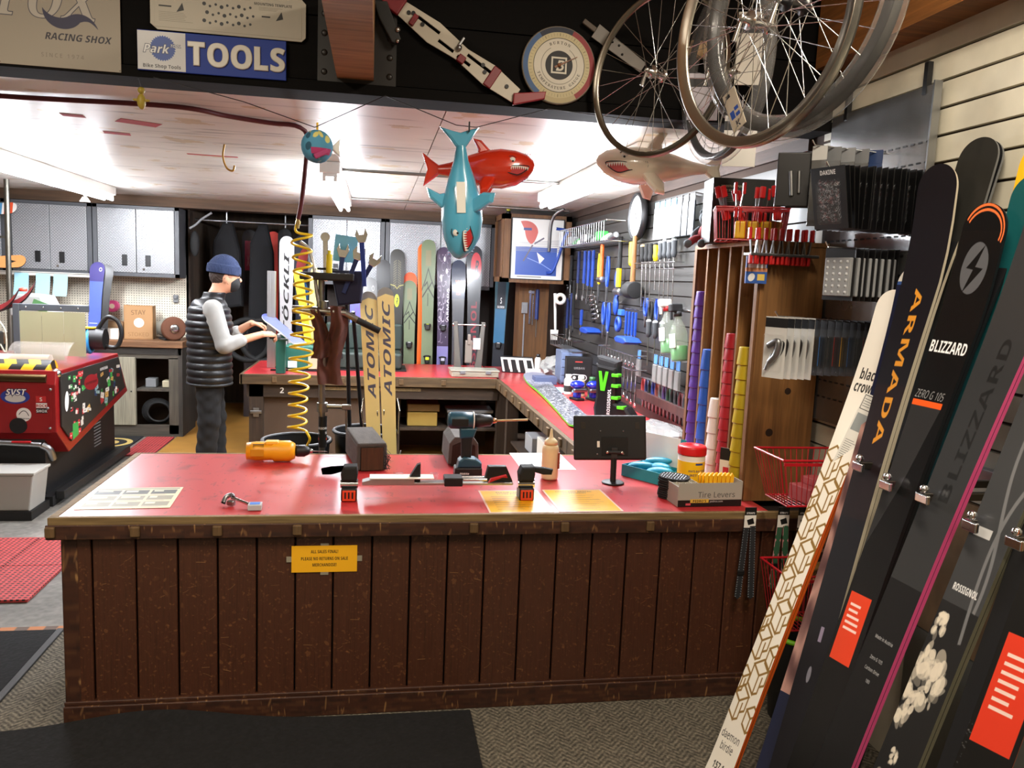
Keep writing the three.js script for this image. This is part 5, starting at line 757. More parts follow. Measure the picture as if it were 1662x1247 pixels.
const greenSki = S((c, w, h) => { c.fillStyle = '#6b7a5c'; c.fillRect(0, 0, w, h); c.fillStyle = '#7d7a5a'; c.fillRect(40, 34, 48, 50); mtn(c, 120, 0.7); c.fillStyle = '#2a2e26'; c.fillRect(60, 170, 6, 40); });
const backSkis = [
  [-0.205, 1.9, 'purple and blue ski at the left end of the row behind the bench', S((c, w, h) => { c.fillStyle = '#5a76c8'; c.fillRect(0, 0, w, h); for (let i = 0; i < 70; i++) { c.fillStyle = `rgba(122,74,150,${rnd(0.1, 0.4)})`; c.beginPath(); c.ellipse(rnd(0, w), rnd(120, h), rnd(6, 26), rnd(10, 40), 0, 0, 7); c.fill(); } }), 0.15, 0, 0],
  [-0.06, 1.68, 'short black ski with a small round badge behind the yellow skis', S((c, w, h) => { c.fillStyle = '#121215'; c.fillRect(0, 0, w, h); c.strokeStyle = '#a8a8a8'; c.lineWidth = 4; c.beginPath(); c.arc(90, 46, 10, 0, 7); c.stroke(); }), 0.145, 0, 0],
  [0.075, 1.87, 'plain black ski between the badge ski and the ridged ski', baseBlack, 0.145, 0, 0],
  [0.215, 1.985, 'dark ridged ski with a yellow round logo', S((c, w, h) => { c.fillStyle = '#232420'; c.fillRect(0, 0, w, h); c.fillStyle = '#5e5a45'; for (let i = 0; i < 12; i++) for (const s of [-1, 1]) { c.save(); c.translate(64, 34 + i * 8); c.rotate(s * 0.3); c.fillRect(s > 0 ? 6 : -36, 0, 30, 4); c.restore(); } c.strokeStyle = '#b9b05a'; c.lineWidth = 3; c.beginPath(); c.moveTo(4, 120); c.lineTo(44, 124); c.lineTo(64, 134); c.lineTo(84, 124); c.lineTo(124, 120); c.stroke(); c.fillStyle = '#c4dc2a'; c.beginPath(); c.arc(64, 174, 22, 0, 7); c.fill(); fillText(c, 'R', 64, 175, 32, 'sans-serif', '#222', { style: 'bold italic' }); }), 0.15, 0, 0],
  [0.352, 1.665, 'short green ski with mountain outline and orange tip behind it', greenSki, 0.145, 0xd8d8d8, 1.0],
  [0.538, 2.1, 'tall green ski with mountain outline', greenSki, 0.15, 0xc9dc2a, 1.2],
  [0.705, 2.03, 'purple and white floral ski left of the blue shark nose', S((c, w, h) => { c.fillStyle = '#3d2f4c'; c.fillRect(0, 0, w, h); c.fillStyle = '#7f7bb0'; c.fillRect(0, 330, w, h); for (let i = 0; i < 60; i++) { c.strokeStyle = `rgba(220,212,226,${rnd(0.3, 0.9)})`; c.lineWidth = rnd(2, 5); c.beginPath(); c.arc(rnd(0, w), rnd(20, 300), rnd(4, 22), rnd(0, 6), rnd(2, 6)); c.stroke(); } c.fillStyle = '#fff'; for (const [x, y] of [[70, 40], [90, 80], [40, 100]]) { c.beginPath(); c.arc(x, y, 9, 0, 7); c.fill(); } vtext(c, 'ARMADA', 104, 190, 26, '#ddd'); }), 0.15, 0xb9b9c9, 1.19],
  [0.862, 1.9, 'dark grey ski with an orange double x emblem', S((c, w, h) => { c.fillStyle = '#1e2a44'; c.fillRect(0, 0, w, h); c.fillStyle = '#46494f'; c.fillRect(0, 140, w, h); fillText(c, 'XX', 64, 92, 50, 'sans-serif', '#e26a3a', { style: 'bold', sx: 0.9 }); fillText(c, 'VOLKL', 64, 122, 14, 'sans-serif', '#c45a3a', { style: 'bold' }); }), 0.15, 0, 0],
  [1.03, 2.06, 'black ski with a red circle and large red lettering', S((c, w, h) => { c.fillStyle = '#20242c'; c.fillRect(0, 0, w, h); c.fillStyle = '#c8323c'; c.beginPath(); c.arc(78, 66, 44, 0, 7); c.fill(); fillText(c, 'R', 80, 68, 54, 'sans-serif', '#20242c', { style: 'bold italic' }); vtext(c, 'ROSSIGNOL', 66, 330, 66, '#8e2a36', { sx: 0.8 }); }), 0.165, 0, 0],
];
backSkis.forEach(([x, y, lab, top, w, acc, by], i) => { const [g] = ski('rack_ski', lab, { tail: [x + 0.01, 0.402, -5.5 + (i % 2) * 0.03], tip: [x, y, -5.6 + (i % 2) * 0.03], n: [0, 0, 1], w: [w * 0.9, w * 0.78, w], k: 1, top, rock: -0.02, group: undefined }); if (acc) binding(g, by - 0.4, acc); });
ski('rack_ski', 'orange ski edge showing left of the tall green ski', { tail: [0.5, 0.402, -5.56], tip: [0.5, 2.06, -5.63], n: [0, 0, 1], w: [0.12, 0.11, 0.14], k: 1, top: orangeSide, rock: -0.02 });
ski('rack_ski', 'orange tipped ski rising behind the short green ski', { tail: [0.36, 0.402, -5.56], tip: [0.358, 1.75, -5.63], n: [0, 0, 1], w: [0.12, 0.11, 0.14], k: 1, top: mat(0xf0561c, 0.4), rock: -0.02 });
{ const [g] = ski('rack_ski', 'teal and navy ski leaning at the right end of the row', { tail: [1.3, 0.402, -5.5], tip: [1.345, 1.85, -5.6], n: [-0.2, 0, 1], w: [0.13, 0.12, 0.15], k: 1, rock: -0.02, top: S((c, w, h) => { c.fillStyle = '#1a4a58'; c.fillRect(0, 0, w, h); c.fillStyle = '#15202e'; c.fillRect(26, 30, 76, 130); c.fillStyle = '#22658c'; c.fillRect(14, 160, 100, 130); c.fillStyle = '#131a26'; c.fillRect(0, 290, w, h); fillText(c, 'S', 64, 128, 32, 'sans-serif', '#eee', { style: 'bold' }); fillText(c, 'SALOMON', 64, 152, 13, 'sans-serif', '#eee', { style: 'bold' }); }) }); binding(g, 0.62, 0xdadada); }
// ---------- alcove contents ----------
const stock = S((c, w, h) => { c.fillStyle = '#c6c8ca'; c.fillRect(0, 0, w, h); vtext(c, 'STÖCKLI', 64, 170, 62, '#131313', { style: 'bold italic', sx: 0.95 }); c.fillStyle = '#151515'; c.fillRect(0, 310, w, 30); c.fillStyle = '#63bb22'; c.fillRect(0, 340, w, 120); });
ski('stored_ski', 'silver and green ski with black upright lettering in the doorway', { tail: [-0.93, 0, -5.7], tip: [-0.925, 2.07, -5.75], n: [0, 0, 1], w: [0.13, 0.12, 0.15], k: 1, top: stock, rock: -0.02 });
ski('stored_ski', 'red ski with a black triangle at the back of the alcove', { tail: [-1.16, 0, -6.55], tip: [-1.165, 2.15, -6.6], n: [0, 0, 1], w: [0.12, 0.11, 0.15], k: 1, top: mat(0xd23a2a, 0.4), rock: -0.02 });
ski('stored_ski', 'black round tipped ski beside the red one in the alcove', { tail: [-1.03, 0, -6.55], tip: [-1.04, 2.19, -6.6], n: [0, 0, 1], w: [0.12, 0.11, 0.15], k: 1, top: baseBlack, rock: -0.02 });
ski('stored_ski', 'navy ski with red swoosh right of the lettered silver ski', { tail: [-0.8, 0, -6.3], tip: [-0.82, 2.12, -6.4], n: [0, 0, 1], w: [0.17, 0.15, 0.2], k: 1, rock: -0.02, top: S((c, w, h) => { c.fillStyle = '#1c2236'; c.fillRect(0, 0, w, h); c.fillStyle = '#c8322e'; c.beginPath(); c.ellipse(60, 70, 50, 26, -0.7, 0, 7); c.fill(); c.fillStyle = '#2c7ac0'; c.beginPath(); c.arc(70, 160, 34, 0, 7); c.fill(); c.fillStyle = '#e6e0d0'; c.fillRect(40, 180, 60, 40); }) });
ski('stored_ski', 'yellow ski tip tilting left in front of the silver ski', { tail: [-0.62, 0.8, -5.2], tip: [-0.77, 1.74, -5.25], n: [0, 0, 1], w: [0.07, 0.07, 0.09], k: 1, top: mat(0xe6c41c, 0.4), rock: -0.02 });
ski('stored_ski', 'yellow ski tip tilting right behind the coiled hose', { tail: [-0.66, 0.8, -5.3], tip: [-0.6, 1.76, -5.35], n: [0, 0, 1], w: [0.07, 0.07, 0.09], k: 1, top: mat(0xe0d27a, 0.4), rock: -0.02 });
ski('stored_ski', 'black ski with a pink emblem hanging in the dark alcove', { tail: [-1.42, 0, -6.6], tip: [-1.43, 2.16, -6.65], n: [0, 0, 1], w: [0.15, 0.13, 0.17], k: 1, rock: -0.02, top: S((c, w, h) => { c.fillStyle = '#2a2428'; c.fillRect(0, 0, w, h); c.fillStyle = '#e0457a'; c.fillRect(24, 30, 80, 80); fillText(c, 'XX', 64, 84, 40, 'sans-serif', '#f2a0bc', { style: 'bold' }); }) });
for (const [x, w, h, y, l] of [[-1.62, 0.34, 0.95, 2.2, 'black hanging jacket at the left of the alcove'], [-1.25, 0.3, 1.5, 2.2, 'black boot bag hanging low in the alcove']]) { const o = M('hanging_garment', ext([[-w / 2, -h], [w / 2, -h * 0.95], [w * 0.42, -0.3], [w * 0.2, 0], [-w * 0.1, 0], [-w * 0.4, -0.2]], 0.12, 0.03), mat(0x0d0d10, 0.9)); o.position.set(x, y, -6.3); tag(o, l, 'garment'); }
tag(M('coat_rail', [rod([-1.95, 2.22, -6.3], [-0.64, 2.22, -6.3], 0.014), B(0.012, 0.18, 0.012, -1.62, 2.27, -6.3), B(0.012, 0.18, 0.012, -1.0, 2.27, -6.3)], K.steel), 'steel rail across the top of the alcove', 'rail');
tag(M('aluminium_post', [Bb(0.075, 0.9, 0.06, 0, 0, 0, 0.004), B(0.02, 0.88, 0.005, -0.016, 0.45, 0.032), B(0.02, 0.88, 0.005, 0.016, 0.45, 0.032)].map((g) => g.translate(-0.95, 0.803, -4.72)), metal(0xc8cacc, 0.35)), 'upright aluminium profile at the left end of the back bench', 'post');
for (const [x, l] of [[-1.35, 'loop of black inner tube on the alcove floor side'], [-1.2, 'second loop of black inner tube in the alcove']]) tag(M('inner_tube', ring(0.22, 0.03, x, 0.95, -6.0), K.rubber), l, 'tube');
// ---------- things on the back bench ----------
{
  const t = T('tool_case', 'large dark green tool case lying on the back bench', 'case', [-0.1, 0.803, -4.85]); const gm = mat(0x1f2e28, 0.6);
  M('lower_shell', Bb(0.72, 0.16, 0.4, 0, 0.012, 0, 0.03), gm, t); M('open_lid', B(0.74, 0.26, 0.05, 0, 0.3, -0.15, 0.03), gm, t); for (const x of [-0.22, 0.22]) M('latch', B(0.05, 0.05, 0.02, x, 0.14, 0.2, 0.005), K.black, t); M('foot_rail', Bb(0.8, 0.014, 0.44), K.black, t);
}
{
  const t = T('sharpening_machine', 'small green sharpening machine with a beige plate on the back bench', 'machine', [-0.68, 0.803, -4.62]);
  M('base_rails', [Bb(0.5, 0.014, 0.03, 0, 0, 0.12), Bb(0.5, 0.014, 0.03, 0, 0, -0.1)], K.black, t); M('body', Bb(0.3, 0.22, 0.24, 0.02, 0.014, -0.02, 0.02), mat(0x1d5a4c, 0.5), t); M('beige_plate', Bb(0.12, 0.13, 0.02, 0.14, 0.02, 0.11, 0.004), mat(0xb9ad8e, 0.6), t); M('warning_sticker', Bb(0.08, 0.06, 0.004, -0.06, 0.03, 0.101), K.paper, t); M('grinding_wheel', rot(new THREE.CylinderGeometry(0.07, 0.07, 0.05, 24), 0, 0, Math.PI / 2).translate(0.22, 0.2, 0), K.darkgrey, t); M('lamp_arm', tube([[0.1, 0.23, 0], [0.2, 0.3, 0.03], [0.3, 0.28, 0.05]], 0.012), K.steel, t);
}
{
  const t = T('truing_stand', 'grey wheel truing stand on the back bench', 'stand', [0.9, 0.803, -4.75]); const gm = metal(0x87857f, 0.45);
  M('base', Bb(0.3, 0.03, 0.2, 0, 0, 0, 0.008), gm, t); for (const s of [-1, 1]) M('upright', ext([[-0.035, 0], [0.035, 0], [0.022, 0.46], [-0.015, 0.46]], 0.03, 0.004).rotateZ(-s * 0.08).translate(s * 0.1, 0.03, 0), gm, t);
  M('caliper', [B(0.07, 0.22, 0.04, 0.0, 0.2, 0.02, 0.006), B(0.03, 0.1, 0.03, 0, 0.32, 0.04, 0.004)], metal(0xb9b2a8, 0.4), t); M('axle', [rod([-0.16, 0.46, 0], [0.16, 0.46, 0], 0.008), ball(0.018, 0.15, 0.46, 0), ball(0.018, -0.15, 0.46, 0)], K.chrome, t); M('tag_card', B(0.07, 0.11, 0.003, 0.075, 0.28, 0.04), K.paper, t);
}
{ const t = T('organizer_case', 'flat clear plastic organizer case on the back bench', 'case', [0.92, 0.803, -4.42], 0.02); M('tray', Bb(0.44, 0.05, 0.24, 0, 0, 0, 0.01), mat(0x9a9684, 0.4), t); M('lid', Bb(0.46, 0.018, 0.25, 0, 0.05, 0, 0.006), mat(0xb6b2a0, 0.25, { transmission: 0.3, key: 'orglid' }), t); for (const x of [-0.12, 0.12]) M('latch', B(0.05, 0.03, 0.012, x, 0.045, 0.128, 0.004), K.grey, t); }
for (let i = 0; i < 4; i++) { const t = T('binding_riser', ['leftmost black riser plate with white chevron on the bench corner', 'second black riser plate with white chevron from the left', 'third black riser plate with white chevron from the left', 'rightmost black riser plate with white chevron'][i], 'riser', [1.3 + i * 0.075, 0.803, -4.8 + i * 0.02], -0.2); M('plate', ext([[-0.05, 0], [0.05, 0], [0.02, 0.16], [-0.07, 0.16]], 0.06, 0.006), K.black, t); M('white_chevron', ext([[-0.042, 0.01], [-0.02, 0.01], [-0.045, 0.13], [0.0, 0.13], [0.025, 0.03], [0.04, 0.03], [0.012, 0.15], [-0.068, 0.15]], 0.004).translate(0, 0, 0.032), K.white, t); }
{ // tall yellow skis standing behind the counter
  const at = skiTex((c, w, h) => { c.fillStyle = '#ffea9e'; c.fillRect(0, 0, w, h); c.fillStyle = '#9b9a92'; c.beginPath(); c.moveTo(0, 0); c.lineTo(w, 0); c.lineTo(w, 30); c.lineTo(64, 22); c.lineTo(0, 34); c.fill(); vtext(c, 'ATOMIC', 66, 215, 82, '#5b5e74', { style: 'bold italic', sx: 1.0 }); }, 128, 1024, 0.3);
  for (const [x0, x1, y, l] of [[0.05, -0.042, 1.612, 'left yellow ski of the pair standing behind the counter'], [0.128, 0.05, 1.638, 'right yellow ski of the pair standing behind the counter']]) { const [g] = ski('standing_ski', l, { tail: [x0, 0.006, -1.42], tip: [x1, y, -1.42], n: [0, 0, -1], w: [0.084, 0.076, 0.09], k: 1, top: K.darkgrey, base: at, side: mat(0xd8b468, 0.5), rock: 0.05 }); binding(g, 1.0, 0xd8d8d8); for (const s of [-1, 1]) M('brake_arm', [wire([[s * 0.05, 0.82, 0.02], [s * 0.062, 0.95, 0.0], [s * 0.05, 1.02, 0.03]], 0.004), wire([[s * 0.05, 0.66, 0.02], [s * 0.06, 0.73, -0.01]], 0.004)], K.chrome, g); }
}
for (const [x, z, r, h, l] of [[-0.44, -1.75, 0.19, 0.72, 'black rubbish bin behind the yellow drill'], [-0.05, -1.86, 0.18, 0.76, 'black bucket with thick rim behind the carpeted block']]) { const t = T('black_bin', l, 'bin', [x, 0.004, z]); M('tub', lathe([[0, 0], [r * 0.78, 0], [r, h], [r - 0.006, h], [r * 0.77, 0.01], [0, 0.01]], 32), K.black, t); M('rim', ring(r + 0.004, 0.012).rotateX(Math.PI / 2).translate(0, h, 0), K.black, t); }
{ // repair stand with tool tray
  const t = T('repair_stand', 'steel repair stand pole with clamp arm and tool tray', 'stand', [-0.275, 0.004, -1.4]); const pm = metal(0x8d8b84, 0.35);
  M('pole', rod([0.012, 0, 0], [-0.012, 1.68, 0], 0.018), pm, t); M('base_plate', Bb(0.4, 0.012, 0.4, 0, 0, 0, 0.004), K.darkgrey, t); for (const [y, r] of [[0.95, 0.03], [1.2, 0.03], [1.5, 0.028]]) M('collar', rod([0, y, 0], [0, y + 0.05, 0], r), pm, t); M('clamp_knob', [rod([0, 0.98, 0], [0.14, 0.98, 0.02], 0.012), B(0.05, 0.03, 0.03, 0.13, 0.98, 0.02, 0.006), rod([0.13, 0.98, 0.02], [0.13, 0.85, 0.02], 0.006)], pm, t);
  const sk = M('pole_sticker', new THREE.CylinderGeometry(0.0225, 0.0225, 0.17, 20, 1, true).translate(0.004, 0.84, 0), label(128, 160, (c, w, h) => { c.fillStyle = '#0c0c0c'; c.fillRect(0, 0, w, h); for (const x of [32, 96]) { fillText(c, 'ORANGE', x, 60, 16, 'sans-serif', '#eee', { style: 'bold' }); fillText(c, 'SEAL', x, 84, 16, 'sans-serif', '#eee', { style: 'bold' }); c.fillStyle = '#c43a1c'; c.fillRect(x - 12, 110, 24, 12); } }), t);
  M('clamp_arm', [rod([-0.16, 1.5, 0.0], [0.12, 1.49, 0.02], 0.022), rod([0.1, 1.495, 0.02], [0.26, 1.42, 0.03], 0.02, 0.013)], pm, t); M('lever_grip', rod([0.18, 1.455, 0.028], [0.3, 1.4, 0.035], 0.018), K.black, t); M('tray', [bx2(-0.12, 0.16, 1.66, 1.7, -0.07, 0.07, 0.008)], K.black, t); M('tray_ring', [ring(0.05, 0.006).rotateX(1.57).translate(0.02, 1.72, 0)], K.black, t);
  const rag = (lab, x, y, w, h, s, r) => { const g = new THREE.PlaneGeometry(w, h, 14, 18), q = g.attributes.position; for (let i = 0; i < q.count; i++) { const X = q.getX(i), Y = q.getY(i); q.setZ(i, 0.018 * Math.sin(X / w * 9 + s + Y * 5) + 0.014 * Math.sin(Y * 17 + X * 38 + s * 2) + 0.008 * Math.sin(Y * 41 - X * 60)); q.setX(i, X * (0.6 + 0.4 * (0.5 - Y / h)) + 0.02 * Math.sin(Y * 14 + s)); } g.computeVertexNormals(); const back = g.clone().translate(0, 0, -0.008); const o = M('shop_rag', merge(g, back), mat(0x6e4338, 0.95, { side: THREE.DoubleSide, map: softNoise })); o.position.set(x, y, -1.36); o.rotation.z = r; tag(o, lab, 'rag'); };
  rag('red brown rag draped over the repair stand arm', -0.215, 1.32, 0.13, 0.42, 0, -0.05); rag('second reddish rag hanging left of the stand pole', -0.3, 1.38, 0.1, 0.26, 2, 0.08);
  const wr = (lab, x, y, z, rz, m, jaw, len = 0.26) => { const o = T('wrench', lab, 'wrench', [x, y, z]); o.rotation.z = rz; M('handle', ext([[-0.011, 0], [0.011, 0], [0.013, len], [-0.013, len]], 0.01, 0.002), m, o); const sh = shape([[-0.018, len - 0.01], [-0.034, len + 0.03], [-0.022, len + 0.062], [-0.012, len + 0.03], [0.012, len + 0.03], [0.022, len + 0.066], [0.034, len + 0.03], [0.018, len - 0.01]]); M('jaw', jaw ? ext(sh, 0.014, 0.002) : [rot(new THREE.CylinderGeometry(0.024, 0.024, 0.024, 20), Math.PI / 2).translate(0, len + 0.01, 0)], K.chrome, o); };
  wr('chrome ratchet standing upright in the stand tray', -0.263, 1.66, -1.38, 0.02, K.chrome, false, 0.22); wr('blue handled adjustable wrench leaning in the tray', -0.17, 1.6, -1.37, -0.35, mat(0x10275e, 0.5), true, 0.2); wr('blue handled adjustable wrench with jaws beside the paper', -0.2, 1.6, -1.43, -0.1, mat(0x10275e, 0.5), true, 0.2); wr('large blue handled wrench with its jaw high at the right', -0.06, 1.64, -1.36, 0.08, mat(0x16348c, 0.5), true, 0.24); wr('dark blue pliers hanging from the tray side', -0.1, 1.62, -1.39, -0.5, mat(0x0f1f4e, 0.5), true, 0.16);
  const gr = M('tool_pouch', ext([[-0.09, 0], [0.09, 0], [0.075, -0.17], [-0.05, -0.19]], 0.08, 0.012), mat(0x0d1436, 0.7)); gr.position.set(-0.15, 1.72, -1.42); tag(gr, 'dark blue tool pouch on the stand tray', 'pouch');
  tag(M('spray_can', [rod([-0.245, 1.7, -1.35], [-0.245, 1.8, -1.35], 0.017), rod([-0.245, 1.8, -1.35], [-0.245, 1.82, -1.35], 0.008)], mat(0xd8c81c, 0.4)), 'small yellow can clipped to the stand pole', 'can');
  const bp = M('work_ticket', plate(0.12, 0.14, 0.002), mat(0x74b4cc, 0.8)); bp.position.set(-0.165, 1.835, -1.44); bp.rotation.z = -0.1; tag(bp, 'light blue work ticket stuck among the wrenches', 'paper');
  tag(M('air_line', tube([[-0.4, 1.86, -1.42], [-0.36, 1.83, -1.42], [-0.33, 1.75, -1.4], [-0.31, 1.6, -1.39], [-0.295, 1.52, -1.39]], 0.01), metal(0xb4b2ac, 0.3)), 'silver flexible pipe curving down to the stand pole', 'pipe');
  for (const [a, b, l] of [[[-0.12, 1.5, -1.45], [-0.06, 0.75, -1.75], 'black tripod leg leaning beside the stand'], [[-0.16, 1.62, -1.46], [-0.13, 0.7, -1.66], 'second black tripod leg by the stand']]) tag(M('tripod_leg', rod(a, b, 0.011), K.black), l, 'pole');
}
// ---------- poster cabinet in the corner ----------
{
  const t = T('corner_cabinet', 'pine corner cabinet with a ski racing poster on its front', 'cabinet', [1.52, 1.69, -4.9]); const pine = wood(0x9a6a3c, 0.6);
  M('carcass', uvm(bx2(-0.32, 0.33, 0, 0.65, -0.3, 0.2), 1.2), wood(0x6a4526, 0.7), t);
  M('face_frame', uvm(merge(bx2(-0.325, 0.335, 0, 0.04, 0.2, 0.225), bx2(-0.325, 0.335, 0.6, 0.65, 0.2, 0.225), bx2(-0.325, -0.26, 0, 0.65, 0.2, 0.225), bx2(0.28, 0.335, 0, 0.65, 0.2, 0.225)), 1.2), pine, t);
  M('left_door', uvm(merge(bx2(-0.34, -0.322, 0.0, 0.05, -0.28, 0.2), bx2(-0.34, -0.322, 0.6, 0.65, -0.28, 0.2), bx2(-0.34, -0.322, 0, 0.65, 0.14, 0.2), bx2(-0.34, -0.322, 0, 0.65, -0.28, -0.22)), 1.2), pine, t);
  const po = M('poster', plate(0.5, 0.57, 0.006), label(256, 292, (c, w, h) => {
    c.fillStyle = '#d9d9d4'; c.fillRect(0, 0, w, h); c.fillStyle = '#2f4f9e'; c.fillRect(20, 136, 208, 138); c.strokeStyle = '#8a8c96'; c.lineWidth = 2; for (let i = 0; i < 7; i++) { c.beginPath(); c.moveTo(10, 120 + i * 6); c.lineTo(240, 100 + i * 9); c.stroke(); }
    c.fillStyle = '#b9534a'; c.beginPath(); c.moveTo(40, 14); c.bezierCurveTo(90, 0, 130, 30, 128, 66); c.bezierCurveTo(120, 96, 112, 116, 96, 122); c.bezierCurveTo(76, 112, 66, 88, 62, 56); c.closePath(); c.fill(); c.fillStyle = '#2a3a7a'; c.fillRect(56, 44, 40, 12); c.strokeStyle = '#5c5664'; c.lineWidth = 7; c.beginPath(); c.moveTo(104, 126); c.lineTo(60, 206); c.moveTo(112, 120); c.lineTo(160, 90); c.stroke(); c.fillStyle = '#e6e2da'; c.beginPath(); c.moveTo(126, 160); c.lineTo(166, 190); c.lineTo(142, 218); c.fill(); c.strokeStyle = '#8ea4d8'; c.lineWidth = 3; c.beginPath(); c.moveTo(80, 190); c.lineTo(150, 216); c.lineTo(210, 250); c.stroke(); lines(c, 30, 280, 190, 1, 8, '#555', 4);
  }, 0.35), t); po.position.set(0.005, 0.325, 0.228); M('poster_frame', [B(0.52, 0.008, 0.012, 0.005, 0.614, 0.23), B(0.52, 0.008, 0.012, 0.005, 0.036, 0.23), B(0.008, 0.58, 0.012, -0.25, 0.325, 0.23), B(0.008, 0.58, 0.012, 0.26, 0.325, 0.23)], K.black, t);
  tag(M('panel_board', uvm(bx2(1.42, 1.72, 0.803, 1.69, -5.2, -4.95), 1.2), wood(0x93622f, 0.7)), 'tall pine board below the corner cabinet', 'board');
  tag(M('outlet_box', [B(0.06, 0.11, 0.03, 1.475, 1.44, -4.935, 0.006), rod([1.475, 1.38, -4.935], [1.475, 0.81, -4.935], 0.008)], K.grey), 'grey outlet box with conduit on the pine board', 'outlet');
  tag(M('bent_conduit', tube([[1.72, 2.39, -4.45], [1.66, 2.35, -4.5], [1.63, 2.28, -4.55], [1.63, 2.0, -4.62]], 0.016), metal(0x8b8d8e, 0.4)), 'grey conduit bending down in front of the poster cabinet', 'conduit');
  const c = T('cabinet_toy', 'tiny yellow figurine on top of the corner cabinet', 'toy', [1.25, 2.341, -4.8]); M('base', lathe([[0, 0], [0.025, 0], [0.02, 0.03], [0, 0.03]], 12), K.black, c); M('figure', ball(0.03, 0, 0.06, 0, 0.8, 1.1, 0.8), mat(0xb9b23a, 0.5), c);
}
// ---------- tools on the slatwall ----------
const WX = 1.868;
function wt(name, lab, cat, y, z, lean = 0) { const t = T(name, lab, cat, [WX, y, z], -Math.PI / 2); t.rotation.order = 'YXZ'; t.rotation.z = lean; M('peg_hook', rod([0, -0.006, -0.04], [0, 0.008, 0.05], 0.0035), K.chrome, t); return t; }
const bl = mat(0x173f9c, 0.45), dkbl = mat(0x10255e, 0.45), yl = mat(0xe8c81a, 0.45), bk = K.rubber, og = mat(0xe2631f, 0.45), rd = mat(0xa31d22, 0.45);
function bar(lab, y, z, len, m, tip = K.chrome) { const t = wt('tool_bar', lab, 'tool', y, z); M('handle', ext([[-0.022, 0], [0.022, 0], [0.018, -len * 0.7], [-0.018, -len * 0.7]], 0.022, 0.006).translate(0, 0.01, 0.02), m, t); M('tip', [B(0.02, len * 0.32, 0.012, 0, -len * 0.83, 0.02, 0.003), rot(new THREE.CylinderGeometry(0.028, 0.028, 0.014, 16), Math.PI / 2).translate(0, -len * 0.98, 0.02)], tip, t); }
function driver(lab, y, z, m, cap, len = 0.3, up = false) { const t = wt('screwdriver', lab, 'screwdriver', y, z, up ? 0.08 : 0); M('handle', lathe([[0, 0], [0.013, 0.004], [0.02, 0.03], [0.016, 0.06], [0.019, 0.1], [0.017, 0.112], [0, 0.115]], 14).translate(0, -0.03, 0.04), m, t); M('end_cap', ball(0.019, 0, 0.08, 0.04, 1, 0.7, 1), cap, t); M('shaft', rod([0, -0.03, 0.04], [0, -len, 0.04], 0.0045), K.chrome, t); }
function plier(lab, y, z, m, len = 0.22) { const t = wt('pliers', lab, 'pliers', y, z); for (const s of [-1, 1]) { M('handle', tube([[s * 0.012, 0, 0.02], [s * 0.03, -len * 0.2, 0.02], [s * 0.026, -len * 0.45, 0.02], [s * 0.008, -len * 0.6, 0.02]], 0.011), m, t); M('jaw', ext([[0, -len * 0.55], [s * 0.02, -len * 0.62], [s * 0.012, -len * 0.85], [0, -len]], 0.014, 0.002).translate(0, 0, 0.02), K.steel, t); } M('pivot', rot(new THREE.CylinderGeometry(0.014, 0.014, 0.02, 14), Math.PI / 2).translate(0, -len * 0.6, 0.02), K.steel, t); }
function hammer(lab, y, z, hm, head, len, R, hl) { const t = wt('hammer', lab, 'hammer', y, z); M('handle', rod([0, 0.02, 0.05], [0, -len, 0.05], 0.016, 0.02), hm, t); M('head', rot(lathe([[0, -hl], [R * 0.9, -hl], [R, -hl + 0.01], [R, hl - 0.01], [R * 0.9, hl], [0, hl]], 20), 0, 0, Math.PI / 2).translate(0, -len - R * 0.6, 0.05), head, t); }
bar('dark blue chain tool at the left of the blue handle row', 1.99, -4.3, 0.42, dkbl); bar('bright blue long lever tool second in the blue handle row', 1.99, -4.08, 0.42, bl); bar('bright blue long lever tool third in the blue handle row', 1.985, -3.94, 0.44, bl); bar('bright blue wide lever tool at the right of the blue handle row', 1.985, -3.8, 0.45, bl);
bar('red handled tool beside the poster cabinet', 1.95, -4.72, 0.3, rd); bar('black slim tool right of the red handled one', 1.96, -4.58, 0.4, bk, K.steel); bar('dark toothed tool below the wire shelf', 1.72, -4.42, 0.46, bk, K.darkgrey);
plier('cutters with yellow and black grips', 1.96, -3.58, yl, 0.42); plier('cutters with blue and white grips', 1.93, -3.33, bl, 0.4);
hammer('hammer with an orange handle', 2.05, -3.42, og, K.steel, 0.29, 0.025, 0.06); hammer('hammer with black grip and yellow shaft', 2.05, -2.92, bk, K.steel, 0.38, 0.028, 0.07); hammer('wooden handled mallet with a fat black rubber head', 2.04, -2.58, wood(0xc98a48, 0.6), K.rubber, 0.33, 0.062, 0.075);
tag(M('hammer_sleeve', rod([1.818, 1.83, -2.92], [1.818, 1.69, -2.92], 0.021), yl), 'yellow sleeve on the black hammer shaft', 'sleeve'); tag(M('yellow_tube', [rod([1.85, 2.02, -2.72], [1.85, 1.87, -2.71], 0.028), ball(0.028, 1.85, 1.87, -2.71)], yl), 'fat yellow handle beside the wooden mallet', 'tool');
['first', 'second', 'third'].forEach((o, i) => driver(`${o} black handled screwdriver in the upper rack`, 1.9, -2.42 + i * 0.085, bk, i ? bk : mat(0xcaa46a, 0.5), 0.34, true)); driver('black screwdriver with yellow strip in the upper rack', 1.9, -2.15, yl, bk, 0.22, true);
['first', 'second', 'third', 'fourth'].forEach((o, i) => driver(`${o} grey capped hex driver in the upper rack`, 1.91 + (i % 2) * 0.008, -2.06 + i * 0.08, mat(0x3a3d40, 0.6), mat(0xc8ccce, 0.5), 0.42, true));
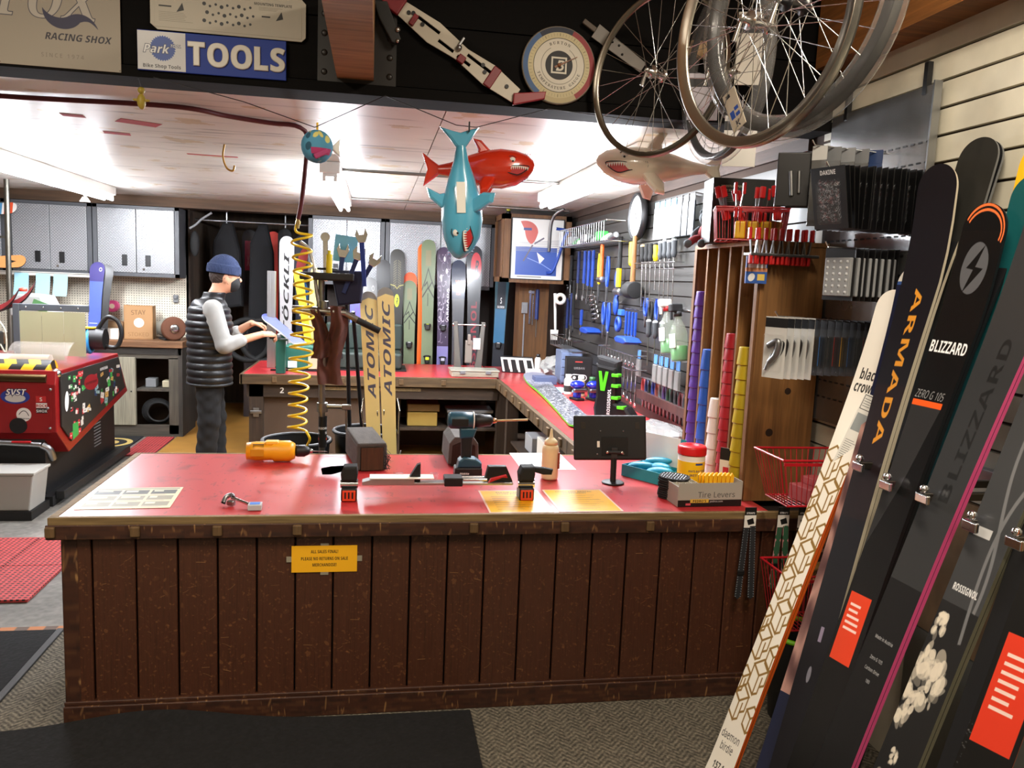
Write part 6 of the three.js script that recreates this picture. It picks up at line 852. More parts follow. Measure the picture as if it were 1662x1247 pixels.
tag(M('driver_rack', [wire([[1.86, 1.86, -2.5], [1.8, 1.86, -2.5], [1.8, 1.86, -1.72], [1.86, 1.86, -1.72]], 0.004), wire([[1.86, 1.82, -2.5], [1.8, 1.82, -2.5], [1.8, 1.82, -1.72], [1.86, 1.82, -1.72]], 0.003), wire([[1.86, 1.86, -2.5], [1.86, 1.82, -2.5]], 0.003), wire([[1.8, 1.86, -2.1], [1.8, 1.82, -2.1]], 0.003)], K.chrome), 'chrome wire rack holding the upright drivers', 'rack');
for (const [y, l] of [[1.83, 'upper blue spoon shaped tyre tool'], [1.63, 'lower blue spoon shaped tyre tool']]) { const t = wt('tyre_spoon', l, 'tool', y, -3.02); M('bowl', ball(0.05, 0, -0.08, 0.03, 0.9, 1.6, 0.4), bl, t); M('neck', rod([0, 0, 0.02], [0, -0.05, 0.03], 0.012), bl, t); }
for (let i = 0; i < 6; i++) { const t = wt('cone_wrench', ['top', 'second', 'third', 'fourth', 'fifth', 'lowest'][i] + ' cone wrench in the slanted black holder', 'wrench', 1.6 - i * 0.038, -3.78 + i * 0.035, 0); M('blade', ext([[-0.1, -0.008], [0.08, -0.008], [0.105, -0.022], [0.11, 0.0], [0.105, 0.022], [0.08, 0.008], [-0.1, 0.008]], 0.004, 0.001).rotateZ(0.22).translate(0, 0, 0.03), K.chrome, t); M('holder', B(0.04, 0.03, 0.03, -0.08, -0.02, 0.02, 0.004), K.black, t); }
plier('small pliers with blue handles left of the blue tape', 1.56, -3.38, bl, 0.3); plier('small pliers with blue handles nearest the blue tape', 1.56, -3.24, bl, 0.38);
{ const t = wt('tape_roll', 'blue tape roll on a peg with a blue block above', 'tape', 1.43, -2.87); M('roll', [ring(0.045, 0.016, 0, -0.02, 0.05, 28)], bl, t); M('block', B(0.09, 0.045, 0.03, 0, 0.07, 0.03, 0.005), mat(0x2a62d8, 0.5), t); }
['first', 'second', 'third', 'fourth'].forEach((o, i) => { const t = wt('blue_file', `${o} blue sheathed file from the left in the file row`, 'file', 1.53, -2.74 + i * 0.075); M('blade', B(0.022, 0.17, 0.014, 0, -0.1, 0.03, 0.003), bl, t); M('tang', rod([0, -0.18, 0.03], [0, -0.25, 0.03], 0.006), K.steel, t); });
plier('blue handled pliers below the upper rack, nearest the mallet', 1.62, -2.34, bl, 0.2); plier('blue handled pliers below the upper rack, nearest the spray bottle', 1.62, -2.11, bl, 0.22); plier('black handled pliers hanging behind the blue pair', 1.6, -2.24, bk, 0.22);
bar('long dark blue tool hanging low beside the pine board', 1.55, -4.65, 0.42, dkbl); bar('long navy tool hanging low second from the pine board', 1.6, -4.5, 0.44, dkbl); bar('torque driver with a blue handle below the long tools', 1.46, -4.1, 0.2, bl);
['left', 'middle', 'right'].forEach((o, i) => driver(`${o} grey capped driver in the lower rack`, 1.39, -2.2 + i * 0.13, mat(0x3a3d40, 0.6), mat(0xc8ccce, 0.5), 0.22, true));
for (const [z, l] of [[-3.55, 'left blue tool tray on the lower wire rack'], [-2.52, 'right blue tool tray on the lower wire rack']]) { const t = wt('blue_tray', l, 'tray', 1.31, z); M('tray', ext([[-0.15, 0.01], [-0.09, 0.03], [0.08, 0.026], [0.15, 0.0], [0.08, -0.02], [-0.11, -0.02]], 0.12, 0.01).translate(0, 0, 0.08), bl, t); }
{ // wire shelf and lower rack
  const sh = (name, lab, y0, y1, z0, z1, dep) => { const t = T(name, lab, 'rack'); const v = [wire([[WX, y1, z0], [WX - dep, y1, z0], [WX - dep, y1, z1], [WX, y1, z1]], 0.005), wire([[WX, y0, z0], [WX - dep, y0, z0], [WX - dep, y0, z1], [WX, y0, z1]], 0.004)]; M('frame', v, K.chrome, t); const u = []; for (let z = z0; z <= z1; z += 0.07) u.push(rod([WX - dep, y1, z], [WX - dep, y0, z], 0.0025, 0.0025, 5), rod([WX - dep, y0, z], [WX, y0, z], 0.0025, 0.0025, 5)); M('wires', u, K.steel, t); };
  sh('wire_shelf', 'chrome wire shelf of parts above the hanging tools', 2.03, 2.18, -4.35, -2.82, 0.2); sh('wire_rack', 'chrome wire rack above the hanging wrenches', 1.12, 1.22, -3.2, -2.3, 0.1); sh('wire_rack', 'chrome wire rack of small parts near the corner', 1.1, 1.2, -4.7, -3.8, 0.16);
  for (let i = 0; i < 9; i++) { const m = [K.grey, K.green, K.white, K.steel, K.darkgrey][i % 5]; const o = M('spare_part', i % 3 ? rod([0, 0, -0.08], [0, 0.02, 0.08], 0.022) : B(0.07, 0.07, 0.16, 0, 0.03, 0, 0.01), m); o.position.set(1.77, 2.06, -4.25 + i * 0.16); tag(o, ['grey cylinder', 'green grip', 'white tube', 'steel block', 'charcoal grip', 'grey tube', 'green box', 'white cartridge', 'steel bar'][i] + ' lying in the chrome wire shelf', 'part'); }
}
['first', 'second', 'third', 'fourth', 'fifth', 'sixth', 'seventh', 'eighth', 'last'].forEach((o, i) => { const t = wt('combination_wrench', `${o} chrome wrench counted from the corner in the hanging wrench row`, 'wrench', 1.13, -3.15 + i * 0.09); const L = 0.16 + i * 0.012; M('shank', ext([[-0.007, 0], [0.007, 0], [0.008, -L], [-0.008, -L]], 0.006, 0.001).translate(0, 0, 0.03), K.chrome, t); M('box_end', ring(0.014, 0.005, 0, 0.008, 0.03, 16), K.chrome, t); M('open_end', ext([[-0.008, -L], [-0.02, -L - 0.016], [-0.012, -L - 0.034], [-0.004, -L - 0.016], [0.004, -L - 0.016], [0.012, -L - 0.034], [0.02, -L - 0.016], [0.008, -L]], 0.007, 0.001).translate(0, 0, 0.03), K.chrome, t); });
tag(M('plier_rail', uvm(bx2(1.82, 1.866, 0.93, 0.985, -2.35, -1.0)), wood(0x5e2a24, 0.7)), 'reddish wooden rail of pliers low on the tool wall', 'rail');
for (let i = 0; i < 12; i++) plier(`${['red', 'navy', 'black', 'blue', 'red brown', 'grey', 'purple', 'dark green', 'black', 'charcoal', 'maroon', 'slate'][i]} handled pliers, ${['first', 'second', 'third', 'fourth', 'fifth', 'sixth', 'seventh', 'eighth', 'ninth', 'tenth', 'eleventh', 'last'][i]} from the corner in the low rail`, 1.07, -2.28 + i * 0.07, mat([0x8e2a2a, 0x1b2346, 0x141414, 0x21337a, 0x7c4038, 0x55585c, 0x45305e, 0x24402e, 0x17171a, 0x2a2a2e, 0x5c2028, 0x40464e][i], 0.5), 0.2);
for (let i = 0; i < 6; i++) { const t = wt('tool_pack', i === 0 ? 'lone clear pack of bits hanging left of the others' : ['first', 'second', 'third', 'fourth', 'fifth'][i - 1] + ' clear pack with blue header below the spray bottles', 'pack', 1.25, i ? -2.12 + i * 0.1 : -2.36); M('header', B(0.06, 0.06, 0.004, 0, -0.02, 0.04), mat(0x4f86cc, 0.5), t); M('bag', B(0.07, 0.12, 0.02, 0, -0.115, 0.04, 0.006), mat(0xbfc0be, 0.15, { transmission: 0.6, key: 'pbag' }), t); M('contents', rod([0, -0.07, 0.04], [0, -0.165, 0.04], 0.008), K.steel, t); }
{ // clock, packs, sprays
  const t = wt('wall_clock', 'round black rimmed wall clock with a plain white face', 'clock', 2.2, -2.64); M('case', rot(lathe([[0, 0], [0.165, 0], [0.175, 0.015], [0.165, 0.045], [0.148, 0.045], [0.146, 0.03], [0, 0.03]], 40), Math.PI / 2).translate(0, 0, 0), K.black, t); M('face', new THREE.CircleGeometry(0.147, 40).translate(0, 0, 0.032), mat(0xf4f4f0, 0.5), t); M('hands', [ext([[-0.004, -0.02], [0.004, -0.02], [0.002, 0.09], [-0.002, 0.09]], 0.002).rotateZ(0.5), ext([[-0.004, -0.02], [0.004, -0.02], [0.002, 0.1], [-0.002, 0.1]], 0.002).rotateZ(3.3)].map((g) => g.translate(0, 0, 0.036)), K.black, t);
  for (let i = 0; i < 7; i++) { const p = wt('hanging_pack', i < 4 ? ['first', 'second', 'third', 'fourth'][i] + ' clear pack with light blue header under the lamp' : ['first', 'second', 'third'][i - 4] + ' dark slim pack beside the blue header packs', 'pack', 2.25, -2.12 + i * 0.1); M('header', B(0.08, 0.04, 0.003, 0, -0.02, 0.06), i < 4 ? mat(0x5ab4dc, 0.4) : K.black, p); M('bag', B(0.085, 0.2, 0.012, 0, -0.14, 0.06, 0.004), i < 4 ? mat(0xd9e0de, 0.15, { transmission: 0.4, key: 'hbag' }) : mat(0x22262a, 0.35), p); M('contents', [rod([-0.02, -0.08, 0.06], [-0.015, -0.2, 0.06], 0.009), rod([0.02, -0.1, 0.06], [0.02, -0.2, 0.06], 0.008)], i < 4 ? K.green : K.steel, p); }
  for (const [z, x, y, l] of [[-1.64, 1.77, 1.3, 'spray bottle of green liquid with a red and white trigger'], [-1.38, 1.74, 1.28, 'spray bottle of green liquid with a grey trigger']]) {
    const s = T('spray_bottle', l, 'bottle', [x, y, z], -1.2); s.rotation.z = 0.16; const gy = l.includes('grey');
    M('bottle', lathe([[0, 0], [0.046, 0], [0.05, 0.01], [0.05, 0.16], [0.04, 0.2], [0.018, 0.245], [0.016, 0.27], [0, 0.27]], 24), mat(0xeef4ea, 0.12, { transmission: 0.85, thickness: 0, ior: 1.2, key: 'spray' }), s); M('liquid', lathe([[0, 0.004], [0.044, 0.004], [0.047, 0.012], [0.047, 0.09], [0, 0.09]], 24), mat(0x2f8a3c, 0.3, { key: 'sprayl' }), s);
    const tr = M('trigger_head', [B(0.035, 0.05, 0.09, 0, 0.31, 0.015, 0.01), B(0.015, 0.06, 0.015, 0, 0.27, 0.05, 0.005)], gy ? K.darkgrey : K.white, s); M('collar', lathe([[0.0, 0.262], [0.024, 0.262], [0.024, 0.29], [0, 0.29]], 18), gy ? K.darkgrey : K.red, s); M('label', B(0.05, 0.08, 0.002, 0, 0.12, 0.05), K.paper, s);
  }
  tag(M('bottle_rail', [rod([1.75, 1.575, -1.75], [1.75, 1.575, -1.2], 0.005), rod([1.75, 1.575, -1.75], [1.9, 1.575, -1.75], 0.005), rod([1.75, 1.575, -1.2], [1.9, 1.575, -1.2], 0.005)], K.chrome), 'chrome rail from which the two spray bottles hang', 'rail');
  const rb = T('red_clip_pack', 'small clear pack of red clips beside the cup tower', 'pack', [1.855, 1.8, -0.98], -1.2); M('pack', B(0.07, 0.1, 0.03, 0, 0, 0, 0.006), mat(0xc9878a, 0.2, { transmission: 0.4, key: 'rcp' }), rb); M('clips', B(0.05, 0.05, 0.02, 0, -0.01, 0, 0.005), K.red, rb);
}
// calipers and keys hung in front of the pine board
{ const t = T('caliper', 'silver calipers hanging by the pine board', 'caliper', [1.53, 1.62, -4.94]); M('beam', B(0.02, 0.34, 0.008, 0, -0.17, 0, 0.002), K.chrome, t); M('jaws', [B(0.06, 0.03, 0.01, 0.01, -0.02, 0, 0.003), B(0.012, 0.3, 0.008, 0.03, -0.2, 0.0, 0.002)], K.chrome, t);
  const a = T('hex_key', 'bent blue hex key hanging in front of the poster', 'tool', [1.76, 2.1, -4.66]); M('bar', tube([[-0.06, 0.12, 0], [0.05, 0.1, 0], [0.03, 0.04, 0], [-0.09, -0.3, 0], [-0.14, -0.31, 0]], 0.014, 40), bl, a);
  const b = T('blue_grip_tool', 'long tool with blue grip hanging on the pine board', 'tool', [1.6, 1.65, -4.93]); M('grip', rod([0, -0.02, 0], [0, -0.32, 0], 0.02), dkbl, b); M('shaft', rod([0, -0.32, 0], [0, -0.5, 0], 0.006), K.chrome, b);
  const s = T('spatula', 'white plastic spatula hanging right of the pine board', 'spatula', [1.74, 1.6, -4.75]); M('handle', rod([0, 0, 0], [0.02, -0.36, 0], 0.016, 0.012), K.white, s); M('blade', ext([[-0.03, -0.36], [0.05, -0.36], [0.045, -0.46], [-0.025, -0.46]], 0.01, 0.003), K.white, s);
  const tp = T('tape_roll', 'roll of white tape with yellow core by the pine board', 'tape', [1.76, 1.55, -4.6]); M('roll', ring(0.04, 0.018), K.white, tp); M('core', rot(new THREE.CylinderGeometry(0.028, 0.028, 0.03, 20, 1, true), Math.PI / 2), mat(0xd9a02a, 0.6, { side: THREE.DoubleSide }), tp); }
// ---------- things on the right bench ----------
ski('snowboard', 'grey speckled snowboard with a bright green edge on the right bench', { cat: 'snowboard', tail: [1.31, 0.806, -1.75], tip: [1.46, 0.812, -4.25], n: [0, 1, 0], w: [0.2, 0.17, 0.22], k: 1, th: 0.018, rock: 0.05, tailRound: true, side: mat(0x58d12a, 0.4), top: label(128, 512, (c, w, h) => { c.fillStyle = '#5c5f66'; c.fillRect(0, 0, w, h); c.fillStyle = '#8d90a0'; c.fillRect(0, 0, w, 110); for (let i = 0; i < 2200; i++) { const y = rnd(60, h); c.fillStyle = rnd() > 0.5 ? 'rgba(20,20,24,.75)' : 'rgba(205,205,208,.7)'; c.fillRect(rnd(0, w), y, rnd(2, 9), rnd(1, 5)); } }, 0.35) });
{
  const t = T('snowboard_boot', 'black ski boot with lime green trim standing on the right bench', 'boot', [1.565, 0.803, -2.12], -0.7); const gm = mat(0x57d321, 0.4);
  M('shell', ext([[-0.09, 0.0], [0.17, 0.0], [0.185, 0.05], [0.14, 0.1], [0.06, 0.13], [0.05, 0.36], [-0.1, 0.38], [-0.09, 0.16], [-0.105, 0.08]], 0.12, 0.022), mat(0x101012, 0.4), t); M('sole', Bb(0.29, 0.022, 0.09, 0.035, 0, 0, 0.006), K.rubber, t); M('liner', ext([[-0.095, 0.35], [0.05, 0.33], [0.06, 0.4], [-0.1, 0.43]], 0.1, 0.02), mat(0x1a1a1c, 0.8), t);
  for (const [y, x] of [[0.1, 0.1], [0.16, 0.055], [0.24, 0.052], [0.31, 0.05]]) M('buckle', [B(0.05, 0.022, 0.014, x, y, 0.064, 0.004), B(0.03, 0.022, 0.06, x + 0.01, y, 0.04, 0.006)], gm, t); M('green_spine', ext([[-0.05, 0.2], [-0.02, 0.2], [0.0, 0.33], [-0.02, 0.33], [-0.035, 0.25], [-0.05, 0.33], [-0.07, 0.33]], 0.004).translate(0, 0, 0.062), gm, t);
  const l = M('side_lettering', plate(0.04, 0.2, 0.002), label(64, 320, (c, w, h) => { c.fillStyle = '#101012'; c.fillRect(0, 0, w, h); vtext(c, 'ROSSIGNOL', 32, 160, 50, '#eee'); }), t); l.position.set(0.015, 0.13, 0.062);
}
for (const [x, l] of [[1.56, 'left glossy blue binding toe piece on the right bench'], [1.69, 'right glossy blue binding toe piece on the right bench']]) { const t = T('toe_piece', l, 'binding', [x, 0.803, -3.0], 0.3); M('housing', [ball(0.055, 0, 0.12, 0, 1.1, 0.6, 0.9), B(0.05, 0.09, 0.06, 0, 0.06, 0, 0.015)], glossy(0x1226a8, 0.2), t); M('base', Bb(0.07, 0.02, 0.12, 0, 0, 0, 0.005), K.black, t); M('wings', [B(0.12, 0.03, 0.03, 0, 0.08, 0.04, 0.01)], K.steel, t); }
{ const o = sheet('work_ticket', 'light blue work ticket lying on the right bench', 'paper', 0.2, 0.3, [1.55, 0.8045, -3.55], 0.3, K.skyblue);
  const t = T('drawer_organizer', 'blue grey drawer organizer against the tool wall', 'organizer', [1.74, 0.803, -4.05]); M('shell', Bb(0.2, 0.3, 0.22, 0, 0, 0, 0.006), mat(0x6a7690, 0.5), t); for (let i = 0; i < 4; i++) { const d = M('drawer', B(0.18, 0.06, 0.012, 0, 0.045 + i * 0.07, 0.112, 0.004), mat(0x8fa2c8, 0.3, { transmission: 0.3, key: 'drw' }), t); M('pull', B(0.05, 0.012, 0.012, 0, 0.04 + i * 0.07, 0.122, 0.003), K.grey, d); }
  const k = T('parts_box', 'black retail box with a white outlined emblem on the right bench', 'box', [1.72, 0.803, -3.62], -0.1); M('box', Bb(0.22, 0.28, 0.12, 0, 0, 0, 0.003), K.black, k); const f = M('print', plate(0.2, 0.26, 0.001), label(160, 208, (c, w, h) => { c.fillStyle = '#0f0f11'; c.fillRect(0, 0, w, h); c.fillStyle = '#c43a34'; c.fillRect(50, 18, 50, 8); fillText(c, 'URBAN', w / 2, 66, 22, 'sans-serif', '#888', { style: 'bold' }); c.strokeStyle = '#ddd'; c.lineWidth = 6; c.beginPath(); c.arc(46, 130, 22, 1.57, 4.71); c.lineTo(114, 112); c.arc(114, 130, 18, -1.57, 1.57); c.closePath(); c.stroke(); c.fillStyle = '#ccc'; c.beginPath(); c.arc(48, 130, 11, 0, 7); c.arc(112, 130, 8, 0, 7); c.fill(); }), k); f.position.set(0, 0.14, 0.0608);
  for (const [x, z, c, c2, l] of [[1.56, -3.3, 0xe6e2d8, 0xf2f2f2, 'white capped bottle beside the black retail box'], [1.64, -3.2, 0xb9a284, 0xe9e9e4, 'tan bottle with white lid on the right bench'], [1.72, -3.15, 0x3f7a46, 0x2a5a30, 'green can on the right bench behind the boot']]) { const b = T('bench_bottle', l, 'bottle', [x, 0.803, z]); M('body', lathe([[0, 0], [0.032, 0], [0.034, 0.006], [0.034, 0.12], [0.026, 0.135], [0, 0.135]], 18), mat(c, 0.4), b); M('cap', lathe([[0, 0.13], [0.024, 0.13], [0.024, 0.165], [0, 0.165]], 16), mat(c2, 0.4), b); M('label', new THREE.CylinderGeometry(0.0345, 0.0345, 0.05, 18, 1, true).translate(0, 0.05, 0), mat(0x2c2a28, 0.5), b); }
  for (const [x, z, w, h, c, l] of [[1.52, -4.55, 0.14, 0.06, 0xe4e4e0, 'small white box near the riser plates'], [1.64, -4.5, 0.12, 0.05, 0xc9ccd0, 'clear lidded parts box near the white box'], [1.5, -3.95, 0.2, 0.07, 0x5a6486, 'blue grey parts tray on the right bench']]) { const o = M('parts_carton', Bb(w, h, 0.14, 0, 0, 0, 0.006), mat(c, 0.5)); o.position.set(x, 0.803, z); tag(o, l, 'box'); }
  const sp = T('spray_can', 'white aerosol can near the corner of the benches', 'can', [1.58, 0.803, -4.66]); M('can', lathe([[0, 0], [0.03, 0], [0.032, 0.15], [0.02, 0.17], [0, 0.17]], 16), K.white, sp); M('cap', lathe([[0, 0.165], [0.02, 0.165], [0.018, 0.2], [0, 0.2]], 14), K.black, sp);
  const bg = M('plastic_bag', new THREE.IcosahedronGeometry(0.15, 3), mat(0xb9bab8, 0.2, { transmission: 0.5, key: 'bagbench' })); const q = bg.geometry.attributes.position; for (let i = 0; i < q.count; i++) { const X = q.getX(i), Y = q.getY(i), Z = q.getZ(i), n = 1 + 0.18 * Math.sin(X * 40 + Z * 31) * Math.cos(Y * 37); q.setXYZ(i, X * 0.8 * n, Y * 0.35 * n, Z * 2 * n); } bg.geometry.computeVertexNormals(); bg.position.set(1.66, 0.86, -1.4); tag(bg, 'crumpled clear plastic bag on the right bench by the cup tower', 'bag');
  const gb = M('plastic_bag', bg.geometry.clone(), mat(0x9a9a96, 0.3)); gb.position.set(1.64, 0.92, -4.3); gb.scale.set(0.9, 2, 0.5); tag(gb, 'grey foil bag standing by the drawer organizer', 'bag');
}
// ---------- floor mats ----------
const rugTex = dtex(256, 256, (u, v) => { const n = fbm(u, v, 70, 70, 3, 2), p = fbm(u, v, 6, 6, 14, 4); const k = 0.55 + 0.8 * (n - 0.4) + 0.25 * (p - 0.5); return [cl(20 * k + 3), cl(20 * k + 3), cl(22 * k + 4)]; });
const rugMat = mat(0xffffff, 0.98, { map: rugTex, bumpMap: fineNoise, bumpScale: 0.004 });
{
  const g = new THREE.BoxGeometry(1.95, 0.012, 1.1, 60, 1, 24); g.translate(-0.575, 0.006, 0.6); const q = g.attributes.position;
  for (let i = 0; i < q.count; i++) { const x = q.getX(i), z = q.getZ(i), k = Math.max(0, 1 - (z - 0.05) / 0.22), b = Math.exp(-Math.pow((x + 0.78) / 0.34, 2)); q.setY(i, q.getY(i) + 0.05 * k * k * b); q.setZ(i, z - 0.02 * b * k); }
  g.computeVertexNormals(); tag(M('floor_mat', uvm(g, 1.3), rugMat), 'large black floor mat in front of the counter', 'mat');
  const t = T('floor_mat', 'black floor mat with grey border left of the counter', 'mat'); M('pile', uvm(bx2(-3.2, -1.43, 0, 0.01, -0.83, 0.02, 0.003), 1.3), rugMat, t); M('border', [bx2(-1.43, -1.4, 0, 0.011, -0.84, 0.02, 0.003), bx2(-3.2, -1.4, 0, 0.011, 0.02, 0.05, 0.003)], mat(0x4e4e50, 0.8), t);
}
const perf = dtex(128, 128, (u, v) => { const x = (u * 4) % 1, y = (v * 4) % 1; const hole = x > 0.3 && x < 0.8 && y > 0.3 && y < 0.8; const n = fbm(u, v, 8, 8, 2, 3); return hole ? [38, 16, 17] : [cl(170 + 40 * (n - 0.5)), cl(56 + 20 * (n - 0.5)), cl(56 + 20 * (n - 0.5))]; });
const perfM = mat(0xffffff, 0.75, { map: perf, bumpMap: perf, bumpScale: 0.006 });
{
  const t = T('rubber_mat', 'red perforated rubber mat near the counter end', 'mat'); for (let i = 0; i < 2; i++) for (let k = 0; k < 3; k++) M('tile', uvm(bx2(-2.64 + k * 0.318, -2.64 + k * 0.318 + 0.313, 0, 0.016, -1.18 - i * 0.5 - 0.495, -1.18 - i * 0.5, 0.004), 9, 0.02 * k, 0), perfM, t);
  const f = T('rubber_mat', 'red perforated rubber mat at the far left by the workbench', 'mat'); for (let i = 0; i < 2; i++) M('tile', uvm(bx2(-2.22, -1.96, 0, 0.014, -4.5 - i * 0.42 - 0.415, -4.5 - i * 0.42, 0.004), 9), perfM, f);
  const b = T('logo_mat', 'black mat with a gold ring behind the tuning machine', 'mat'); M('mat', uvm(bx2(-2.9, -2.26, 0, 0.01, -5.38, -4.62, 0.003), 1.3), rugMat, b); M('gold_ring', new THREE.RingGeometry(0.17, 0.22, 40).rotateX(-Math.PI / 2).translate(-2.5, 0.0112, -5.05), mat(0xb9a05a, 0.8), b); M('gold_centre', new THREE.RingGeometry(0.0, 0.1, 24).rotateX(-Math.PI / 2).translate(-2.5, 0.0112, -5.05), mat(0xb9a05a, 0.8), b);
  tag(M('hazard_tape', uvm(bx2(-3.2, -1.12, -0.001, 0.0015, -0.885, -0.84), 1), mat(0xffffff, 0.7, { map: ctex(256, 32, (c, w, h) => { c.fillStyle = '#b06a34'; c.fillRect(0, 0, w, h); c.fillStyle = '#5a4434'; for (let i = 0; i < 8; i++) { c.beginPath(); c.moveTo(i * 32, h); c.lineTo(i * 32 + 14, h); c.lineTo(i * 32 + 24, 0); c.lineTo(i * 32 + 10, 0); c.fill(); } }) })), 'worn orange hazard tape strip across the floor', 'tape');
}
// ---------- tuning machine ----------
{
  const t = T('tuning_machine', 'red ski tuning machine with a sticker covered black side panel', 'machine', [0, 0, 0]); const red = glossy(0x8e1218, 0.35), prof = [[2.9, 0.86], [2.93, 0.953], [4.27, 0.95], [4.52, 0.59], [3.12, 0.345], [2.9, 0.53]];
  const bodyG = ext(prof, 0.95, 0.008).rotateY(Math.PI / 2).translate(-2.635, 0, 0); M('body', bodyG, red, t);
  const stick = ctex(1024, 448, (c, w, h) => {
    c.fillStyle = '#2c2b2a'; c.fillRect(0, 0, w, h); const P = (x, y, W, H, col, r = 0) => { c.save(); c.translate(x, y); c.rotate(r); c.fillStyle = col; c.fillRect(-W / 2, -H / 2, W, H); c.restore(); };
    for (let i = 0; i < 42; i++) { const x = rnd(110, 300), y = rnd(40, 420); P(x, y, rnd(24, 40), rnd(20, 40), ['#c8303a', '#dcd8d0', '#c8303a', '#1c1c1c', '#3a9c4c'][i % 5], rnd(-0.2, 0.2)); c.fillStyle = '#e8e4de'; c.fillRect(x - 7, y - 4, 14, 8); }
    for (let i = 0; i < 36; i++) { const x = rnd(300, 960), y = rnd(30, 330); P(x, y, rnd(20, 64), rnd(16, 50), ['#dcd8d0', '#3a9c4c', '#24406e', '#a82c34', '#c9a05a', '#8fb0b4', '#e6e2da', '#48b050'][i % 8], rnd(-0.4, 0.4)); c.fillStyle = 'rgba(20,20,20,.7)'; c.fillRect(x - 12, y - 3, rnd(8, 24), 5); }
    c.fillStyle = '#8e1a24'; c.beginPath(); c.ellipse(430, 120, 110, 50, 0.1, 0, 7); c.fill(); fillText(c, 'WINTERSTEIGER', 430, 122, 22, 'sans-serif', '#2a0a0c', { style: 'bold' }); fillText(c, 'MONTANA', 640, 60, 26, 'sans-serif', '#e6e6e6', { style: 'bold' });
    c.fillStyle = '#3fa54e'; c.fillRect(140, 330, 80, 100); c.fillStyle = '#fff'; c.beginPath(); c.ellipse(70, 180, 26, 60, 0.1, 0, 7); c.fill();
  });
  const panel = ext([[2.96, 0.88], [2.98, 0.925], [4.24, 0.922], [4.4, 0.64], [3.14, 0.42], [2.96, 0.56]], 0.012, 0.002).rotateY(Math.PI / 2).translate(-2.152, 0, 0); { const q = panel.attributes.position, u = panel.attributes.uv; for (let i = 0; i < q.count; i++) u.setXY(i, (-q.getZ(i) - 2.96) / 1.44, (q.getY(i) - 0.4) / 0.54); } M('side_panel', panel, mat(0xffffff, 0.45, { map: stick }), t);
  const fr = M('front_panel', plate(0.9, 0.34, 0.004), label(640, 240, (c, w, h) => { c.fillStyle = '#8e1218'; c.fillRect(0, 0, w, h); const R = w - 90; c.fillStyle = '#2a3a8c'; c.beginPath(); c.ellipse(R - 70, 62, 66, 36, 0, 0, 7); c.fill(); c.fillStyle = '#c9c4bc'; c.beginPath(); c.ellipse(R - 70, 70, 46, 20, 0, 0, 7); c.fill(); fillText(c, 'SVST', R - 70, 40, 40, 'sans-serif', '#f0ece4', { style: 'bold italic', stroke: '#1a1a3a', lw: 6 }); c.fillStyle = '#e8e4de'; c.beginPath(); c.arc(R - 34, 150, 34, 0, 7); c.fill(); c.strokeStyle = '#222'; c.lineWidth = 3; c.beginPath(); c.moveTo(R - 56, 150); c.bezierCurveTo(R - 40, 124, R - 24, 124, R - 12, 156); c.stroke(); fillText(c, 'MOUNTAIN', R - 34, 170, 9, 'sans-serif', '#222', { style: 'bold' }); c.fillStyle = '#e8e4de'; c.fillRect(R + 22, 92, 50, 24); fillText(c, 'ROCK', R + 47, 105, 19, 'sans-serif', '#b02020', { style: 'bold' }); c.fillStyle = '#111'; c.fillRect(R + 22, 118, 50, 24); fillText(c, 'SHOX', R + 47, 131, 19, 'sans-serif', '#eee', { style: 'bold' }); c.fillStyle = '#c02c2c'; c.fillRect(R + 22, 58, 46, 30); fillText(c, 'S', R + 45, 74, 26, 'sans-serif', '#f2e8e0', { style: 'bold' }); }, 0.35, { clearcoat: 0.6 }), t); fr.position.set(-2.64, 0.695, -2.897);
  M('front_hole', rot(new THREE.CylinderGeometry(0.055, 0.055, 0.012, 24), Math.PI / 2).translate(-2.4, 0.575, -2.893), K.black, t); for (const [x, y] of [[-2.19, 0.83], [-2.2, 0.56], [-2.21, 0.7]]) M('bolt', ball(0.01, x, y, -2.892), K.steel, t);
  M('plinth', merge(bx2(-2.98, -2.27, 0, 0.6, -4.5, -2.98), bx2(-2.98, -2.2, 0, 0.07, -4.6, -2.9)), mat(0x151517, 0.6), t); for (let i = 0; i < 12; i++) M('vent_slot', B(0.004, 0.008, 0.16, -2.268, 0.2 + i * 0.026, -4.05), K.grey, t);
  M('floor_tube', merge(bx2(-2.2, -2.14, 0.04, 0.1, -4.5, -2.95, 0.006)), mat(0x1f2022, 0.5), t);
  M('hazard_cover', uvm(rot(new THREE.CylinderGeometry(0.085, 0.085, 0.78, 24), 0, 0, Math.PI / 2).translate(-2.62, 0.93, -3.07), 3.2), mat(0xffffff, 0.5, { map: ctex(128, 128, (c, w, h) => { c.fillStyle = '#e9b81c'; c.fillRect(0, 0, w, h); c.fillStyle = '#1d1b19'; for (let i = -1; i < 3; i++) { c.beginPath(); c.moveTo(i * 64, 128); c.lineTo(i * 64 + 32, 128); c.lineTo(i * 64 + 96, 0); c.lineTo(i * 64 + 64, 0); c.fill(); } }) }), t);
  M('white_roller', rot(new THREE.CylinderGeometry(0.05, 0.05, 0.7, 24), 0, 0, Math.PI / 2).translate(-2.66, 0.985, -3.24), K.white, t); M('feed_roller', rot(new THREE.CylinderGeometry(0.03, 0.03, 0.8, 20), 0, 0, Math.PI / 2).translate(-2.62, 0.9, -2.92), metal(0x5c4a30, 0.4), t); M('knob', ball(0.035, -2.18, 0.93, -2.97), K.chrome, t);
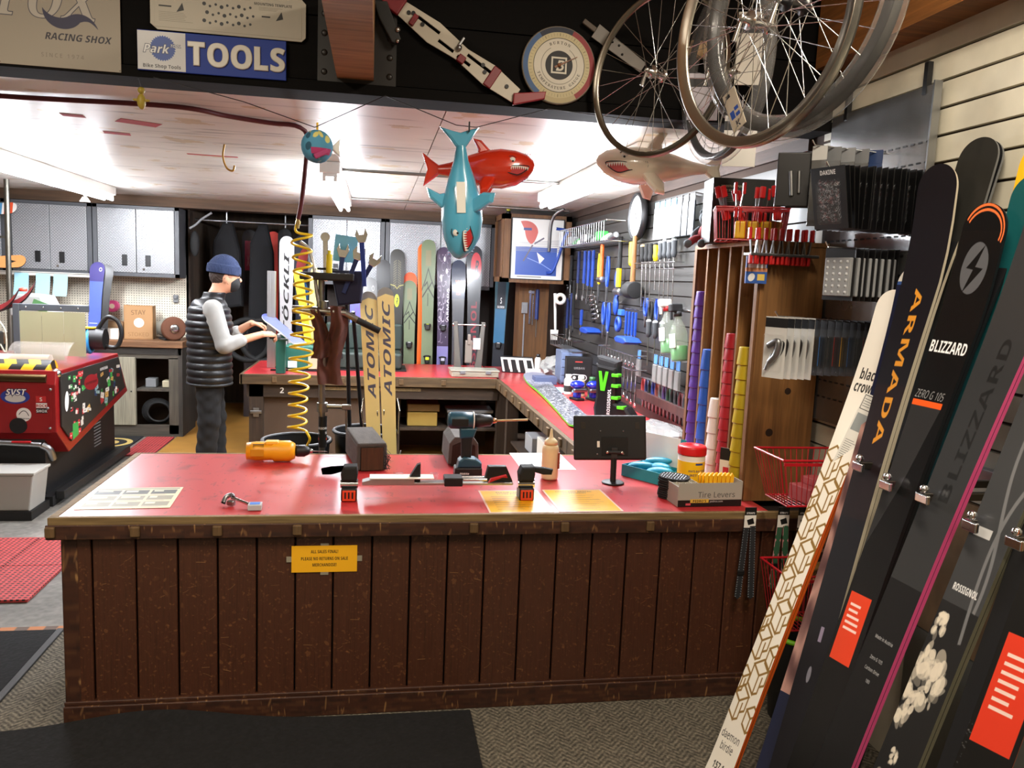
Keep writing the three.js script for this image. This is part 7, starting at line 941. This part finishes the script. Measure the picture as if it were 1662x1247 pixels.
  const cur = M('guard_frame', merge(B(0.5, 0.05, 0.03, -2.38, 1.36, -3.5, 0.005), B(0.045, 0.45, 0.04, -2.63, 1.16, -3.5, 0.005)), mat(0x4a4e54, 0.5), t); for (let i = 0; i < 6; i++) M('guard_strip', B(0.075, 0.36 - (i === 1 ? 0.0 : 0.03 * (i > 3)), 0.004, -2.57 + i * 0.076, 1.15 + (i > 3 ? 0.015 : 0), -3.49 + (i % 2) * 0.004), mat(0xb4b08e, 0.35, { transmission: 0.25, key: 'strip' }), cur); for (let i = 0; i < 4; i++) M('screw', ball(0.007, -2.56 + i * 0.12, 1.36, -3.484), K.chrome, cur);
  M('clear_shield', new THREE.CylinderGeometry(0.2, 0.2, 0.4, 20, 1, true, 0.4, 1.4).rotateZ(Math.PI / 2).translate(-2.36, 0.92, -3.3), mat(0xd8d0c8, 0.15, { transmission: 0.8, thickness: 0, side: THREE.DoubleSide, key: 'shield' }), t);
  const co = M('control_console', ext([[-0.16, 0], [0.14, 0], [0.06, 0.16], [-0.1, 0.17], [-0.16, 0.12]], 0.3, 0.01).translate(-2.66, 1.27, -4.0), mat(0x9a9c9a, 0.5), t); M('screen', plate(0.12, 0.08, 0.004).rotateZ(-0.35).translate(-2.6, 1.35, -3.846), mat(0x4e7a4c, 0.3), co); M('console_stand', B(0.1, 0.34, 0.1, -2.68, 1.1, -4.0, 0.01), K.darkgrey, t); for (const [x, y] of [[-2.74, 1.46], [-2.79, 1.33]]) M('stop_button', lathe([[0, 0], [0.03, 0], [0.03, 0.025], [0, 0.03]], 16).translate(x, y, -3.9), mat(0xd23a24, 0.4), t);
  const am = M('control_arm', merge(B(0.09, 0.14, 0.08, -2.7, 1.12, -3.3, 0.015), B(0.07, 0.1, 0.07, -2.76, 1.27, -3.3, 0.02), rod([-2.8, 1.28, -3.3], [-2.68, 1.15, -3.3], 0.03)), K.black, t); M('cable', tube([[-2.66, 1.1, -3.28], [-2.62, 1.04, -3.27], [-2.62, 1.2, -3.27], [-2.66, 1.26, -3.29]], 0.006), mat(0xb9b6a8, 0.5), am);
  const co2 = M('handle_unit', merge(rod([-2.26, 1.1, -3.9], [-2.14, 1.1, -3.9], 0.085, 0.085, 20)), K.black, t); for (let i = 0; i < 3; i++) M('blue_hose', ring(0.085, 0.018).rotateY(Math.PI / 2).translate(-2.33 + i * 0.036, 1.08, -3.9), mat(0x2a86c4, 0.4), co2); M('grip_handle', tube([[-2.2, 1.18, -3.9], [-2.12, 1.28, -3.9], [-2.05, 1.25, -3.9], [-2.02, 1.14, -3.9], [-2.06, 1.04, -3.9], [-2.14, 1.04, -3.9]], 0.017, 50), K.black, co2); M('yellow_plate', B(0.1, 0.012, 0.08, -2.26, 1.19, -3.9, 0.003), K.yellow, co2);
  M('drain_pipe', merge(rod([-2.6, 0.47, -2.85], [-2.24, 0.45, -2.85], 0.018), tube([[-2.24, 0.45, -2.85], [-2.2, 0.42, -2.86], [-2.19, 0.34, -2.9]], 0.025)), K.steel, t); M('valve_lever', B(0.12, 0.012, 0.02, -2.36, 0.475, -2.83, 0.003), K.red, t);
}
for (const [i, dx, l] of [[0, 0, 'left red ski tip lying on the tuning machine'], [1, 0.12, 'right red ski tip lying on the tuning machine']]) ski('machine_ski', l, { tail: [-3.6 + dx, 1.02, -3.62], tip: [-2.62 + dx, 1.4 + i * 0.06, -3.66], n: [-0.3, 1, 0.5], w: [0.09, 0.08, 0.11], k: 1, top: mat(0x6a1218, 0.35), rock: 0.1 });
{ const t = T('grey_tub', 'grey plastic tub standing on a low black stand under the machine', 'tub', [-2.42, 0, -2.72]); M('tub', ext([[-0.3, 0.3], [0.22, 0.3], [0.19, 0.06], [-0.27, 0.06]], 0.26, 0.01), mat(0x9c9a94, 0.6), t); M('rim', Bb(0.54, 0.02, 0.28, -0.04, 0.3, 0, 0.006), mat(0xaaa8a2, 0.6), t); M('stand', Bb(0.5, 0.06, 0.3, -0.04, 0, 0), K.black, t); }
// ---------- left workbench ----------
{
  const t = T('workbench', 'old wooden workbench with open shelf under the pegboard', 'workbench', [0, 0, 0]); const gw = wood(0x6e6658, 0.85);
  M('benchtop', uvm(bx2(-4.4, -1.88, 0.9, 0.965, -5.95, -5.36, 0.006), 1.2, 0, 0, true), wood(0xa07048, 0.7), t); M('apron', uvm(bx2(-4.4, -1.9, 0.83, 0.9, -5.42, -5.38), 1.2, 0, 0, true), wood(0x3a332c, 0.85), t); M('rail', uvm(bx2(-4.4, -1.92, 0.79, 0.83, -5.42, -5.385), 1.2, 0, 0, true), gw, t);
  M('end_panel', uvm(bx2(-1.93, -1.89, 0, 0.9, -5.95, -5.38)), wood(0x4a443c, 0.85), t); M('stile', uvm(bx2(-2.02, -1.93, 0.03, 0.8, -5.42, -5.385)), gw, t); M('base_rail', uvm(bx2(-4.4, -1.93, 0, 0.12, -5.42, -5.385), 1.2, 0, 0, true), gw, t);
  const d = M('white_door', uvm(bx2(-2.75, -2.33, 0.12, 0.8, -5.41, -5.37, 0.004)), wood(0xcfc8ae, 0.7), t); M('door_hole', B(0.014, 0.014, 0.004, -2.37, 0.46, -5.369), K.black, d); M('left_doors', uvm(bx2(-4.4, -2.76, 0.12, 0.8, -5.41, -5.375, 0.004)), gw, t); M('shelf', uvm(bx2(-2.33, -1.93, 0.46, 0.485, -5.9, -5.4)), gw, t); M('back', bx2(-4.4, -1.93, 0, 0.9, -5.95, -5.93), darkPanel, t);
  tag(M('cable_coil', merge([0, 1, 2, 3, 4].map((i) => ring(0.14 - i * 0.008, 0.012, -2.16 + i * 0.006, 0.27, -5.5 + i * 0.012).scale(1, 0.9, 1))), K.rubber), 'coil of black cable on the bottom shelf of the old workbench', 'cable');
  for (const [x, y, c, w, h, l] of [[-2.22, 0.487, 0x77797a, 0.1, 0.09, 'grey metal box on the open workbench shelf'], [-2.05, 0.487, 0xc9bfa0, 0.12, 0.07, 'cream tool on the open workbench shelf'], [-1.99, 0.56, 0x9a9a96, 0.08, 0.1, 'pale carton at the end of the open shelf']]) { const o = M('shelf_item', Bb(w, h, 0.12, 0, 0, 0, 0.008), mat(c, 0.6)); o.position.set(x, y === 0.56 ? 0.487 : y, -5.55); tag(o, l, 'box'); }
}
{ // on the left workbench
  const b = T('cardboard_box', 'cardboard box marked stay with a round white sticker', 'box', [-2.36, 0.965, -5.68], 0.12); M('walls', [Bb(0.26, 0.34, 0.006, 0, 0, 0.11), Bb(0.26, 0.33, 0.006, 0, 0, -0.11), Bb(0.006, 0.335, 0.22, 0.13, 0, 0), Bb(0.006, 0.335, 0.22, -0.13, 0, 0), Bb(0.26, 0.006, 0.22)], K.card, b); const f = M('marking', plate(0.25, 0.32, 0.001), label(200, 256, (c, w, h) => { c.fillStyle = '#a27c55'; c.fillRect(0, 0, w, h); fillText(c, 'STAY', w / 2, 50, 50, 'sans-serif', '#5a4028', { rot: -0.04 }); fillText(c, 'STOKED', w / 2, 225, 44, 'sans-serif', '#85643f'); c.fillStyle = '#dcd8d0'; c.beginPath(); c.arc(104, 132, 38, 0, 7); c.fill(); lines(c, 80, 112, 48, 5, 9, '#aaa', 3); }, 0.85), b); f.position.set(0, 0.17, 0.1142);
  for (const [x, z, w, h, c, l] of [[-2.62, -5.75, 0.2, 0.16, 0x8f6f4e, 'small open carton left of the stay box'], [-2.6, -5.55, 0.18, 0.1, 0xd8cfc4, 'white and red carton in front of the small carton']]) { const o = M('small_carton', Bb(w, h, 0.16, 0, 0, 0, 0.003), mat(c, 0.8)); o.position.set(x, 0.965, z); tag(o, l, 'box'); }
  const m = T('buffing_motor', 'bench polisher motor with a rusty brown wheel', 'motor', [-2.03, 0.965, -5.55], 0.5); M('housing', rot(new THREE.CylinderGeometry(0.095, 0.105, 0.24, 6), Math.PI / 2).translate(0, 0.11, -0.08), mat(0x8a8a80, 0.6), m); M('wheel', rot(lathe([[0, -0.03], [0.1, -0.03], [0.12, -0.015], [0.12, 0.015], [0.1, 0.03], [0, 0.03]], 28), Math.PI / 2).translate(0, 0.122, 0.08), mat(0x5a3420, 0.8), m); M('wheel_hub', rot(lathe([[0, 0.03], [0.042, 0.03], [0.046, 0.04], [0.03, 0.048], [0, 0.046]], 20), Math.PI / 2).translate(0, 0.122, 0.08), K.chrome, m); M('foot', Bb(0.16, 0.02, 0.2, 0, 0, -0.06, 0.005), K.darkgrey, m);
  for (const [x, y, c, l] of [[-2.78, 1.32, 0xb9a878, 'tan tape roll on the pegboard'], [-2.67, 1.275, 0xd84f86, 'bright pink tape roll with a hanging tail']]) { const t = T('tape_roll', l, 'tape', [x, y, -5.86]); M('roll', merge(rot(new THREE.CylinderGeometry(0.06, 0.06, 0.06, 24), Math.PI / 2)), mat(c, 0.5), t); M('core', rot(new THREE.CylinderGeometry(0.026, 0.026, 0.064, 18), Math.PI / 2), mat(c === 0xb9a878 ? 0x3a3020 : 0xe6cdb4, 0.7), t); M('peg', rod([0, 0, -0.09], [0, 0, 0.03], 0.008), K.steel, t); if (c !== 0xb9a878) M('tail', B(0.05, 0.16, 0.002, -0.07, -0.1, 0.0).rotateZ(-0.35), mat(c, 0.5), t); }
  const ps = S((c, w, h) => { c.fillStyle = '#4c5fb4'; c.fillRect(0, 0, w, h); c.fillStyle = '#3a3470'; c.fillRect(0, 0, w, 130); c.strokeStyle = '#d8d8e6'; c.lineWidth = 5; c.beginPath(); c.arc(92, 50, 11, 0, 7); c.stroke(); c.fillStyle = '#c9cfe8'; c.fillRect(20, 400, 70, 5); });
  ski('leaning_ski', 'blue purple ski leaning on the pegboard with a round badge', { tail: [-2.68, 0.966, -5.3], tip: [-2.665, 1.72, -5.42], n: [0, 0, 1], w: [0.11, 0.11, 0.135], k: 1, top: ps, rock: -0.02 }); ski('leaning_ski', 'dark ski edge behind the blue purple ski', { tail: [-2.63, 0.966, -5.34], tip: [-2.6, 1.7, -5.46], n: [0.3, 0, 1], w: [0.11, 0.1, 0.13], k: 1, top: baseBlack, side: K.white, rock: -0.02 });
  ['left', 'middle', 'right'].forEach((o, i) => { const g = new THREE.BoxGeometry(0.13, 0.215, 0.002, 4, 6, 1), q = g.attributes.position; for (let k = 0; k < q.count; k++) q.setZ(k, q.getZ(k) + 0.012 * Math.pow(q.getY(k) / 0.11 - 1, 2)); g.computeVertexNormals(); const p = M('work_ticket', g, K.skyblue); p.position.set([-3.435, -3.24, -3.08][i], 1.475, -5.63); tag(p, `${o} of the three light blue tickets hanging under the cabinets`, 'paper'); });
  tag(M('ticket_rail', [bx2(-3.7, -2.72, 1.56, 1.59, -5.66, -5.635, 0.004), bx2(-3.7, -2.72, 1.592, 1.6, -5.66, -5.62, 0.002)], K.white), 'white ticket rail under the left cabinets', 'rail');
  tag(M('outlet', [B(0.05, 0.08, 0.03, -2.07, 1.37, -5.93, 0.006), B(0.03, 0.03, 0.03, -2.07, 1.385, -5.91, 0.004)], K.grey), 'grey electric outlet on the pegboard', 'outlet');
  tag(M('steel_pole', [rod([-3.225, 0, -4.8], [-3.2, 2.4, -4.8], 0.022), B(0.14, 0.02, 0.03, -3.29, 1.9, -4.8)], metal(0x6d6a62, 0.45)), 'upright steel pole at the far left', 'pole');
  ski('stored_ski', 'orange ski with a black triangle lying under the left cabinet', { tail: [-4.4, 1.62, -5.4], tip: [-3.3, 1.69, -5.42], n: [0, 0.5, 1], w: [0.1, 0.1, 0.13], k: 1, rock: 0.02, top: S((c, w, h) => { c.fillStyle = '#e89a5c'; c.fillRect(0, 0, w, h); c.fillStyle = '#22201e'; c.beginPath(); c.moveTo(64, 40); c.lineTo(88, 74); c.lineTo(40, 74); c.fill(); }) });
  ski('stored_ski', 'red and white ski tip poking out above the orange ski', { tail: [-4.3, 2.1, -5.3], tip: [-3.32, 2.18, -5.32], n: [0, 0.5, 1], w: [0.1, 0.1, 0.12], k: 1, rock: 0.02, top: S((c, w, h) => { c.fillStyle = '#e6e2dc'; c.fillRect(0, 0, w, h); c.fillStyle = '#d8502c'; c.fillRect(0, 20, w, 40); c.fillStyle = '#4a8ab4'; c.fillRect(0, 70, w, 12); }) });
  tag(M('hanging_bag', ball(0.06, -1.86, 1.95, -5.85, 0.8, 2.2, 0.6), K.rubber), 'small black bag hanging beside the left cabinet', 'bag');
  tag(M('flex_pipe', tube([[-1.9, 2.1, -5.8], [-1.84, 2.14, -5.8], [-1.78, 2.2, -5.8], [-1.68, 2.27, -5.8]], 0.012), K.grey), 'grey flexible conduit beside the doorway', 'conduit');
  tag(M('pull_chain_bell', merge(lathe([[0, 0.04], [0.02, 0.04], [0.045, 0.0], [0.04, 0.0], [0, 0.03]], 18).translate(-2.55, 2.24, -4.75), rod([-2.55, 2.27, -4.75], [-2.55, 2.4, -4.75], 0.006)), K.white), 'small white bell shaped socket under the left shop light', 'socket');
}
// ---------- the person ----------
function sdfMesh(fn, c, half, res) {
  const mc = new MarchingCubes(res, new THREE.MeshBasicMaterial(), false, false, 400000); mc.isolation = 0; let k = 0;
  for (let z = 0; z < res; z++) for (let y = 0; y < res; y++) for (let x = 0; x < res; x++) mc.field[k++] = -fn(c[0] + (x - res / 2) / (res / 2) * half, c[1] + (y - res / 2) / (res / 2) * half, c[2] + (z - res / 2) / (res / 2) * half);
  mc.update(); const n = mc.count, P = new Float32Array(n * 3), N = new Float32Array(n * 3);
  for (let i = 0; i < n; i++) for (let j = 0; j < 3; j++) { P[i * 3 + j] = c[j] + mc.positionArray[i * 3 + j] * half; N[i * 3 + j] = mc.normalArray[i * 3 + j]; }
  let g = new THREE.BufferGeometry(); g.setAttribute('position', new THREE.BufferAttribute(P, 3)); g = mergeVertices(g, 1e-5); g.computeVertexNormals(); g = g.toNonIndexed(); g.setAttribute('uv', new THREE.BufferAttribute(new Float32Array(g.attributes.position.count * 2), 2)); return g;
}
const cap = (x, y, z, a, b, ra, rb) => { const dx = b[0] - a[0], dy = b[1] - a[1], dz = b[2] - a[2]; let t = ((x - a[0]) * dx + (y - a[1]) * dy + (z - a[2]) * dz) / (dx * dx + dy * dy + dz * dz); t = t < 0 ? 0 : t > 1 ? 1 : t; return Math.hypot(x - a[0] - t * dx, y - a[1] - t * dy, z - a[2] - t * dz) - (ra + (rb - ra) * t); };
const smin = (a, b, k) => { const h = Math.max(k - Math.abs(a - b), 0) / k; return Math.min(a, b) - h * h * k * 0.25; };
const ell = (x, y, z, c, r) => { const k = Math.hypot((x - c[0]) / r[0], (y - c[1]) / r[1], (z - c[2]) / r[2]); return (k - 1) * Math.min(...r); };
{
  const t = T('person', 'worker in navy beanie, black quilted vest and mask bending over the bench', 'person', [-1.31, 0.004, -3.8], 0.3);
  const J = { hip: [-0.02, 0.9, 0], chest: [-0.01, 1.26, 0], neck: [0.02, 1.46, 0], rs: [-0.01, 1.38, 0.185], re: [0.07, 1.1, 0.25], rw: [0.37, 1.185, 0.18], ls: [0.01, 1.38, -0.185], le: [0.14, 1.12, -0.22], lw: [0.33, 1.255, -0.1], rk: [-0.03, 0.48, 0.11], ra: [-0.07, 0.09, 0.11], lk: [0.04, 0.48, -0.1], la: [0.05, 0.09, -0.1] };
  const torso = (x, y, z, e) => { let d = 1e9; const sl = [[0.88, 0.125, 0.165], [1.05, 0.12, 0.155], [1.25, 0.13, 0.185], [1.38, 0.105, 0.18], [1.45, 0.06, 0.09]]; for (let i = 0; i < 4; i++) { const [y0, a0, b0] = sl[i], [y1, a1, b1] = sl[i + 1]; const k = Math.min(1, Math.max(0, (y - y0) / (y1 - y0))), rx = a0 + (a1 - a0) * k + e, rz = b0 + (b1 - b0) * k + e, cy = y0 + (y1 - y0) * k, q = Math.hypot((x + 0.012) / rx, z / rz); const dr = (q - 1) * Math.min(rx, rz), dyy = Math.abs(y - cy); d = Math.min(d, dyy > 0 ? Math.hypot(Math.max(dr, 0), dyy) : dr); } return d; };
  const fingers = (w, dir, up, side, curl) => { const n = V3(...dir).normalize(), u = V3(...up).normalize(), s = V3(...side).normalize(), W = V3(...w), seg = []; const palm = W.clone().addScaledVector(n, 0.045); for (let i = 0; i < 4; i++) { const off = (i - 1.5) * 0.019, L = [0.036, 0.041, 0.039, 0.031][i]; const a = W.clone().addScaledVector(n, 0.082).addScaledVector(s, off), b = a.clone().addScaledVector(n, L * 0.75).addScaledVector(u, -L * 0.55 * curl), c = b.clone().addScaledVector(n, L * 0.15).addScaledVector(u, -L * 0.85 * curl), d = c.clone().addScaledVector(n, -L * 0.45 * curl).addScaledVector(u, -L * 0.35); seg.push([a, b, 0.0095, 0.009], [b, c, 0.009, 0.008], [c, d, 0.008, 0.007]); } const ta = W.clone().addScaledVector(n, 0.03).addScaledVector(s, -0.03), tb = ta.clone().addScaledVector(n, 0.035).addScaledVector(s, -0.022).addScaledVector(u, -0.012), tc = tb.clone().addScaledVector(n, 0.03).addScaledVector(s, 0.006).addScaledVector(u, -0.016); seg.push([ta, tb, 0.0115, 0.0105], [tb, tc, 0.0105, 0.008]); return { W: w, palm, n, u, s, seg: seg.map(([a, b, p, q]) => [a.toArray(), b.toArray(), p, q]) }; };
  const handFn = (h, el) => (x, y, z) => { let d = cap(x, y, z, el, h.W, 0.042, 0.027); const px = x - h.palm.x, py = y - h.palm.y, pz = z - h.palm.z; const a = px * h.n.x + py * h.n.y + pz * h.n.z, b = px * h.u.x + py * h.u.y + pz * h.u.z, c = px * h.s.x + py * h.s.y + pz * h.s.z; const q = Math.hypot(Math.max(Math.abs(a) - 0.036, 0), Math.max(Math.abs(b) - 0.004, 0), Math.max(Math.abs(c) - 0.026, 0)) - 0.011; d = smin(d, q, 0.02); let f = 1e9; for (const [A, Bq, p, r] of h.seg) f = Math.min(f, cap(x, y, z, A, Bq, p, r)); return smin(d, f, 0.008); };
  const RH = fingers(J.rw, [1, 0.02, -0.12], [0, 1, 0.2], [-0.1, 0.2, 1], 0.9), LH = fingers(J.lw, [1, -0.1, 0.15], [0.1, 1, 0], [0.1, 0, -1], 0.6);
  const HC = [0.115, 1.635, 0], head = (x, y, z) => { let d = ell(x, y, z, [HC[0] - 0.012, HC[1] + 0.025, 0], [0.102, 0.105, 0.079]); d = smin(d, ell(x, y, z, [HC[0] + 0.025, HC[1] - 0.05, 0], [0.068, 0.075, 0.06]), 0.05); d = smin(d, cap(x, y, z, [HC[0] + 0.09, HC[1] + 0.01, 0], [HC[0] + 0.112, HC[1] - 0.028, 0], 0.008, 0.014), 0.02); d = smin(d, ell(x, y, z, [HC[0] + 0.078, HC[1] + 0.03, 0], [0.022, 0.012, 0.06]), 0.02); for (const s of [-1, 1]) d = smin(d, ell(x, y, z, [HC[0] - 0.012, HC[1] - 0.01, s * 0.08], [0.022, 0.034, 0.012]), 0.01); d = smin(d, cap(x, y, z, J.neck, [HC[0] - 0.02, HC[1] - 0.03, 0], 0.058, 0.055), 0.04); return d; };
  const bodyFn = (x, y, z) => { let d = torso(x, y, z, -0.01); d = smin(d, cap(x, y, z, J.rs, J.re, 0.05, 0.04), 0.05); d = smin(d, cap(x, y, z, J.ls, J.le, 0.05, 0.04), 0.05); d = smin(d, cap(x, y, z, J.re, J.rw, 0.042, 0.027), 0.02); d = smin(d, cap(x, y, z, J.le, J.lw, 0.042, 0.027), 0.02); for (const [h, k, a] of [[[-0.03, 0.88, 0.085], J.rk, J.ra], [[-0.01, 0.88, -0.085], J.lk, J.la]]) { d = smin(d, cap(x, y, z, h, k, 0.08, 0.052), 0.06); d = smin(d, cap(x, y, z, k, a, 0.052, 0.035), 0.03); } return smin(d, cap(x, y, z, J.chest, J.neck, 0.08, 0.055), 0.05); };
  const skin = mat(0xc28a6c, 0.55, { key: 'skin' });
  M('body', merge(sdfMesh(bodyFn, [0.08, 0.8, 0], 0.85, 96), sdfMesh(head, HC, 0.2, 80), sdfMesh(handFn(RH, J.re), [J.rw[0] + 0.03, J.rw[1], J.rw[2]], 0.13, 72), sdfMesh(handFn(LH, J.le), [J.lw[0] + 0.03, J.lw[1], J.lw[2]], 0.13, 72)), skin, t);
  const vestFn = (x, y, z) => { const lean = 0; const band = Math.abs(Math.sin(Math.PI * (y - 0.78) / 0.056)); const yy = y < 0.88 ? 0.88 : y; let d = torso(x, yy, z, 0.04 + 0.014 * Math.sqrt(band)); d = Math.max(d, 0.765 - y, y - 1.47); d = smin(d, Math.max(cap(x, y, z, [0.005, 1.42, 0], [0.03, 1.5, 0], 0.082, 0.085), y - 1.51), 0.03); for (const s of [1, -1]) d = Math.max(d, -cap(x, y, z, [-0.0, 1.37, s * 0.26], [0.03, 1.28, s * 0.27], 0.085, 0.07)); return d; };
  const vest = M('quilted_vest', sdfMesh(vestFn, [0, 1.13, 0], 0.42, 110), mat(0x0d0e11, 0.42, { bumpMap: fineNoise, bumpScale: 0.002 }), t);
  { const lg = M('vest_logo', ball(0.014, -0.165, 1.3, -0.02, 0.3, 1, 1), K.grey, vest); }
  M('hem_band', rot(new THREE.TorusGeometry(0.178, 0.012, 8, 40), Math.PI / 2).scale(0.95, 1, 1.17).translate(-0.012, 0.772, 0), mat(0x101113, 0.6), vest);
  const slv = (s, e, w, k) => (x, y, z) => { let d = smin(cap(x, y, z, s, e, 0.078, 0.062), cap(x, y, z, e, [e[0] + (w[0] - e[0]) * k, e[1] + (w[1] - e[1]) * k, e[2] + (w[2] - e[2]) * k], 0.062, 0.052), 0.03); return d + 0.0035 * Math.sin(y * 70 - x * 55 + 1.5 * Math.sin(z * 30)) * (0.4 + 0.6 * Math.sin(x * 21 + z * 17)); };
  M('shirt_sleeve', sdfMesh(slv(J.rs, J.re, J.rw, 0.42), [0.05, 1.24, 0.22], 0.26, 72), mat(0x8e8c88, 0.85), t); M('shirt_sleeve', sdfMesh(slv(J.ls, J.le, J.lw, 0.42), [0.08, 1.24, -0.2], 0.26, 60), mat(0x8e8c88, 0.85), t);
  const trFn = (x, y, z) => { let d = Math.max(torso(x, Math.max(y, 0.88), z, 0.018), 0.82 - y, y - 1.02); for (const [h, k, a] of [[[-0.03, 0.86, 0.085], J.rk, J.ra], [[-0.01, 0.86, -0.085], J.lk, J.la]]) { d = smin(d, cap(x, y, z, h, k, 0.108, 0.082), 0.05); d = smin(d, cap(x, y, z, k, [a[0], 0.05, a[2]], 0.082, 0.078), 0.03); } return Math.max(d, 0.035 - y) + 0.004 * Math.sin(y * 60 + z * 20) * Math.sin(x * 40); };
  M('trousers', sdfMesh(trFn, [0, 0.52, 0], 0.56, 96), mat(0x09090b, 0.9), t);
  for (const a of [J.ra, J.la]) M('shoe', sdfMesh((x, y, z) => Math.max(smin(ell(x, y, z, [a[0] + 0.06, 0.04, a[2]], [0.15, 0.055, 0.05]), cap(x, y, z, [a[0], 0.04, a[2]], [a[0], 0.1, a[2]], 0.045, 0.045), 0.03), 0.0 - y), [a[0] + 0.05, 0.06, a[2]], 0.2, 44), K.black, t);
  const hairFn = (x, y, z) => { let d = ell(x, y, z, [HC[0] - 0.022, HC[1] + 0.01, 0], [0.104, 0.1, 0.086]); d = Math.max(d, x - (HC[0] + 0.012), y - (HC[1] + 0.07), HC[1] - 0.062 - y + (x - HC[0]) * 0.6); return d + 0.002 * Math.sin(z * 300) * Math.sin(y * 220 + x * 90); };
  M('hair', sdfMesh(hairFn, [HC[0], HC[1], 0], 0.14, 60), mat(0x2c1b12, 0.8), t);
  const hatFn = (x, y, z) => { const tx = x - HC[0], ty = y - HC[1]; const ry = ty + tx * 0.12; let d = Math.max(ell(x, y, z, [HC[0] - 0.014, HC[1] + 0.055, 0], [0.124, 0.125, 0.1]), 0.03 - ry); const cuff = Math.max(ell(x, y, z, [HC[0] - 0.014, HC[1] + 0.045, 0], [0.132, 0.16, 0.107]), 0.022 - ry, ry - 0.09); d = smin(d, cuff, 0.012); return d + 0.0015 * Math.sin(Math.atan2(z, tx + 0.014) * 70); };
  M('beanie', sdfMesh(hatFn, [HC[0], HC[1] + 0.1, 0], 0.17, 84), mat(0x1e2a48, 0.95), t);
  const maskFn = (x, y, z) => Math.max(Math.abs(ell(x, y, z, [HC[0] + 0.03, HC[1] - 0.045, 0], [0.078, 0.076, 0.066])) - 0.004, HC[0] + 0.03 - x, y - (HC[1] - 0.005), HC[1] - 0.12 - y);
  const mk = M('face_mask', sdfMesh(maskFn, [HC[0] + 0.04, HC[1] - 0.05, 0], 0.12, 64), mat(0x0d0d0f, 0.8), t); for (const s of [-1, 1]) M('ear_loop', tube([[HC[0] + 0.06, HC[1] - 0.02, s * 0.06], [HC[0] + 0.02, HC[1] - 0.005, s * 0.078], [HC[0] - 0.02, HC[1] - 0.01, s * 0.092], [HC[0] + 0.01, HC[1] - 0.06, s * 0.068], [HC[0] + 0.04, HC[1] - 0.08, s * 0.055]], 0.002), K.black, mk);
  for (const s of [-1, 1]) { const e = M('eye', ball(0.012, HC[0] + 0.083, HC[1] + 0.012, s * 0.032), K.white, t); M('iris', ball(0.006, HC[0] + 0.0925, HC[1] + 0.01, s * 0.033), mat(0x2a1d14, 0.3), e); }
  M('glasses', [ring(0.024, 0.0022, 0, 0, 0, 24).rotateY(Math.PI / 2).translate(HC[0] + 0.103, HC[1] + 0.01, 0.034), ring(0.024, 0.0022, 0, 0, 0, 24).rotateY(Math.PI / 2).translate(HC[0] + 0.103, HC[1] + 0.01, -0.034), rod([HC[0] + 0.103, HC[1] + 0.014, 0.056], [HC[0] - 0.01, HC[1] + 0.012, 0.086], 0.002), rod([HC[0] + 0.103, HC[1] + 0.014, -0.056], [HC[0] - 0.01, HC[1] + 0.012, -0.086], 0.002)], K.black, t);
}
{ // the ski being filed and the file guide in the hand
  ski('clamped_ski', 'blue violet ski the worker is filing over the back bench', { tail: [-0.62, 1.09, -3.98], tip: [-1.0, 1.27, -4.75], n: [0.1, 1, 0.25], w: [0.12, 0.105, 0.13], k: 1, top: mat(0x5c64a8, 0.35), side: K.white, rock: 0.03 });
  const t = T('file_guide', 'small dark file guide held in the worker right hand', 'tool', [-0.81, 1.163, -3.81], 0.3); M('body', B(0.09, 0.028, 0.04, 0, 0, 0, 0.008), K.darkgrey, t); M('file', B(0.16, 0.006, 0.02, 0.03, -0.014, 0), K.steel, t); M('knob', ball(0.014, 0.03, 0.02, 0), K.chrome, t);
  tag(M('ski_clamp', merge(bx2(-0.86, -0.78, 0.803, 1.14, -4.36, -4.28, 0.006), B(0.14, 0.05, 0.1, -0.82, 1.12, -4.32, 0.01)), mat(0x1d5a4c, 0.5)), 'green ski clamp post on the left end of the back bench', 'clamp');
}
renderer.render(scene, camera);
